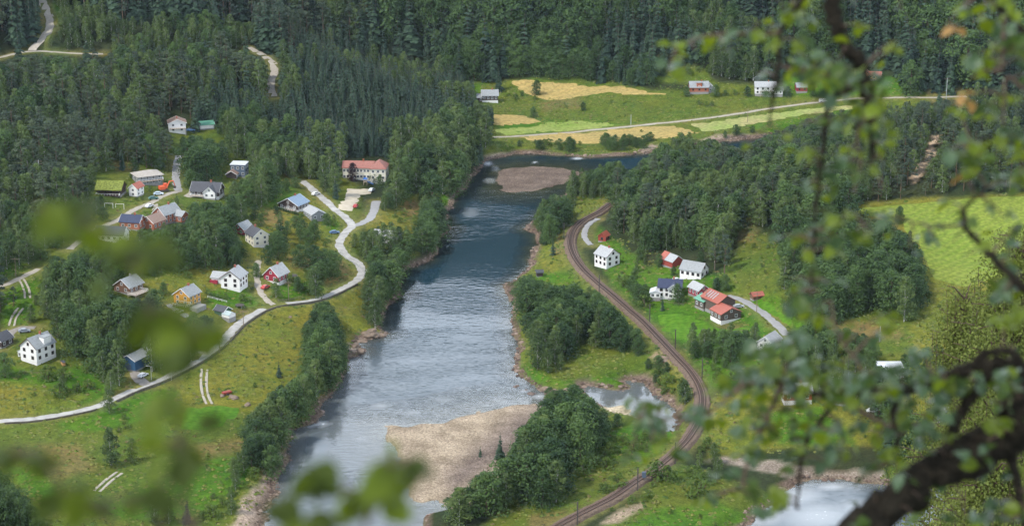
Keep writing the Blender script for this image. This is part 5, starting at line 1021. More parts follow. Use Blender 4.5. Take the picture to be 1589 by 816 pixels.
def dormer(r, M, ro, x, side, Wd, h, rise, wall, roof, w=2.4):
    sl = rise / (Wd / 2); y0 = side * (Wd / 2) * .35; y1 = side * Wd / 2 * .95; zt = h + rise - .35
    lo_, hi_ = min(y0, y1), max(y0, y1); v, f = box(x - w/2, lo_, h - .2, x + w/2, hi_, zt); d = link('dormer', mesh('dormer', [tuple(M @ Vector(p)) for p in v], f, [WALL[wall]]), r)
    v, f = box(x - w/2 - .2, lo_ - .25, zt + .004, x + w/2 + .2, hi_ + .3, zt + .18); link('dormer_roof', mesh('dormer_roof', [tuple(M @ Vector(p)) for p in v], f, [ROOF[roof]]), d)
    a_, b_ = window_mesh(1.4, .95); o = link('window', a_, d); o.matrix_local = M @ Matrix.Translation((x, y1, h + .15)) @ Matrix.Rotation(side * math.pi / 2 - math.pi / 2, 4, 'Z')
def deck(r, x0, y0, x1, y1, z, m=WOODM, rail_=True, posts=True):
    bl = [(x0, y0, z - .18, x1, y1, z)]; boxes('deck', bl, m, r)
    if rail_:
        b2 = []; n = 8
        for (p, q) in (((x0, y0), (x1, y0)), ((x1, y0), (x1, y1)), ((x0, y0), (x0, y1))):
            for k in range(n + 1): cx = p[0] + (q[0] - p[0]) * k / n; cy = p[1] + (q[1] - p[1]) * k / n; b2.append((cx - .04, cy - .04, z, cx + .04, cy + .04, z + .95))
            b2.append((min(p[0], q[0]) - .05, min(p[1], q[1]) - .05, z + .95, max(p[0], q[0]) + .05, max(p[1], q[1]) + .05, z + 1.05))
        boxes('railing', b2, TRIM, r)
    if posts: boxes('deck_posts', [(x - .08, y - .08, -2, x + .08, y + .08, z - .18) for x in (x0 + .2, x1 - .2) for y in (y0 + .2, y1 - .2)], m, r)
def door(r, M, x, y, ang, m=DOORM, w=1.0, h=2.1, z=.3):
    v, f = box(-w/2, 0, 0, w/2, .09, h); o = link('door', mesh('door', v, f, [m]), r); o.matrix_local = M @ Matrix.Translation((x, y, z)) @ Matrix.Rotation(ang - math.pi / 2, 4, 'Z'); return o
PI = math.pi
# --- left bank
r, M, ro = H('house', 'large white two-storey house with grey roof and dormer above the lower green garden', 60, 556, 58, Ln=11, Wd=9, h=6.6, rise=3.6, wall='white', roof='slate', base=.9, rows=2, bm='white', fr='dark', every=3.6)
dormer(r, M, ro, 1.5, -1, 9, 6.6, 3.6, 'white', 'slate', 4.2); volume(r, -1.5, 6.2, 0, 4, 4, 2.8, .9, 'white', 'pale', .3, 1, chim=False, over=.3, trim=False)
r, M, ro = H('house', 'white L-shaped house with pale roof and dark red glazed porch', 364, 444, 76, Ln=10, Wd=9, h=5.4, rise=3.2, wall='white', roof='pale', base=.8, rows=2, bm='white', fr='dark')
volume(r, 2.2, 7.2, 88, 7, 6.5, 3.8, 1.9, 'white', 'pale', .5, 1, chim=False, names=('wing_wall', 'wing_roof')); boxes('glazed_porch', [(-2.2, 7.6, -1, .2, 11.2, 2.6)], WALL['crimson'], r)
r, M, ro = H('house', 'yellow-orange house with grey roof and deck of dark posts', 291, 470, 62, Ln=8.5, Wd=8.5, h=4.8, rise=3.0, wall='orange', roof='slate', base=.5, rows=2)
deck(r, -9, -5.5, -4.4, 1.5, 1.2, WALL['dark']); boxes('terrace_wall', [(-6, -9.5, -2, 1, -5.6, .5)], STONE, r)
r, M, ro = H('cabin', 'small brown house with white-capped chimney and pale timber deck', 200, 450, 60, Ln=9.5, Wd=9, h=3.0, rise=3.2, wall='brown', roof='slate', base=.3, rows=1, chim='white'); deck(r, -6.5, -9.5, 2, -4.6, .6)
r, M, ro = H('house', 'small crimson house with pale grey roof and white basement', 429, 436, 63, Ln=9, Wd=8, h=4.0, rise=3.8, wall='crimson', roof='pale', base=1.3, rows=1, bm='white')
r, M, ro = H('house', 'cream two-storey house with dark roof beside the red shed', 399, 379, 122, Ln=9.5, Wd=8, h=5.6, rise=3.0, wall='cream', roof='dark', base=.8, rows=2, bm='white')
H('shed', 'dark red shed with grey roof up the slope from the cream house', 377, 361, 62, 'shed', Ln=7.5, Wd=6.5, h=2.9, rise=2.6, wall='crimson', roof='slate', base=.2, rows=1, chim=False)
r, M, ro = H('house', 'dark brown chalet with wide white-edged gable and blue-grey roof', 456, 323, 62, Ln=10.5, Wd=12, h=3.2, rise=3.2, wall='dark', roof='bluegrey', base=.9, rows=1, bm='white', gable_cols=3); deck(r, -7.6, -5, -5.4, 4.5, .9)
r, M, ro = H('outbuilding', 'pale grey building half hidden by trees beside the chalet', 488, 338, 118, 'building', Ln=11, Wd=7.5, h=3.4, rise=2.0, wall='grey', roof='pale', base=.3, rows=1, chim=False)
# the school
x, y, z = hit(566, 277); r = link('school', None, loc=(x, y, z)); r.rotation_euler = (0, 0, math.radians(-4)); r.scale = (.9,) * 3; tag(r, 'long cream school with red tiled roof and hipped end wing', 'school')
volume(r, -3.0, 0, 0, 16.5, 9, 7.0, 2.6, 'cream', 'terra', .6, 2, hip=0, gable_cols=2, chim=True, every=1.9, trim=False, bm='white'); volume(r, 8.2, -.6, 90, 12, 8.2, 7.3, 3.1, 'cream', 'terra', .6, 2, hip=1, gable_cols=3, chim=False, bm='white', names=('wing_wall', 'wing_roof'))
r = house('house', 'boxy blue-grey house with flat white roof among birches', 372, 272, -6, 'house'); volume(r, 0, 0, 0, 8.2, 8, 6.6, 0, 'blue', 'white', .3, 2, hip=0, chim=False); volume(r, -2.6, -6.2, 90, 4.6, 5.6, 2.6, 1.7, 'dark', 'brownr', .3, 1, chim=False, gable_cols=0, names=('annex_wall', 'annex_roof'))
r, M, ro = H('house', 'large villa with dark tiled roof, red chimney and white ground floor', 322, 304, -10, Ln=15, Wd=9.5, h=3.6, rise=3.8, wall='dark', roof='dark', base=1.2, rows=1, bm='white', fr='white'); volume(r, 3.2, -4.2, 90, 5, 6, 3.6, 2.8, 'white', 'dark', .6, 1, chim=False, gable_cols=2, names=('gable_wall', 'gable_roof')); deck(r, -7, -7.5, 0, -4.9, 1.6)
r, M, ro = H('bungalow', 'grey two-floor bungalow with shallow beige roof and long balcony', 229, 283, 28, Ln=13, Wd=10.5, h=4.8, rise=1.7, wall='grey', roof='beige', base=.4, rows=2, hip=.9, over=.9, chim=False); deck(r, -6.4, -7.2, 6.4, -5.4, 2.4)
r, M, ro = H('log_cabin', 'dark log cabin with a grassy turf roof', 173, 300, -6, 'cabin', Ln=12.5, Wd=10, h=3.4, rise=3.2, wall='dark', roof='turf', base=.4, rows=1, over=.8, fr='dark', trim=False, chim=False); deck(r, -6, -7.4, 6, -5.2, .6, WALL['dark'])
H('cottage', 'narrow white cottage with rust-red roof beside the turf-roofed cabin', 212, 303, 70, Ln=7, Wd=4.6, h=4.6, rise=2.0, wall='white', roof='rustred', base=.4, rows=2, gable_cols=1, chim=False)
r, M, ro = H('house', 'rust-red house with grey roof and tall end gable', 259, 343, 55, Ln=11, Wd=8, h=4.8, rise=3.4, wall='rust', roof='slate', base=.4, rows=2); volume(r, 3.5, -6.0, 90, 6, 5, 3.6, 2.0, 'rust', 'slate', .3, 1, chim=False, names=('wing_wall', 'wing_roof'))
H('house', 'ochre-roofed wooden house between the red and blue-roofed houses', 238, 353, 60, Ln=9, Wd=8, h=3.8, rise=2.8, wall='rust', roof='brownr', base=.3, rows=1, chim=False)
r, M, ro = H('house', 'red house with navy blue roof behind the long white house', 206, 353, -12, Ln=10, Wd=8, h=3.8, rise=2.6, wall='rust', roof='navy', base=.3, rows=1)
r, M, ro = H('house', 'long low white house with dark charcoal roof by the upper lane', 174, 372, -8, Ln=14, Wd=9, h=3.6, rise=3.0, wall='white', roof='dark', base=.6, rows=1, bm='white', chim=False)
r, M, ro = H('house', 'white two-floor house with brown roof alone on the wooded slope', 275, 203, -78, Ln=8.5, Wd=9.5, h=5.4, rise=2.0, wall='white', roof='brownr', base=.4, rows=2, bm='white', over=.7); deck(r, 4.3, -4.6, 6.4, 4.6, 2.6)
H('shed', 'low shed with pale green roof beside the white slope house', 320, 198, 20, 'shed', Ln=8, Wd=6, h=2.3, rise=1.5, wall='white', roof='green', base=.1, rows=1, chim=False, win=False)
r, M, ro = H('garage', 'blue garage with dark grey roof at the end of its drive', 213, 567, 63, 'garage', Ln=12, Wd=7, h=4.4, rise=1.9, wall='navy', roof='slate', base=.2, rows=1, chim=False, win=False); door(r, M, -6.0, 0, PI, WALL['blue'], 2.8, 2.6, .2)
r, M, ro = H('shed', 'small green garden shed with dark roof and glazed lean-to', 346, 487, -35, 'shed', Ln=5.5, Wd=5, h=2.2, rise=1.6, wall='green', roof='dark', base=.1, rows=1, win=False, chim=False); volume(r, 4.8, -1.5, 0, 4.4, 4.2, 1.3, 1.2, 'white', 'glass', .2, 1, win=False, chim=False, over=.1, trim=False, names=('greenhouse_wall', 'greenhouse_roof'))
H('house', 'pale-roofed house sunk in the trees above the river bank', 600, 374, -22, Ln=12, Wd=8, h=3.4, rise=2.2, wall='white', roof='pale', base=.3, rows=1, chim=False)
H('shed', 'dark shed with pale gable edge cut by the left picture edge', 2, 534, 60, 'shed', Ln=7, Wd=7, h=2.8, rise=2.4, wall='dark', roof='dark', base=.2, rows=1, chim=False)
# --- the far farms
r, M, ro = H('farmhouse', 'dark farmhouse with light grey roof and white ground floor at the far forest edge', 760, 157, 4, Ln=10.5, Wd=9, h=4.6, rise=3.0, wall='dark', roof='slate', base=1.4, rows=1, bm='white'); volume(r, -7.6, -1, 0, 6, 7, 3.4, 1.8, 'dark', 'slate', .5, 1, chim=False)
r, M, ro = H('farmhouse', 'red farmhouse with grey roof, the leftmost of the far roadside houses', 1084, 142, 2, Ln=14, Wd=9, h=4.0, rise=3.6, wall='rust', roof='slate', base=.5, rows=1, fr='dark', every=4.5); r.scale = (.78,) * 3; volume(r, 8.4, .5, 90, 7, 6, 3.2, 2.6, 'grey', 'pale', .3, 1, chim=False, gable_cols=1); dormer(r, M, ro, 0, -1, 9, 4.0, 3.6, 'rust', 'slate', 4)
r, M, ro = H('farmhouse', 'large white farmhouse with grey roof by the far fields', 1187, 145, -3, Ln=15, Wd=9, h=5.6, rise=3.0, wall='white', roof='pale', base=.5, rows=2, fr='dark', every=4.2); r.scale = (.80,) * 3; volume(r, 9.5, -.5, 0, 6, 6, 3.0, 1.8, 'white', 'slate', .3, 1, chim=False); deck(r, -4, -7, 5, -4.6, 2.6)
H('house', 'small dark red house with grey roof right of the white farmhouse', 1243, 141, 4, Ln=8, Wd=7, h=3.4, rise=2.6, wall='crimson', roof='slate', base=.3, rows=1, chim=False, every=4, fr='dark')[0].scale = (.78,) * 3
r, M, ro = H('house', 'unfinished house of bare orange timber on the far rise', 1337, 122, 78, Ln=9, Wd=9, h=4.4, rise=3.0, wall='timber', roof='brownr', base=.8, rows=1, bm='white', fr='dark', chim=False); volume(r, 1, -8.2, 90, 9, 7, 2.8, 2.0, 'timber', 'rustred', .4, 1, chim=False, names=('wing_wall', 'wing_roof'))
# --- right bank
H('cabin', 'tiny bright red cabin beside the railway curve', 937, 373, 64, 'cabin', Ln=5, Wd=4.2, h=2.9, rise=1.7, wall='red', roof='redmetal', base=.2, rows=1, chim=False, fr='dark', trim=False, gable_cols=1)
r, M, ro = H('house', 'white two-storey house with pale grey roof close to the railway', 942, 411, -52, Ln=9, Wd=8.5, h=5.8, rise=3.2, wall='white', roof='pale', base=.7, rows=2, bm='white', fr='dark')
r, M, ro = H('barn', 'small red barn with half its roof red and half pale', 1042, 411, -55, 'barn', Ln=9, Wd=6.5, h=3.2, rise=2.4, wall='red', roof='pale', base=.2, rows=1, chim=False, win=False); volume(r, -3.2, 0, 0, 3.2, 6.7, 3.3, 2.45, 'red', 'rustred', .15, 1, chim=False, win=False, names=('end_wall', 'end_roof'), trim=False)
r, M, ro = H('house', 'white house with mid-grey roof and sandy terrace', 1077, 428, -32, Ln=11, Wd=8, h=3.8, rise=3.2, wall='white', roof='slate', base=.5, rows=1, bm='white', fr='dark', chim=False)
r, M, ro = H('house', 'white house with navy roof and low white annexe', 1040, 458, -8, Ln=10.5, Wd=8.5, h=5.0, rise=2.8, wall='white', roof='navy', base=.5, rows=2, bm='white', fr='dark'); volume(r, -6.6, -2.6, 90, 6, 4.6, 2.6, .9, 'white', 'white', .3, 1, chim=False, names=('annex_wall', 'annex_roof'), trim=False); volume(r, 1.8, -3.0, 90, 6, 5, 5.0, 2.0, 'white', 'navy', .4, 2, chim=False, names=('gable_wall', 'gable_roof'))
H('house', 'small red house with grey roof behind the barns', 1084, 457, -60, Ln=8, Wd=6, h=3.4, rise=2.2, wall='crimson', roof='pale', base=.3, rows=1, chim=False)
H('barn', 'low dark shed with green roof beside the brown barn', 1096, 475, -60, 'shed', Ln=7, Wd=8, h=3.6, rise=1.5, wall='barn', roof='green', base=.2, rows=1, chim=False, trim=False, fr='white')
r, M, ro = H('barn', 'tall brown barn with red roof and pale roof lights, the farther of two', 1114, 480, -60, 'barn', Ln=13, Wd=9.5, h=5.4, rise=2.8, wall='barn', roof='redmetal', base=.6, rows=1, chim=False, win=False, trim=False)
boxes('roof_light', [(x - .35, -4.2, 0, x + .35, 3.9, .05) for x in (-4, -2.2, -.4, 1.4)], ROOF['pale'], ro, M=M @ Matrix.Translation((0, -2.45, 5.4 + 1.4 + .32)) @ Matrix.Rotation(math.atan2(2.8, 4.75), 4, 'X') @ Matrix.Diagonal((1, .5, 1, 1)))
r, M, ro = H('barn', 'brown barn with plain red roof and two white-framed windows, nearest of the pair', 1126, 495, -64, 'barn', Ln=9, Wd=10.5, h=4.2, rise=2.2, wall='barn', roof='redmetal', base=1.2, rows=1, chim=False, trim=False, bm='white')
H('cottage', 'white cottage with pale roof half hidden behind hanging leaves', 1194, 538, 58, Ln=9, Wd=7, h=3.2, rise=2.6, wall='white', roof='pale', base=.3, rows=1, chim=False)
H('house', 'red house with white basement above the yellow-green meadow', 1235, 621, 3, Ln=11, Wd=8, h=4.6, rise=2.8, wall='red', roof='pale', base=1.5, rows=1, bm='white', every=4)
H('house', 'pale flat-roofed house behind the leafy branches', 1380, 582, 0, Ln=10, Wd=8, h=4.2, rise=0, wall='white', roof='white', base=.3, rows=1, chim=False)
H('shed', 'small red shed with white door beyond the thick branch', 1484, 601, 62, 'shed', Ln=6, Wd=5, h=2.8, rise=2, wall='red', roof='rustred', base=.2, rows=1, chim=False)
H('cottage', 'brown-gabled cottage with pale barge boards behind the branches', 1312, 622, 70, Ln=9, Wd=8, h=3.4, rise=3.2, wall='brown', roof='slate', base=.3, rows=1, chim=False)
H('hut', 'tiny black hut on the right river bank', 837, 428, 10, 'hut', Ln=3, Wd=2.6, h=2.2, rise=.8, wall='dark', roof='dark', base=.1, win=False, chim=False, trim=False)
H('hut', 'small dark field hut beside the barn road pasture', 1174, 463, 20, 'hut', Ln=5, Wd=3.6, h=1.9, rise=1.2, wall='brown', roof='rustred', base=.1, win=False, chim=False, trim=False)
# ------------------------------------------------------------------ street furniture, vehicles, small things
m_pole = mat('weathered_pole_wood', (.20, .16, .12), .9, .1, var=.2, vscale=3); m_mast = mat('dark_steel_mast', (.07, .06, .055), .7, .3); m_pale = mat('galvanised_pole', (.42, .43, .43), .6, .3)
def cyl(name, pts, rad, m, parent=None, k=8, loc=None):
    V, Q = tube3(pts, rad, k); return link(name, mesh_np(name, V, Q, [m], smooth=True), parent, loc)
def tube3(pts, rad, k=6):
    pts = [Vector(p) for p in pts]; V = []; Q = []
    for i, p in enumerate(pts):
        d = (pts[min(i + 1, len(pts) - 1)] - pts[max(i - 1, 0)]).normalized(); a_ = d.orthogonal().normalized() if i == 0 else (a_ - d * a_.dot(d)).normalized(); b_ = d.cross(a_)
        for j in range(k): t = 2 * PI * j / k; V.append(p + (a_ * math.cos(t) + b_ * math.sin(t)) * rad[i])
    for i in range(len(pts) - 1):
        for j in range(k): Q.append((i * k + j, i * k + (j + 1) % k, (i + 1) * k + (j + 1) % k, (i + 1) * k + j))
    n = len(V); V += [pts[0], pts[-1]]
    Q += [(n, (j + 1) % k, j, j) if False else (n, (j + 1) % k, j, n) for j in range(0)]
    return np.array([tuple(v) for v in V]), np.array(Q)
def near_rail_dir(x, y):
    i = int(np.argmin((rail[:, 0] - x) ** 2 + (rail[:, 1] - y) ** 2)); d = rail[min(i + 1, len(rail) - 1)] - rail[max(i - 1, 0)]; return i, math.atan2(d[1], d[0])
for k, (u, v, lab) in enumerate([(895,812,'at the bottom picture edge'),(988,762,'before the lower curve, left rail side'),(1050,719,'standing where the lower curve begins'),(1092,584,'on the outside of the bend'),(1064,538,'beside the lower end of the pasture'),(1011,498,'at the upper corner of the pasture'),(941,453,'beside the railway hedge'),(882,370,'inside the upper curve')]):
    x, y, z = hit(u, v); i, a_ = near_rail_dir(x, y); side = 1 if np.cross(np.r_[rail[min(i + 1, len(rail) - 1), :2] - rail[i, :2], 0], np.r_[x - rail[i, 0], y - rail[i, 1], 0])[2] > 0 else -1
    n_ = np.array((-math.sin(a_), math.cos(a_))) * side; p = rail[i, :2] + n_ * 3.1; z = float(rail[i, 2]) - .9
    r = link('catenary_mast', None, loc=(p[0], p[1], z)); r.rotation_euler = (0, 0, a_ + (PI if side > 0 else 0)); tag(r, 'dark overhead line mast %s' % lab, 'mast', 'overhead line masts along the railway')
    boxes('mast', [(-.16, -.16, -.6, .16, .16, 7.6)], m_mast, r); cyl('cantilever', [(0, 0, 6.9), (0, 1.6, 7.1), (0, 3.0, 6.2)], [.05, .05, .04], m_mast, r); cyl('stay', [(0, 0, 5.6), (0, 2.6, 6.6)], [.04, .04], m_mast, r)
r = link('signal_box', None, loc=(*hit(999, 748)[:2], tz(*hit(999, 748)[:2]) + .2)); tag(r, 'small blue-grey equipment cabinet on a post beside the lower railway curve', 'cabinet'); boxes('post', [(-.1, -.1, -1, .1, .1, 1.6)], m_mast, r); boxes('cabinet_body', [(-.6, -.4, 1.6, .6, .4, 3.4)], WALL['blue'], r)
def pole(u, v, h, lab, arm=0, m=None, lamp=False):
    x, y, z = hit(u, v); r = link('street_lamp' if lamp else 'power_pole', None, loc=(x, y, z)); tag(r, lab, 'street lamp' if lamp else 'pole'); cyl('pole', [(0, 0, -1), (0, 0, h * .6), (0, 0, h)], [.16, .13, .10] if not lamp else [.1, .08, .06], m or (m_pale if lamp else m_pole), r)
    for a_ in range(arm): boxes('crossarm', [(-1.5, -.07, h - .7 - a_ * 1.1, 1.5, .07, h - .55 - a_ * 1.1)], m_pole, r)
    if lamp: cyl('lamp_arm', [(0, 0, h - .1), (-.6, 0, h + .15), (-1.2, 0, h + .2)], [.05, .05, .04], m_pale, r); boxes('lamp_head', [(-1.75, -.14, h + .12, -1.1, .14, h + .26)], m_pale, r)
pole(63,300,15,'tall bare power pole in the forest at the far left',2, m_pale); pole(200,238,8,'power pole with two crossarms behind the village',2); pole(1468,156,13,'pale pole in front of the felled bank',1,m_pale); pole(1440,182,9,'thin pole in the wood below the far road',1)
pole(378,508,7,'dark pole where the village road meets the twin track slope',1); pole(341,549,7,'dark pole on the outer side of the village road bend',1); pole(448,466,8,'pole in front of the crimson house',1); pole(979,194,6,'pale pole in the middle of the far meadow',0,m_pale); pole(1160,190,8,'thin pole on the pale far field',1)
pole(1174,484,8,'pole beside the barn road',1); pole(1095,482,9,'pole between the navy-roofed house and the barns',1); pole(25,430,8,'pole beside the lane at the left edge',1); pole(1365,530,6,'short pole on the heather slope',0,m_pale)
pole(70,388,5.5,'street lamp in the bushy wood at the left',lamp=True); pole(266,590,7,'street lamp beside the side road junction',lamp=True); pole(235,589,5,'short street lamp right of the garage drive',lamp=True); pole(1052,455,5,'street lamp beside the navy-roofed house',lamp=True)
def car_mesh_set(col, van=False):
    m = mat('car_paint_' + str(len(bpy.data.materials)), col, .3, .6); hgt = 1.9 if van else 1.45
    if van: P = [(-2.3,.35),(2.3,.35),(2.35,.9),(2.0,1.15),(1.6,hgt),(-2.25,hgt),(-2.3,.9)]
    else: P = [(-2.15,.35),(2.15,.35),(2.2,.75),(1.2,.92),(.5,hgt),(-1.1,hgt),(-1.8,.98),(-2.15,.9)]
    n = len(P); V = [(x, s * (.86 if z < 1.1 else .70), z) for s in (-1, 1) for x, z in P]; Fq = [tuple(range(n)), tuple(range(2 * n - 1, n - 1, -1))] + [(i, i + n, (i + 1) % n + n, (i + 1) % n) for i in range(n)]
    body = mesh('car_body', V, [f[::-1] for f in Fq], [m]); wv, wf = [], []
    g_ = [(.58,.99),(1.14,.97),(.48,hgt-.1),(-1.0,hgt-.1),(-1.6,1.02)] if not van else [(1.75,1.18),(1.5,hgt-.12),(.5,hgt-.12),(.5,1.18)]
    g_ = [(1.12,.98),(.48,hgt-.08),(-1.0,hgt-.08),(-1.62,1.0)] if not van else g_
    V = [(x, s * (.885 if z < 1.1 else .725), z) for s in (-1, 1) for x, z in g_]; k = len(g_); Fq = [tuple(range(k))[::-1], tuple(range(k, 2 * k)), ] + [(i, i + k, (i + 1) % k + k, (i + 1) % k) for i in range(k)]
    glass = mesh('windows', V, Fq, [PANE]); V, Q = tube3([(0, -.11, 0), (0, .11, 0)], [.33, .33], 12); V = list(map(tuple, V)); F2 = [tuple(q) for q in Q] + [tuple(range(12))[::-1], tuple(range(12, 24))]
    wheel = mesh('wheel', V, F2, [mat('tyre', (.02, .02, .02), .9)]); return body, glass, wheel
def car(u, v, az, col, lab, van=False):
    x, y, z = hit(u, v); r = link('van' if van else 'car', None, loc=(x, y, z + .2)); r.rotation_euler = (0, 0, math.radians(az)); tag(r, lab, 'van' if van else 'car'); b_, g_, w_ = car_mesh_set(col, van); link('car_body', b_, r); link('windows', g_, r)
    for sx in (-1.35, 1.35):
        for sy in (-.78, .78): link('wheel', w_, r, (sx, sy, .33))
car(246,303,8,(.5,.6,.68),'pale blue car parked above the dark-roofed villa'); car(238,310,20,(.03,.12,.10),'dark green car in the yard left of the villa'); car(577,297,70,(.6,.64,.68),'silver car on the sandy school yard'); car(519,363,15,(.08,.16,.30),'blue car in the garden below the chalet')
car(1146,478,10,(.32,.35,.36),'grey car parked beside the brown barns'); car(1277,159,6,(.75,.75,.74),'white van driving on the far valley road',True); car(1354,640,20,(.7,.7,.7),'white car in front of the brown-gabled cottage'); car(296,204,10,(.12,.25,.45),'blue car beside the white slope house'); car(232,322,60,(.65,.65,.66),'white car on the yard below the white cottage'); car(596,286,80,(.2,.2,.22),'dark car at the right end of the school')
# excavator
x, y, z = hit(254, 297); r = link('excavator', None, loc=(x, y, z + .1)); r.rotation_euler = (0, 0, .5); r.scale = (1.25,) * 3; tag(r, 'orange-red excavator parked between the bungalow and the steep lane', 'excavator')
mo = mat('orange_red_paint', (.62, .10, .03), .45, .5); boxes('track', [(-1.6, -1.3, 0, 1.6, -.8, .8)], m_mast, r); boxes('track', [(-1.6, .8, 0, 1.6, 1.3, .8)], m_mast, r); boxes('engine_housing', [(-1.6, -1.15, .85, .3, 1.15, 2.0)], mo, r); boxes('cab', [(.32, -.1, .85, 1.5, 1.15, 2.7)], mo, r); boxes('cab_window', [(.5, 1.153, 1.5, 1.35, 1.19, 2.5), ], PANE, r); boxes('cab_window', [(1.503, 0, 1.5, 1.54, 1.0, 2.5)], PANE, r)
cyl('boom', [(1.0, -.5, 1.3), (2.2, -.5, 3.5), (3.6, -.5, 3.6)], [.25, .24, .18], mo, r); cyl('arm', [(3.6, -.5, 3.6), (4.2, -.5, 1.6)], [.18, .14], mo, r)
V = [(3.8,-.9,1.6),(4.6,-.9,1.5),(4.3,-.9,.7),(3.7,-.9,.8),(3.8,-.1,1.6),(4.6,-.1,1.5),(4.3,-.1,.7),(3.7,-.1,.8)]; link('bucket', mesh('bucket', V, [(0,1,2,3),(7,6,5,4),(0,4,5,1),(1,5,6,2),(2,6,7,3),(3,7,4,0)], [m_mast]), r)
# play tower and slide at the school
x, y, z = hit(567, 287); r = link('play_tower', None, loc=(x, y, z)); tag(r, 'play tower with blue slide on the school yard', 'play tower'); boxes('platform', [(-.9,-.9,1.5,.9,.9,1.65)], WOODM, r)
for sx in (-.8, .8):
    for sy in (-.8, .8): boxes('post', [(sx-.07,sy-.07,-.5,sx+.07,sy+.07,3.0)], WOODM, r)
ms = mat('blue_plastic', (.03, .13, .40), .4, .5); V = [(.95,-.5,1.65),(.95,.5,1.65),(3.8,.5,.3),(3.8,-.5,.3),(.95,-.5,1.9),(.95,.5,1.9),(3.8,.5,.55),(3.8,-.5,.55),(.95,-.44,1.7),(.95,.44,1.7),(3.8,.44,.35),(3.8,-.44,.35)]; link('slide', mesh('slide', V, [(0,3,2,1),(8,9,10,11),(0,4,7,3),(1,2,6,5)], [ms]), r)
V = [(-1.1,-1.1,3.0),(1.1,-1.1,3.0),(1.1,1.1,3.0),(-1.1,1.1,3.0),(0,0,3.9)]; link('tower_roof', mesh('tower_roof', V, [(0,1,4),(1,2,4),(2,3,4),(3,0,4),(3,2,1,0)], [ms]), r)
for k, (u, v) in enumerate([(169,323),(186,324)]):
    x, y, z = hit(u, v); r = link('goal_frame', None, loc=(x, y, z)); r.rotation_euler = (0, 0, -.1); tag(r, ['white goal frame below the turf-roofed cabin, the left one', 'white goal frame below the turf-roofed cabin, the right one'][k], 'goal', 'goal frames below the turf-roofed cabin')
    boxes('goal_post', [(-1.9,-.06,-.3,-1.78,.06,2.1)], TRIM, r); boxes('goal_post', [(1.78,-.06,-.3,1.9,.06,2.1)], TRIM, r); boxes('crossbar', [(-1.9,-.055,2.103,1.9,.055,2.22)], TRIM, r)
# low stone wall on the outer side of the village road
ln = lines['village_road'][0]; nrm_ = perp(ln); u_, v_, _ = proj(ln[:, 0], ln[:, 1], ln[:, 2]); sgn = -1.0
def wall_run(name, lab, sel, h=.75):
    V = []; Fq = []; pts = ln[sel]; nn = nrm_[sel]; off = 2.75
    test = pts[len(pts) // 2, :2] + nn[len(pts) // 2] * off; sg = 1 if test[1] < pts[len(pts) // 2, 1] else -1
    o0_ = pts[len(pts) // 2]
    for i, p in enumerate(pts):
        for o, hh in ((off, -1.6), (off, h), (off + .5, h), (off + .5, -1.6)): q = p[:2] + nn[i] * sg * o; V.append((q[0] - o0_[0], q[1] - o0_[1], p[2] - o0_[2] + hh + R.uniform(-.06, .06)))
    for i in range(len(pts) - 1):
        for j in range(3): f = (i * 4 + j, i * 4 + j + 1, i * 4 + 5 + j, i * 4 + 4 + j); Fq.append(f)
    tag(link(name, mesh(name, V, Fq, [mat('mossy_dark_wall', (.10, .09, .07), .95, .1, var=.3, vscale=1.2, bump=1, bscale=2)]), loc=tuple(o0_)), lab, 'wall')
wall_run('roadside_wall', 'low mossy stone wall along the outer side of the village road', (u_ > 170) & (u_ < 545) & (v_ > 440)); 
wall_run('roadside_wall', 'short dark wall beside the road near the left picture edge', (u_ > 0) & (u_ < 150) & (v_ > 600), .5)
# hedges
def hedge(p0, p1, w, h, lab):
    a_ = np.array(hit(*p0)); b_ = np.array(hit(*p1)); n = int(np.hypot(*(b_ - a_)[:2]) * 55); t = rs.uniform(0, 1, n)[:, None]; c = (a_ + b_) / 2; P = a_ + (b_ - a_) * t - c; P[:, 2] = T((P + c)[:, 0], (P + c)[:, 1]) - c[2]
    o = rs.uniform(-1, 1, (n, 3)) * np.array((w, w, h)) * .5 + np.array((0, 0, h * .5)); V, Q = quads(P + o, o - np.array((0, 0, h * .35)) + rs.normal(size=(n, 3)) * .25, .4); tag(link('hedge', mesh_np('hedge', V, Q, [LM['broad']]), loc=tuple(c)), lab, 'hedge')
hedge((320,457),(343,465),1.6,1.7,'clipped dark hedge below the L-shaped white house'); hedge((425,323),(473,337),1.4,1.3,'long low hedge in front of the dark chalet')
# boulders one can tell apart
def boulder(u, v, s, lab, m, grp, sq=.6):
    x, y, z = hit(u, v); bm = bmesh.new(); bmesh.ops.create_icosphere(bm, subdivisions=3, radius=.5); o_ = R.uniform(0, 99)
    for q in bm.verts:
        c = q.co.copy(); n1 = float(vnoise(c.x * 9 + o_, c.y * 9 + c.z * 7, 3.0, 5)) * .34 + float(vnoise(c.x * 20 + o_, c.z * 20 + c.y * 9, 3, 6)) * .16; q.co = c * (1 + n1); q.co.z *= sq
    me = bpy.data.meshes.new('boulder'); bm.to_mesh(me); bm.free(); me.materials.append(m); o = link('boulder', me, loc=(x, y, z)); o.scale = (s * R.uniform(.9, 1.4), s, s); o.rotation_euler = (R.uniform(-.2, .2), R.uniform(-.2, .2), R.uniform(0, 6)); tag(o, lab, 'boulder', grp)
m_b = mat('pale_brown_boulder', (.19, .145, .11), .9, .2, var=.35, vscale=1.6, bump=.8, bscale=3); m_b2 = mat('dark_wet_boulder', (.12, .09, .075), .8, .3, var=.3, vscale=1.6, bump=.8, bscale=3)
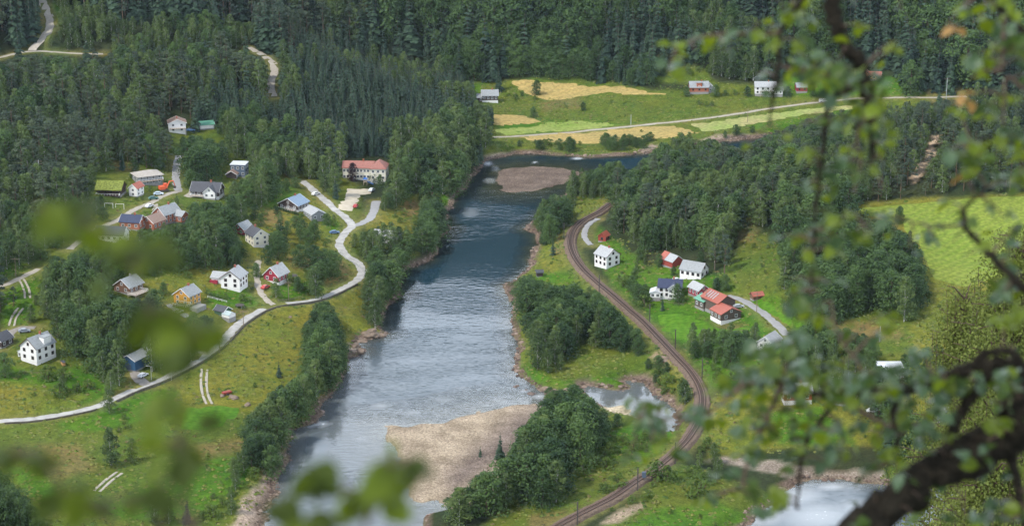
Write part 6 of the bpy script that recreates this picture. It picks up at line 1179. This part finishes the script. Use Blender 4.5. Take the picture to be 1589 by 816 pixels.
for k, (u, v, s, lab) in enumerate([(570,519,3.6,'large pale boulder at the root of the rocky point'),(581,520,4,'broad pale boulder in the middle of the rocky point'),(592,521,3.2,'boulder at the tip of the rocky point'),(576,514,3.5,'small boulder against the trees on the rocky point'),(547,546,3.6,'big boulder at the left end of the lower rock ledge'),(556,545,3.3,'boulder near the outer end of the lower rock ledge'),(549,537,4,'boulder at the back of the lower rock ledge'),(561,530,3,'boulder between the two rock ledges')]): boulder(u, v, s, lab, m_b, 'boulders on the left river bank')
for k, (u, v, s, lab) in enumerate([(800,602,3,'dark boulder at the upper side of the shore inlet'),(818,606,2.2,'flat dark boulder in the fast inlet'),(826,612,2.6,'dark boulder in the middle of the inlet'),(845,604,3.5,'brown boulder where the inlet meets the bank'),(862,608,3,'brown boulder between the inlet and the lagoon'),(880,606,2.5,'boulder at the left shore of the lagoon')]): boulder(u, v, s, lab, m_b2 if k < 3 else m_b, 'boulders around the inlet')
for k, (u, v, s, lab) in enumerate([(345,614,2.4,'pale stone left of the bright lawn track'),(362,617,3,'pale stone heap above the bright lawn'),(384,628,2.2,'pink-grey stone right of the bright lawn'),(450,492,1.6,'small white stone on the yellow meadow'),(1028,558,4,'brown rock outcrop beside the railway')]): boulder(u, v, s, lab, m_b, None)
x, y, z = hit(352, 612); r = link('farm_trailer', None, loc=(x, y, z)); r.rotation_euler = (0, 0, .6); tag(r, 'small red farm trailer above the bright lawn', 'trailer'); boxes('trailer_bed', [(-1.6,-.8,.6,1.6,.8,1.2)], WALL['red'], r); V, Q = tube3([(0,-1.0,.4),(0,-.8,.4)], [.4,.4], 10); wl = mesh('wheel', [tuple(q) for q in V], [tuple(q) for q in Q] + [tuple(range(10))[::-1], tuple(range(10,20))], [m_mast]); link('wheel', wl, r); link('wheel', wl, r, (0, 1.8, 0)); boxes('drawbar', [(1.6,-.06,.6,3.0,.06,.72)], m_mast, r)

# guard rail on the outside of the bend below the chalet
P = [hit(u, v) for u, v in ((526,388),(531,396),(540,404),(552,411),(563,420),(567,430))]; xy = spline([p[:2] for p in P], 1.5); z = T(xy[:, 0], xy[:, 1]); c = (float(xy[0, 0]), float(xy[0, 1]), float(z[0])); r = link('guard_rail', None, loc=c); tag(r, 'galvanised guard rail on the outside of the road bend by the river trees', 'guard rail')
V = []; Fq = []
for i in range(len(xy)):
    for dz, dx in ((.45, 0), (.60, .06), (.78, 0)): V.append((xy[i, 0] - c[0] + dx, xy[i, 1] - c[1] - dx, z[i] - c[2] + dz))
for i in range(len(xy) - 1):
    for j in range(2): Fq.append((i * 3 + j, i * 3 + 3 + j, i * 3 + 4 + j, i * 3 + 1 + j))
link('rail', mesh('rail', V, Fq, [m_pale]), r); v, f = box(-.06, -.06, -.4, .06, .06, .72); pm = mesh('post', v, f, [m_pale])
for i in range(0, len(xy), 2): link('post', pm, r, (xy[i, 0] - c[0] - .08, xy[i, 1] - c[1] + .08, z[i] - c[2]))
# garden fences, woodpiles and the rest of what stands about the yards
def fence(p0, p1, lab, m, h=.95, n=None):
    a_ = np.array(hit(*p0)); b_ = np.array(hit(*p1)); Ln = float(np.hypot(*(b_ - a_)[:2])); n = n or max(3, int(Ln / 2)); r = link('garden_fence', None, loc=tuple(a_)); tag(r, lab, 'fence'); v, f = box(-.06, -.06, -.5, .06, .06, h); pm = mesh('post', v, f, [m]); pts = []
    for i in range(n + 1):
        q = a_ + (b_ - a_) * i / n; zq = tz(q[0], q[1]); pts.append((q[0] - a_[0], q[1] - a_[1], zq - a_[2])); link('post', pm, r, pts[-1])
    for hh in (.45, .85): cyl('rail', [(p[0], p[1], p[2] + hh) for p in pts], [.05] * len(pts), m, r, 4)
fence((322,462),(352,470),'white garden fence below the L-shaped white house',TRIM); fence((432,468),(470,462),'dark rail fence between the road and the crimson house',m_pole); fence((1018,468),(1060,474),'rail fence below the navy-roofed house',m_pole); fence((30,578),(95,584),'weathered fence below the big white house',m_pole); fence((1085,520),(1160,514),'rail fence along the lower side of the pasture',m_pole); fence((930,384),(925,405),'fence between the railway and the red cabin garden',m_pole)
def woodpile(u, v, az, lab):
    x, y, z = hit(u, v); r = link('woodpile', None, loc=(x, y, z)); r.rotation_euler = (0, 0, az); tag(r, lab, 'woodpile'); Vl = []; Ql = []
    for row in range(5):
        for k in range(9): a_, q_ = tube3([(-.5, k * .26 - 1.1 + .13 * (row % 2), .13 + row * .23), (.5, k * .26 - 1.1 + .13 * (row % 2), .13 + row * .23)], [.12, .12], 6); Vl.append(a_); Ql.append(q_)
    V, Q = joinvq(list(zip(Vl, Ql))); tag(link('logs', mesh_np('logs', V, Q, [WALL['timber']]), r), kind='stuff'); boxes('cover', [(-.62, -1.5, 1.28, .62, 1.4, 1.36)], ROOF['dark'], r)
woodpile(384,366,.4,'covered woodpile beside the small red shed'); woodpile(305,478,.2,'covered woodpile right of the yellow house'); woodpile(1066,432,.8,'covered woodpile between the two white houses on the right bank'); woodpile(98,566,.5,'covered woodpile right of the big white house'); woodpile(246,350,.1,'covered woodpile beside the rust-red house')
car(412,448,60,(.45,.06,.05),'red car on the lane left of the crimson house'); car(38,516,15,(.25,.28,.32),'dark grey car on the lane behind the big white house'); car(276,486,40,(.6,.6,.6),'silver car on the drive of the yellow house'); car(1050,437,20,(.55,.57,.6),'silver car above the navy-roofed house'); car(222,585,60,(.5,.52,.55),'silver car on the drive of the blue garage'); car(206,344,12,(.12,.13,.15),'black car on the lane behind the blue-roofed house'); car(552,322,80,(.35,.05,.05),'dark red car at the lower end of the school yard'); car(490,303,50,(.7,.7,.68),'white car on the road behind the chalet')
def trampoline(u, v, lab):
    x, y, z = hit(u, v); r = link('trampoline', None, loc=(x, y, z)); tag(r, lab, 'trampoline'); V, Q = tube3([(0, 0, .78), (0, 0, .86)], [1.8, 1.8], 20); F2 = [tuple(q) for q in Q] + [tuple(range(20))[::-1], tuple(range(20, 40))]; link('mat', mesh('mat', [tuple(q) for q in V], F2, [m_mast]), r)
    v_, f_ = box(-.04, -.04, -.3, .04, .04, .78); pm = mesh('leg', v_, f_, [m_pale])
    for k in range(6): link('leg', pm, r, (1.7 * math.cos(k * 1.047), 1.7 * math.sin(k * 1.047), 0))
trampoline(372,476,'round dark trampoline on the lawn below the L-shaped white house'); trampoline(455,430,'round trampoline right of the crimson house')
# ------------------------------------------------------------------ the near trees the photograph looks through (out of focus)
def fg(u, v, d):
    r_ = ray(u, v); t = d / (r_[1] * cT - r_[2] * sT); return Vector((r_[0] * t, r_[1] * t, CAMH + r_[2] * t))
m_nb = mat('dark_mossy_bark', (.020, .017, .012), .95, .1, var=.4, vscale=40, bump=.8, bscale=60); m_tw = mat('brown_twig', (.075, .05, .035), .8, .2)
def leafm(name, c, tr, rough, amt):
    m = bpy.data.materials.new(name); m.use_nodes = True; t = m.node_tree; b = t.nodes['Principled BSDF']; o = t.nodes['Material Output']; oi = N(t, 'ShaderNodeObjectInfo'); r = N(t, 'ShaderNodeValToRGB')
    r.color_ramp.elements[0].color = (*[q * .7 for q in c], 1); r.color_ramp.elements[1].color = (*[min(1, q * 1.3) for q in c], 1); L(t, oi.outputs['Random'], r.inputs['Fac']); L(t, r.outputs['Color'], b.inputs['Base Color']); b.inputs['Roughness'].default_value = rough; b.inputs['Specular IOR Level'].default_value = .28
    ts = N(t, 'ShaderNodeBsdfTranslucent'); ts.inputs['Color'].default_value = (*tr, 1); mx = N(t, 'ShaderNodeMixShader'); mx.inputs[0].default_value = amt; L(t, b.outputs[0], mx.inputs[1]); L(t, ts.outputs[0], mx.inputs[2]); L(t, mx.outputs[0], o.inputs['Surface']); return m
lf_y = leafm('yellow_green_leaf', (.085, .125, .008), (.20, .25, .010), .5, .42); lf_p = leafm('pale_glaucous_leaf', (.042, .074, .034), (.06, .10, .026), .42, .2); lf_g = leafm('deep_green_leaf', (.035, .065, .010), (.10, .14, .015), .5, .35); lf_o = leafm('withered_leaf', (.26, .15, .05), (.3, .16, .04), .6, .4)
def leaf_mesh(m, serr=True):
    """a rounded birch-like leaf 1 long, folded on its midrib, toothed"""
    prof = [(0, .0), (.08, .20), (.22, .36), (.40, .42), (.58, .37), (.74, .26), (.88, .13), (1.0, .0)]; V = []; n = len(prof)
    for y, w in prof: bz = -.18 * (y - .5) ** 2 * 2; V += [(0, y, bz), (w * (1.04 if serr else 1), y - .02, bz + w * .28), (-w, y - .02, bz + w * .28)]
    Fq = []
    for i in range(n - 1): a_ = i * 3; Fq += [(a_, a_ + 1, a_ + 4, a_ + 3), (a_, a_ + 3, a_ + 5, a_ + 2)]
    o = len(V); V += [(0.012, 0, 0), (-.012, 0, 0), (-.012, -.35, .03), (.012, -.35, .03)]; Fq.append((o, o + 1, o + 2, o + 3))
    return mesh('leaf', V, Fq, [m], smooth=False)
LEAF = {'y': leaf_mesh(lf_y), 'p': leaf_mesh(lf_p), 'g': leaf_mesh(lf_g), 'o': leaf_mesh(lf_o)}
rn = random.Random(77)
def wob(pts, amp, sub=5):
    P = [Vector(p) for p in pts]; out = []
    for i in range(len(P) - 1):
        p0 = P[max(i - 1, 0)]; p1, p2 = P[i], P[i + 1]; p3 = P[min(i + 2, len(P) - 1)]
        for k in range(sub):
            t = k / sub; q = .5 * ((2 * p1) + (p2 - p0) * t + (2 * p0 - 5 * p1 + 4 * p2 - p3) * t * t + (3 * p1 - p0 - 3 * p2 + p3) * t ** 3); out.append(q + Vector([rn.uniform(-amp, amp) for _ in range(3)]))
    out.append(P[-1]); return out
def near_tree(name, label, base, branches, clusters, size, cat='tree', limit=292):
    """branches: (points (u,v,d), start radius, end radius); clusters: (u, v, su, sv, n, d, kinds)"""
    r = link(name, None, loc=base); tag(r, label, cat); b0 = Vector(base); allp = []
    for i, (pts, r0, r1) in enumerate(branches):
        w = [p if isinstance(p, Vector) else fg(*p) for p in pts]; q = wob(w, (r0 * .25)); n = len(q); rad = [r0 + (r1 - r0) * k / (n - 1) for k in range(n)]; rad = [a_ * rn.uniform(.80, 1.22) for a_ in rad]
        V, Q = tube3([p - b0 for p in q], rad, 10 if r0 > .02 else 6); link('trunk' if i == 0 else 'branch', mesh_np('branch', V, Q, [m_nb if r0 > .006 else m_tw], smooth=True), r); allp += q
    cnt = 0; rest = {}; clusters = list(clusters)
    for i, (pts, r0, r1) in enumerate(branches):
        if cat != 'tree': break
        for (u, v, d) in [p for p in pts if not isinstance(p, Vector) and 900 < p[0] < 1600 and -20 < p[1] < 830]:
            for _ in range(2):
                uu_, vv_ = u + rn.uniform(-45, 45), v + rn.uniform(-15, 50); clusters.append((uu_, vv_, 12, 10, rn.choice((0, 1, 2)), d * rn.uniform(.97, 1.03), 'gyp'))
    for (u, v, su, sv, n, d, kinds) in clusters:
        c = fg(u, v, d); near = min(allp, key=lambda p: (p - c).length)
        if n != 1 or (near - c).length > size:
            mid = (near + c) / 2 + Vector((0, 0, .1 * (near - c).length)); q = wob([near, mid, c], .002, 3); V, Q = tube3([p - b0 for p in q], [.0028 - .0018 * k / (len(q) - 1) for k in range(len(q))], 5); link('twig', mesh_np('twig', V, Q, [m_tw], smooth=True), r)
        for k in range(int(n * 1.35 + .5) if cat == 'tree' else n):
            uu_ = u + rn.gauss(0, su * .5); vv_ = v + rn.gauss(0, sv * .5); dd_ = d * (1 + rn.gauss(0, .035)); p = fg(uu_, vv_, dd_); kd = rn.choice(kinds); s = size * rn.uniform(.7, 1.2)
            yaw = rn.uniform(0, 6.28); Mx = Matrix.Translation(p - b0) @ Euler((rn.uniform(-1.3, .2), rn.uniform(-.7, .7), yaw)).to_matrix().to_4x4() @ Matrix.Scale(s, 4)
            if cnt < limit: o = link('leaf', LEAF[kd], r); o.matrix_local = Mx; cnt += 1
            else: rest.setdefault(kd, []).append(Mx)
    for kd, Ms in rest.items():
        me0 = LEAF[kd]; V = []; Fq = []; base_f = [tuple(p.vertices) for p in me0.polygons]
        for Mx in Ms: o = len(V); V += [tuple(Mx @ v.co) for v in me0.vertices]; Fq += [tuple(i + o for i in f) for f in base_f]
        tag(link('foliage', mesh('foliage', V, Fq, [me0.materials[0]]), r), kind='stuff')
    return r
D = 4.3
def B(*p, d=D): return [(u, v, d) for u, v in p]
gz_ = lambda p: Vector((p.x, p.y, 258.3 - .62 * p.y - .3))
lean0 = fg(1190, 1010, 4.4)
near_tree('overhanging_birch', 'dark leaning tree with out-of-focus leaves filling the right side of the view', tuple(gz_(lean0)),
 [([gz_(lean0), lean0, (1260, 900, 4.35), (1330, 828, D), (1385, 775, D), (1440, 735, D), (1500, 706, D), (1560, 678, D), (1620, 630, 4.2), (1720, 520, 4.1), (1800, 300, 4.0), (1760, 60, 4.1)], .044, .036),
  (B((1720,560),(1640,585),(1589,578),(1545,562),(1500,574),(1450,592),(1400,604),(1350,606),(1300,614),(1255,606),(1215,590),(1180,600)), .020, .005),
  (B((1545,562),(1520,600),(1490,640),(1470,690),(1440,735)), .012, .010), (B((1610,590),(1570,620),(1550,660),(1520,700)), .016, .012), (B((1589,578),(1570,545),(1530,548),(1500,574)), .010, .008),
  (B((1400,604),(1385,640),(1395,680),(1375,720)), .008, .004), (B((1300,614),(1275,650),(1250,690),(1240,740),(1238,790)), .007, .003), (B((1215,590),(1190,650),(1165,700),(1150,760)), .006, .003), (B((1300,614),(1340,640),(1380,660),(1430,655)), .006, .003),
  (B((1760,60),(1600,-60),(1450,-90),(1320,-70),(1293,0),(1297,35),(1312,72),(1334,100),(1342,130),(1350,170),(1352,200)), .022, .011), (B((1342,130),(1318,140),(1296,146),(1284,165),(1280,215),(1272,270),(1266,330),(1262,400),(1258,450)), .008, .003), (B((1350,190),(1354,230),(1350,262)), .008, .003), (B((1350,170),(1330,210),(1335,250),(1325,300)), .005, .002),
  (B((1450,-90),(1330,-60),(1262,-20),(1240,5),(1222,30),(1211,55),(1209,100),(1200,150),(1194,195)), .009, .003), (B((1211,50),(1175,56),(1130,52),(1090,58),(1050,74)), .004, .0015), (B((1209,100),(1235,110),(1270,112),(1305,128),(1335,135)), .004, .002),
  (B((1700,480),(1620,470),(1589,448),(1565,425),(1538,396),(1510,368),(1497,350),(1497,325),(1515,305),(1530,290)), .012, .003), (B((1780,180),(1660,120),(1600,60),(1560,20),(1520,-10)), .010, .004), (B((1660,120),(1600,140),(1562,120),(1558,160),(1556,200)), .006, .002), (B((1560,20),(1557,60),(1556,110)), .004, .003), (B((1780,250),(1680,230),(1600,230),(1540,215),(1500,225)), .007, .002),
  (B((1350,606),(1330,560),(1300,520),(1290,470)), .004, .002), (B((1215,590),(1150,600),(1100,640),(1040,650),(1000,640)), .005, .0015), (B((1565,690),(1580,750),(1589,800),(1595,840)), .012, .008), (B((1497,350),(1440,350),(1380,335),(1340,345)), .003, .0012)],
 [(1045,72,12,8,2,D,'y'),(1050,86,8,8,2,D,'y'),(1083,60,10,6,2,D,'p'),(1105,62,8,6,2,D,'y'),(1145,47,10,6,2,D,'p'),(1190,48,12,8,4,D,'yg'),(1205,62,10,14,4,D,'yg'),(1225,25,12,20,5,D,'gy'),(1240,5,12,8,3,D,'y'),(1198,70,8,8,2,D,'y'),
  (1240,98,20,12,7,D,'ppy'),(1266,92,16,14,5,D,'py'),(1285,118,24,16,9,D,'pgy'),(1262,118,14,8,5,D,'y'),(1310,125,16,12,6,D,'pg'),(1300,95,10,10,3,D,'p'),(1340,130,16,20,7,D,'gy'),(1352,160,16,20,8,D,'gy'),(1345,195,12,16,6,D,'yg'),(1365,165,12,8,3,D,'y'),(1368,118,14,10,3,D,'p'),(1330,120,14,8,3,D,'p'),
  (1388,64,6,8,2,D,'y'),(1386,78,5,6,1,D,'y'),(1398,15,6,5,1,D,'p'),(1470,38,6,5,1,D,'o'),(1482,46,8,6,2,D,'o'),(1490,15,14,6,3,D,'p'),(1522,28,10,10,3,D,'y'),(1500,12,10,6,2,D,'y'),(1568,15,12,12,4,D,'y'),(1545,8,10,8,3,D,'g'),(1530,6,8,8,2,D,'y'),(1580,40,10,12,3,D,'py'),(1586,60,8,12,3,D,'g'),(1556,62,12,16,4,D,'g'),(1540,70,8,6,2,D,'y'),(1575,80,10,8,3,D,'yg'),
  (1508,86,14,6,3,D,'p'),(1525,90,14,8,3,D,'gy'),(1502,98,6,8,2,D,'y'),(1523,110,6,8,2,D,'y'),(1505,122,6,6,1,D,'y'),(1500,146,16,6,3,D,'o'),(1570,150,8,6,2,D,'y'),(1487,172,5,8,2,D,'y'),(1533,190,6,6,1,D,'y'),(1495,240,16,10,6,D,'pg'),(1512,225,12,12,5,D,'yp'),(1548,222,10,8,3,D,'y'),(1520,245,14,12,6,D,'yg'),(1508,262,12,8,3,D,'y'),(1522,272,18,8,5,D,'p'),(1560,282,14,8,4,D,'p'),(1583,235,10,18,6,D,'y'),(1585,275,8,20,6,D,'yg'),(1575,205,14,8,3,D,'p'),(1475,232,10,6,3,D,'p'),(1493,272,6,4,1,D,'o'),
  (1247,238,8,6,2,D,'y'),(1262,232,8,8,2,D,'y'),(1285,262,12,5,2,D,'p'),(1306,250,12,8,3,D,'p'),(1330,238,10,8,2,D,'y'),(1315,232,10,6,2,D,'y'),(1273,300,6,12,3,D,'y'),(1255,285,8,12,3,D,'p'),(1290,292,10,6,2,D,'g'),(1365,225,8,8,2,D,'y'),(1355,260,8,8,2,D,'y'),(1230,368,10,5,2,D,'y'),(1215,365,8,4,1,D,'p'),(1245,388,10,6,2,D,'y'),
  (1305,338,10,12,4,D,'y'),(1282,352,14,10,5,D,'pg'),(1300,368,14,10,5,D,'pg'),(1330,362,10,8,4,D,'g'),(1352,362,10,12,4,D,'yg'),(1294,388,8,12,4,D,'y'),(1370,332,6,8,2,D,'p'),(1386,336,8,5,2,D,'g'),(1440,358,8,8,3,D,'p'),(1462,352,6,8,2,D,'g'),(1250,360,16,4,3,D,'p'),
  (1262,420,12,14,6,D,'pg'),(1245,450,12,14,6,D,'gp'),(1258,478,14,12,6,D,'gy'),(1290,438,12,8,3,D,'p'),(1225,460,12,8,3,D,'p'),(1275,495,8,10,3,D,'y'),(1370,490,8,8,3,D,'y'),(1378,505,5,14,3,D,'y'),(1430,548,14,5,3,D,'p'),(1360,520,14,6,2,D,'p'),
  (1185,540,40,22,14,D,'pppg'),(1230,530,40,20,14,D,'ppg'),(1200,580,50,22,16,D,'ppgy'),(1150,580,30,24,10,D,'pg'),(1250,575,40,20,14,D,'pg'),(1300,570,40,18,14,D,'pgy'),(1340,590,40,18,12,D,'ppg'),(1400,575,40,16,12,D,'pp'),(1440,585,30,16,10,D,'pg'),(1480,600,30,20,10,D,'pg'),(1530,590,30,20,9,D,'gp'),(1570,600,20,30,9,D,'pg'),(1380,610,40,16,11,D,'py'),(1310,610,40,18,12,D,'pgy'),(1250,612,40,18,12,D,'yg'),(1190,615,40,20,12,D,'gy'),(1140,620,24,20,8,D,'yp'),
  (1165,660,30,24,11,D,'ygp'),(1200,660,24,20,7,D,'yg'),(1250,660,30,18,7,D,'gy'),(1320,650,24,14,5,D,'p'),(1105,645,18,10,5,D,'py'),(1080,640,24,10,6,D,'p'),(1120,600,16,12,5,D,'y'),(1000,625,14,14,5,D,'g'),(985,650,16,14,5,D,'g'),(1010,662,20,8,5,D,'p'),(1030,625,10,8,2,D,'g'),(1055,640,14,8,4,D,'p'),(1030,680,10,10,3,D,'y'),(975,712,16,8,3,D,'g'),(1005,708,8,5,1,D,'y'),
  (1170,700,20,20,8,D,'ygp'),(1130,735,20,14,6,D,'p'),(1165,755,14,20,7,D,'g'),(1205,765,16,16,6,D,'y'),(1230,720,16,20,6,D,'g'),(1180,790,16,10,4,D,'p'),(1100,770,14,10,3,D,'y'),(1290,690,14,16,4,D,'p'),(1315,690,8,18,4,D,'y'),(1280,715,16,8,3,D,'p'),(1380,700,18,14,5,D,'yg'),(1440,670,24,14,7,D,'pp'),(1410,740,14,14,4,D,'g'),(1465,680,12,10,3,D,'y'),(1350,735,20,8,4,D,'p'),
  (1530,655,20,10,5,D,'y'),(1548,650,12,8,3,D,'y'),(1560,570,10,14,4,D,'p'),(1480,690,20,8,4,D,'p'),(1530,730,14,8,3,D,'p'),(1545,780,26,12,8,D,'pp'),(1580,790,14,14,5,D,'p'),(1500,800,26,10,7,D,'p'),(1510,812,10,6,3,D,'y'),(1560,810,20,10,5,D,'gp'),(1578,350,14,20,5,D,'g'),(1560,440,16,18,5,D,'gp'),(1580,480,16,20,6,D,'yg'),(1560,495,20,14,5,D,'y'),(1555,455,14,10,4,D,'p'),(1330,800,10,16,4,D,'g'),(1445,630,20,20,6,D,'py'),(1400,640,20,16,6,D,'gy')],
 .034)
# the sapling right in front of the lens, at the left
D = 1.65
sap = fg(250, 1050, D)
LEAF = {k: leaf_mesh(leafm('sapling_leaf_' + k, c, t_, .7, .45)) for k, c, t_ in (('y', (.062, .090, .005), (.12, .16, .005)), ('g', (.034, .055, .005), (.07, .095, .005)), ('o', (.08, .06, .02), (.1, .06, .02)))}
near_tree('foreground_sapling', 'green sapling blurred almost to nothing at the lower left of the view', tuple(gz_(sap)),
 [([gz_(sap), sap, (330, 900, D), (285, 800, D), (288, 720, D), (275, 640, D), (262, 560, D), (240, 500, D), (215, 440, D), (190, 390, D), (130, 345, D), (60, 322, D)], .0016, .0008), (B((288,720),(250,755),(190,775),(120,775),(85,740),(60,700),(0,700), d=D), .0030, .001), (B((262,560),(300,520),(340,500), d=D), .0018, .0008), (B((285,800),(400,870),(540,840),(575,800),(590,765),(605,720), d=D), .0022, .001), (B((590,765),(540,758),(500,735), d=D), .0012, .0007), (B((575,800),(500,812),(450,820), d=D), .0012, .0007)],
 [(30,712,30,8,4,D,'gy'),(265,640,16,30,5,D,'gy'),(290,700,14,20,4,D,'g'),(310,508,30,12,5,D,'yg'),(250,480,20,14,4,D,'g'),(100,338,30,8,4,D,'yg'),(200,385,24,10,4,D,'g'),(500,742,16,10,3,D,'gy'),(560,772,20,8,4,D,'yg'),(608,735,12,26,6,D,'yg'),(640,712,14,8,3,D,'g'),(600,775,12,8,3,D,'y'),(470,812,24,8,4,D,'gy'),(62,322,22,6,3,D,'y'),(115,342,14,8,3,D,'g'),(135,350,14,6,3,D,'y'),(215,372,14,8,3,D,'y'),(185,392,12,6,1,D,'g'),(230,400,14,14,3,D,'g'),(165,420,10,14,1,D,'g'),
  (262,482,24,14,4,D,'yg'),(310,510,20,8,4,D,'y'),(335,500,10,6,1,D,'y'),(275,540,16,10,3,D,'g'),(215,500,10,12,1,D,'g'),(255,605,10,14,1,D,'y'),(255,690,14,14,3,D,'y'),(285,705,12,14,3,D,'g'),(300,670,12,14,1,D,'g'),(250,640,10,10,1,D,'y'),
  (20,706,20,6,3,D,'g'),(60,712,14,6,3,D,'g'),(85,760,12,10,3,D,'g'),(110,765,14,8,3,D,'y'),(170,775,22,6,3,D,'g'),(220,765,20,6,3,D,'g'),(140,790,10,6,1,D,'o'),(290,760,8,14,1,D,'g'),
  (492,738,12,8,3,D,'g'),(480,722,8,6,1,D,'g'),(535,762,14,6,3,D,'y'),(560,775,12,6,1,D,'y'),(605,705,12,14,4,D,'y'),(625,722,14,10,3,D,'g'),(650,712,10,8,1,D,'g'),(610,745,14,12,3,D,'y'),(590,770,12,8,1,D,'y'),(470,808,14,6,3,D,'y'),(520,810,20,6,1,D,'g')],
 .030, 'sapling')
# the two hanging birches on the slope below the viewpoint
def hanging_birch(u, vtop, d, w, depth_px, label, n=9000, leaf=.13):
    top = fg(u, vtop, d); gz = tz(top.x, top.y) ; Ht = top.z - gz; r = link('hanging_birch', None, loc=(top.x, top.y, gz)); tag(r, label, 'tree', 'big birches on the near slope')
    V, Q = tube3([(0, 0, -1), (.2, 0, Ht * .4), (-.1, .1, Ht * .7), (0, 0, Ht * .97)], [.20, .15, .08, .02], 8); link('trunk', mesh_np('trunk', V, Q, [LM['bark']], smooth=True), r)
    P = []; Nn = []; tw = []
    for i in range(170):
        t = i / 169; z = Ht * (.25 + .73 * t); az = i * 2.4; R0 = w * .5 * (math.sin(PI * (.12 + .80 * t)) ** .8) * rs.uniform(.6, 1.08); ex, ey = math.cos(az) * R0, math.sin(az) * R0; zb = z + R0 * .25
        tw.append([(0, 0, z - R0 * .5), (ex * .6, ey * .6, zb - .1), (ex, ey, zb)])
        for s_ in range(13):
            f = rs.uniform(.15, 1.0); sx, sy = ex * f + rs.normal() * .25, ey * f + rs.normal() * .25; ln_ = rs.uniform(.8, 2.6); k = int(n / 1000); q = rs.uniform(0, 1, k)
            P.append(np.c_[sx + rs.normal(0, .13 + .1 * q), sy + rs.normal(0, .13 + .1 * q), zb * 1.0 - (1 - f) * .6 - ln_ * q + .25]); Nn.append(np.c_[rs.normal(size=k) + ex * .4, rs.normal(size=k) + ey * .4, rs.normal(size=k) * .5 + .3])
            if s_ % 6 == 0: tw.append([(sx, sy, zb - .2), (sx + .05, sy, zb - ln_)])
    P = np.concatenate(P); Nn = np.concatenate(Nn); V, Q = quads(P, Nn, leaf, .8); link('crown', mesh_np('crown', V, Q, [M_HB]), r)
    parts = [tube3(t_, [.05, .03, .015][:len(t_)] if len(t_) == 3 else [.012, .006], 4) for t_ in tw]; V, Q = joinvq(parts); tag(link('limbs', mesh_np('limbs', V, Q, [m_tw], smooth=True), r), kind='stuff')
M_HB = leaf_mat('hanging_birch_leaves', (.062, .085, .016), (.185, .215, .045), .30)
hanging_birch(1590, 345, 78, 7.6, 0, 'tall olive-green birch with hanging twigs below the mown field', 34000, .10)
hanging_birch(1500, 425, 84, 5.4, 0, 'lower crown left of the tall hanging birch', 22000, .10)
hanging_birch(1545, 690, 70, 6.0, 0, 'birch crown under the thick leaning trunk in the lower right corner', 28000, .10)
# ------------------------------------------------------------------ summer haze in the valley air
v_, f_ = box(-2600, -700, -60, 2600, 4600, 760)
m = bpy.data.materials.new('haze_air'); m.use_nodes = True; t = m.node_tree; t.nodes.clear(); o_ = N(t, 'ShaderNodeOutputMaterial'); pv = N(t, 'ShaderNodeVolumePrincipled')
pv.inputs['Color'].default_value = (.72, .86, 1, 1); pv.inputs['Density'].default_value = .000019; pv.inputs['Anisotropy'].default_value = .2; L(t, pv.outputs[0], o_.inputs['Volume'])
tag(link('haze', mesh('haze', v_, f_, [m])), kind='stuff')
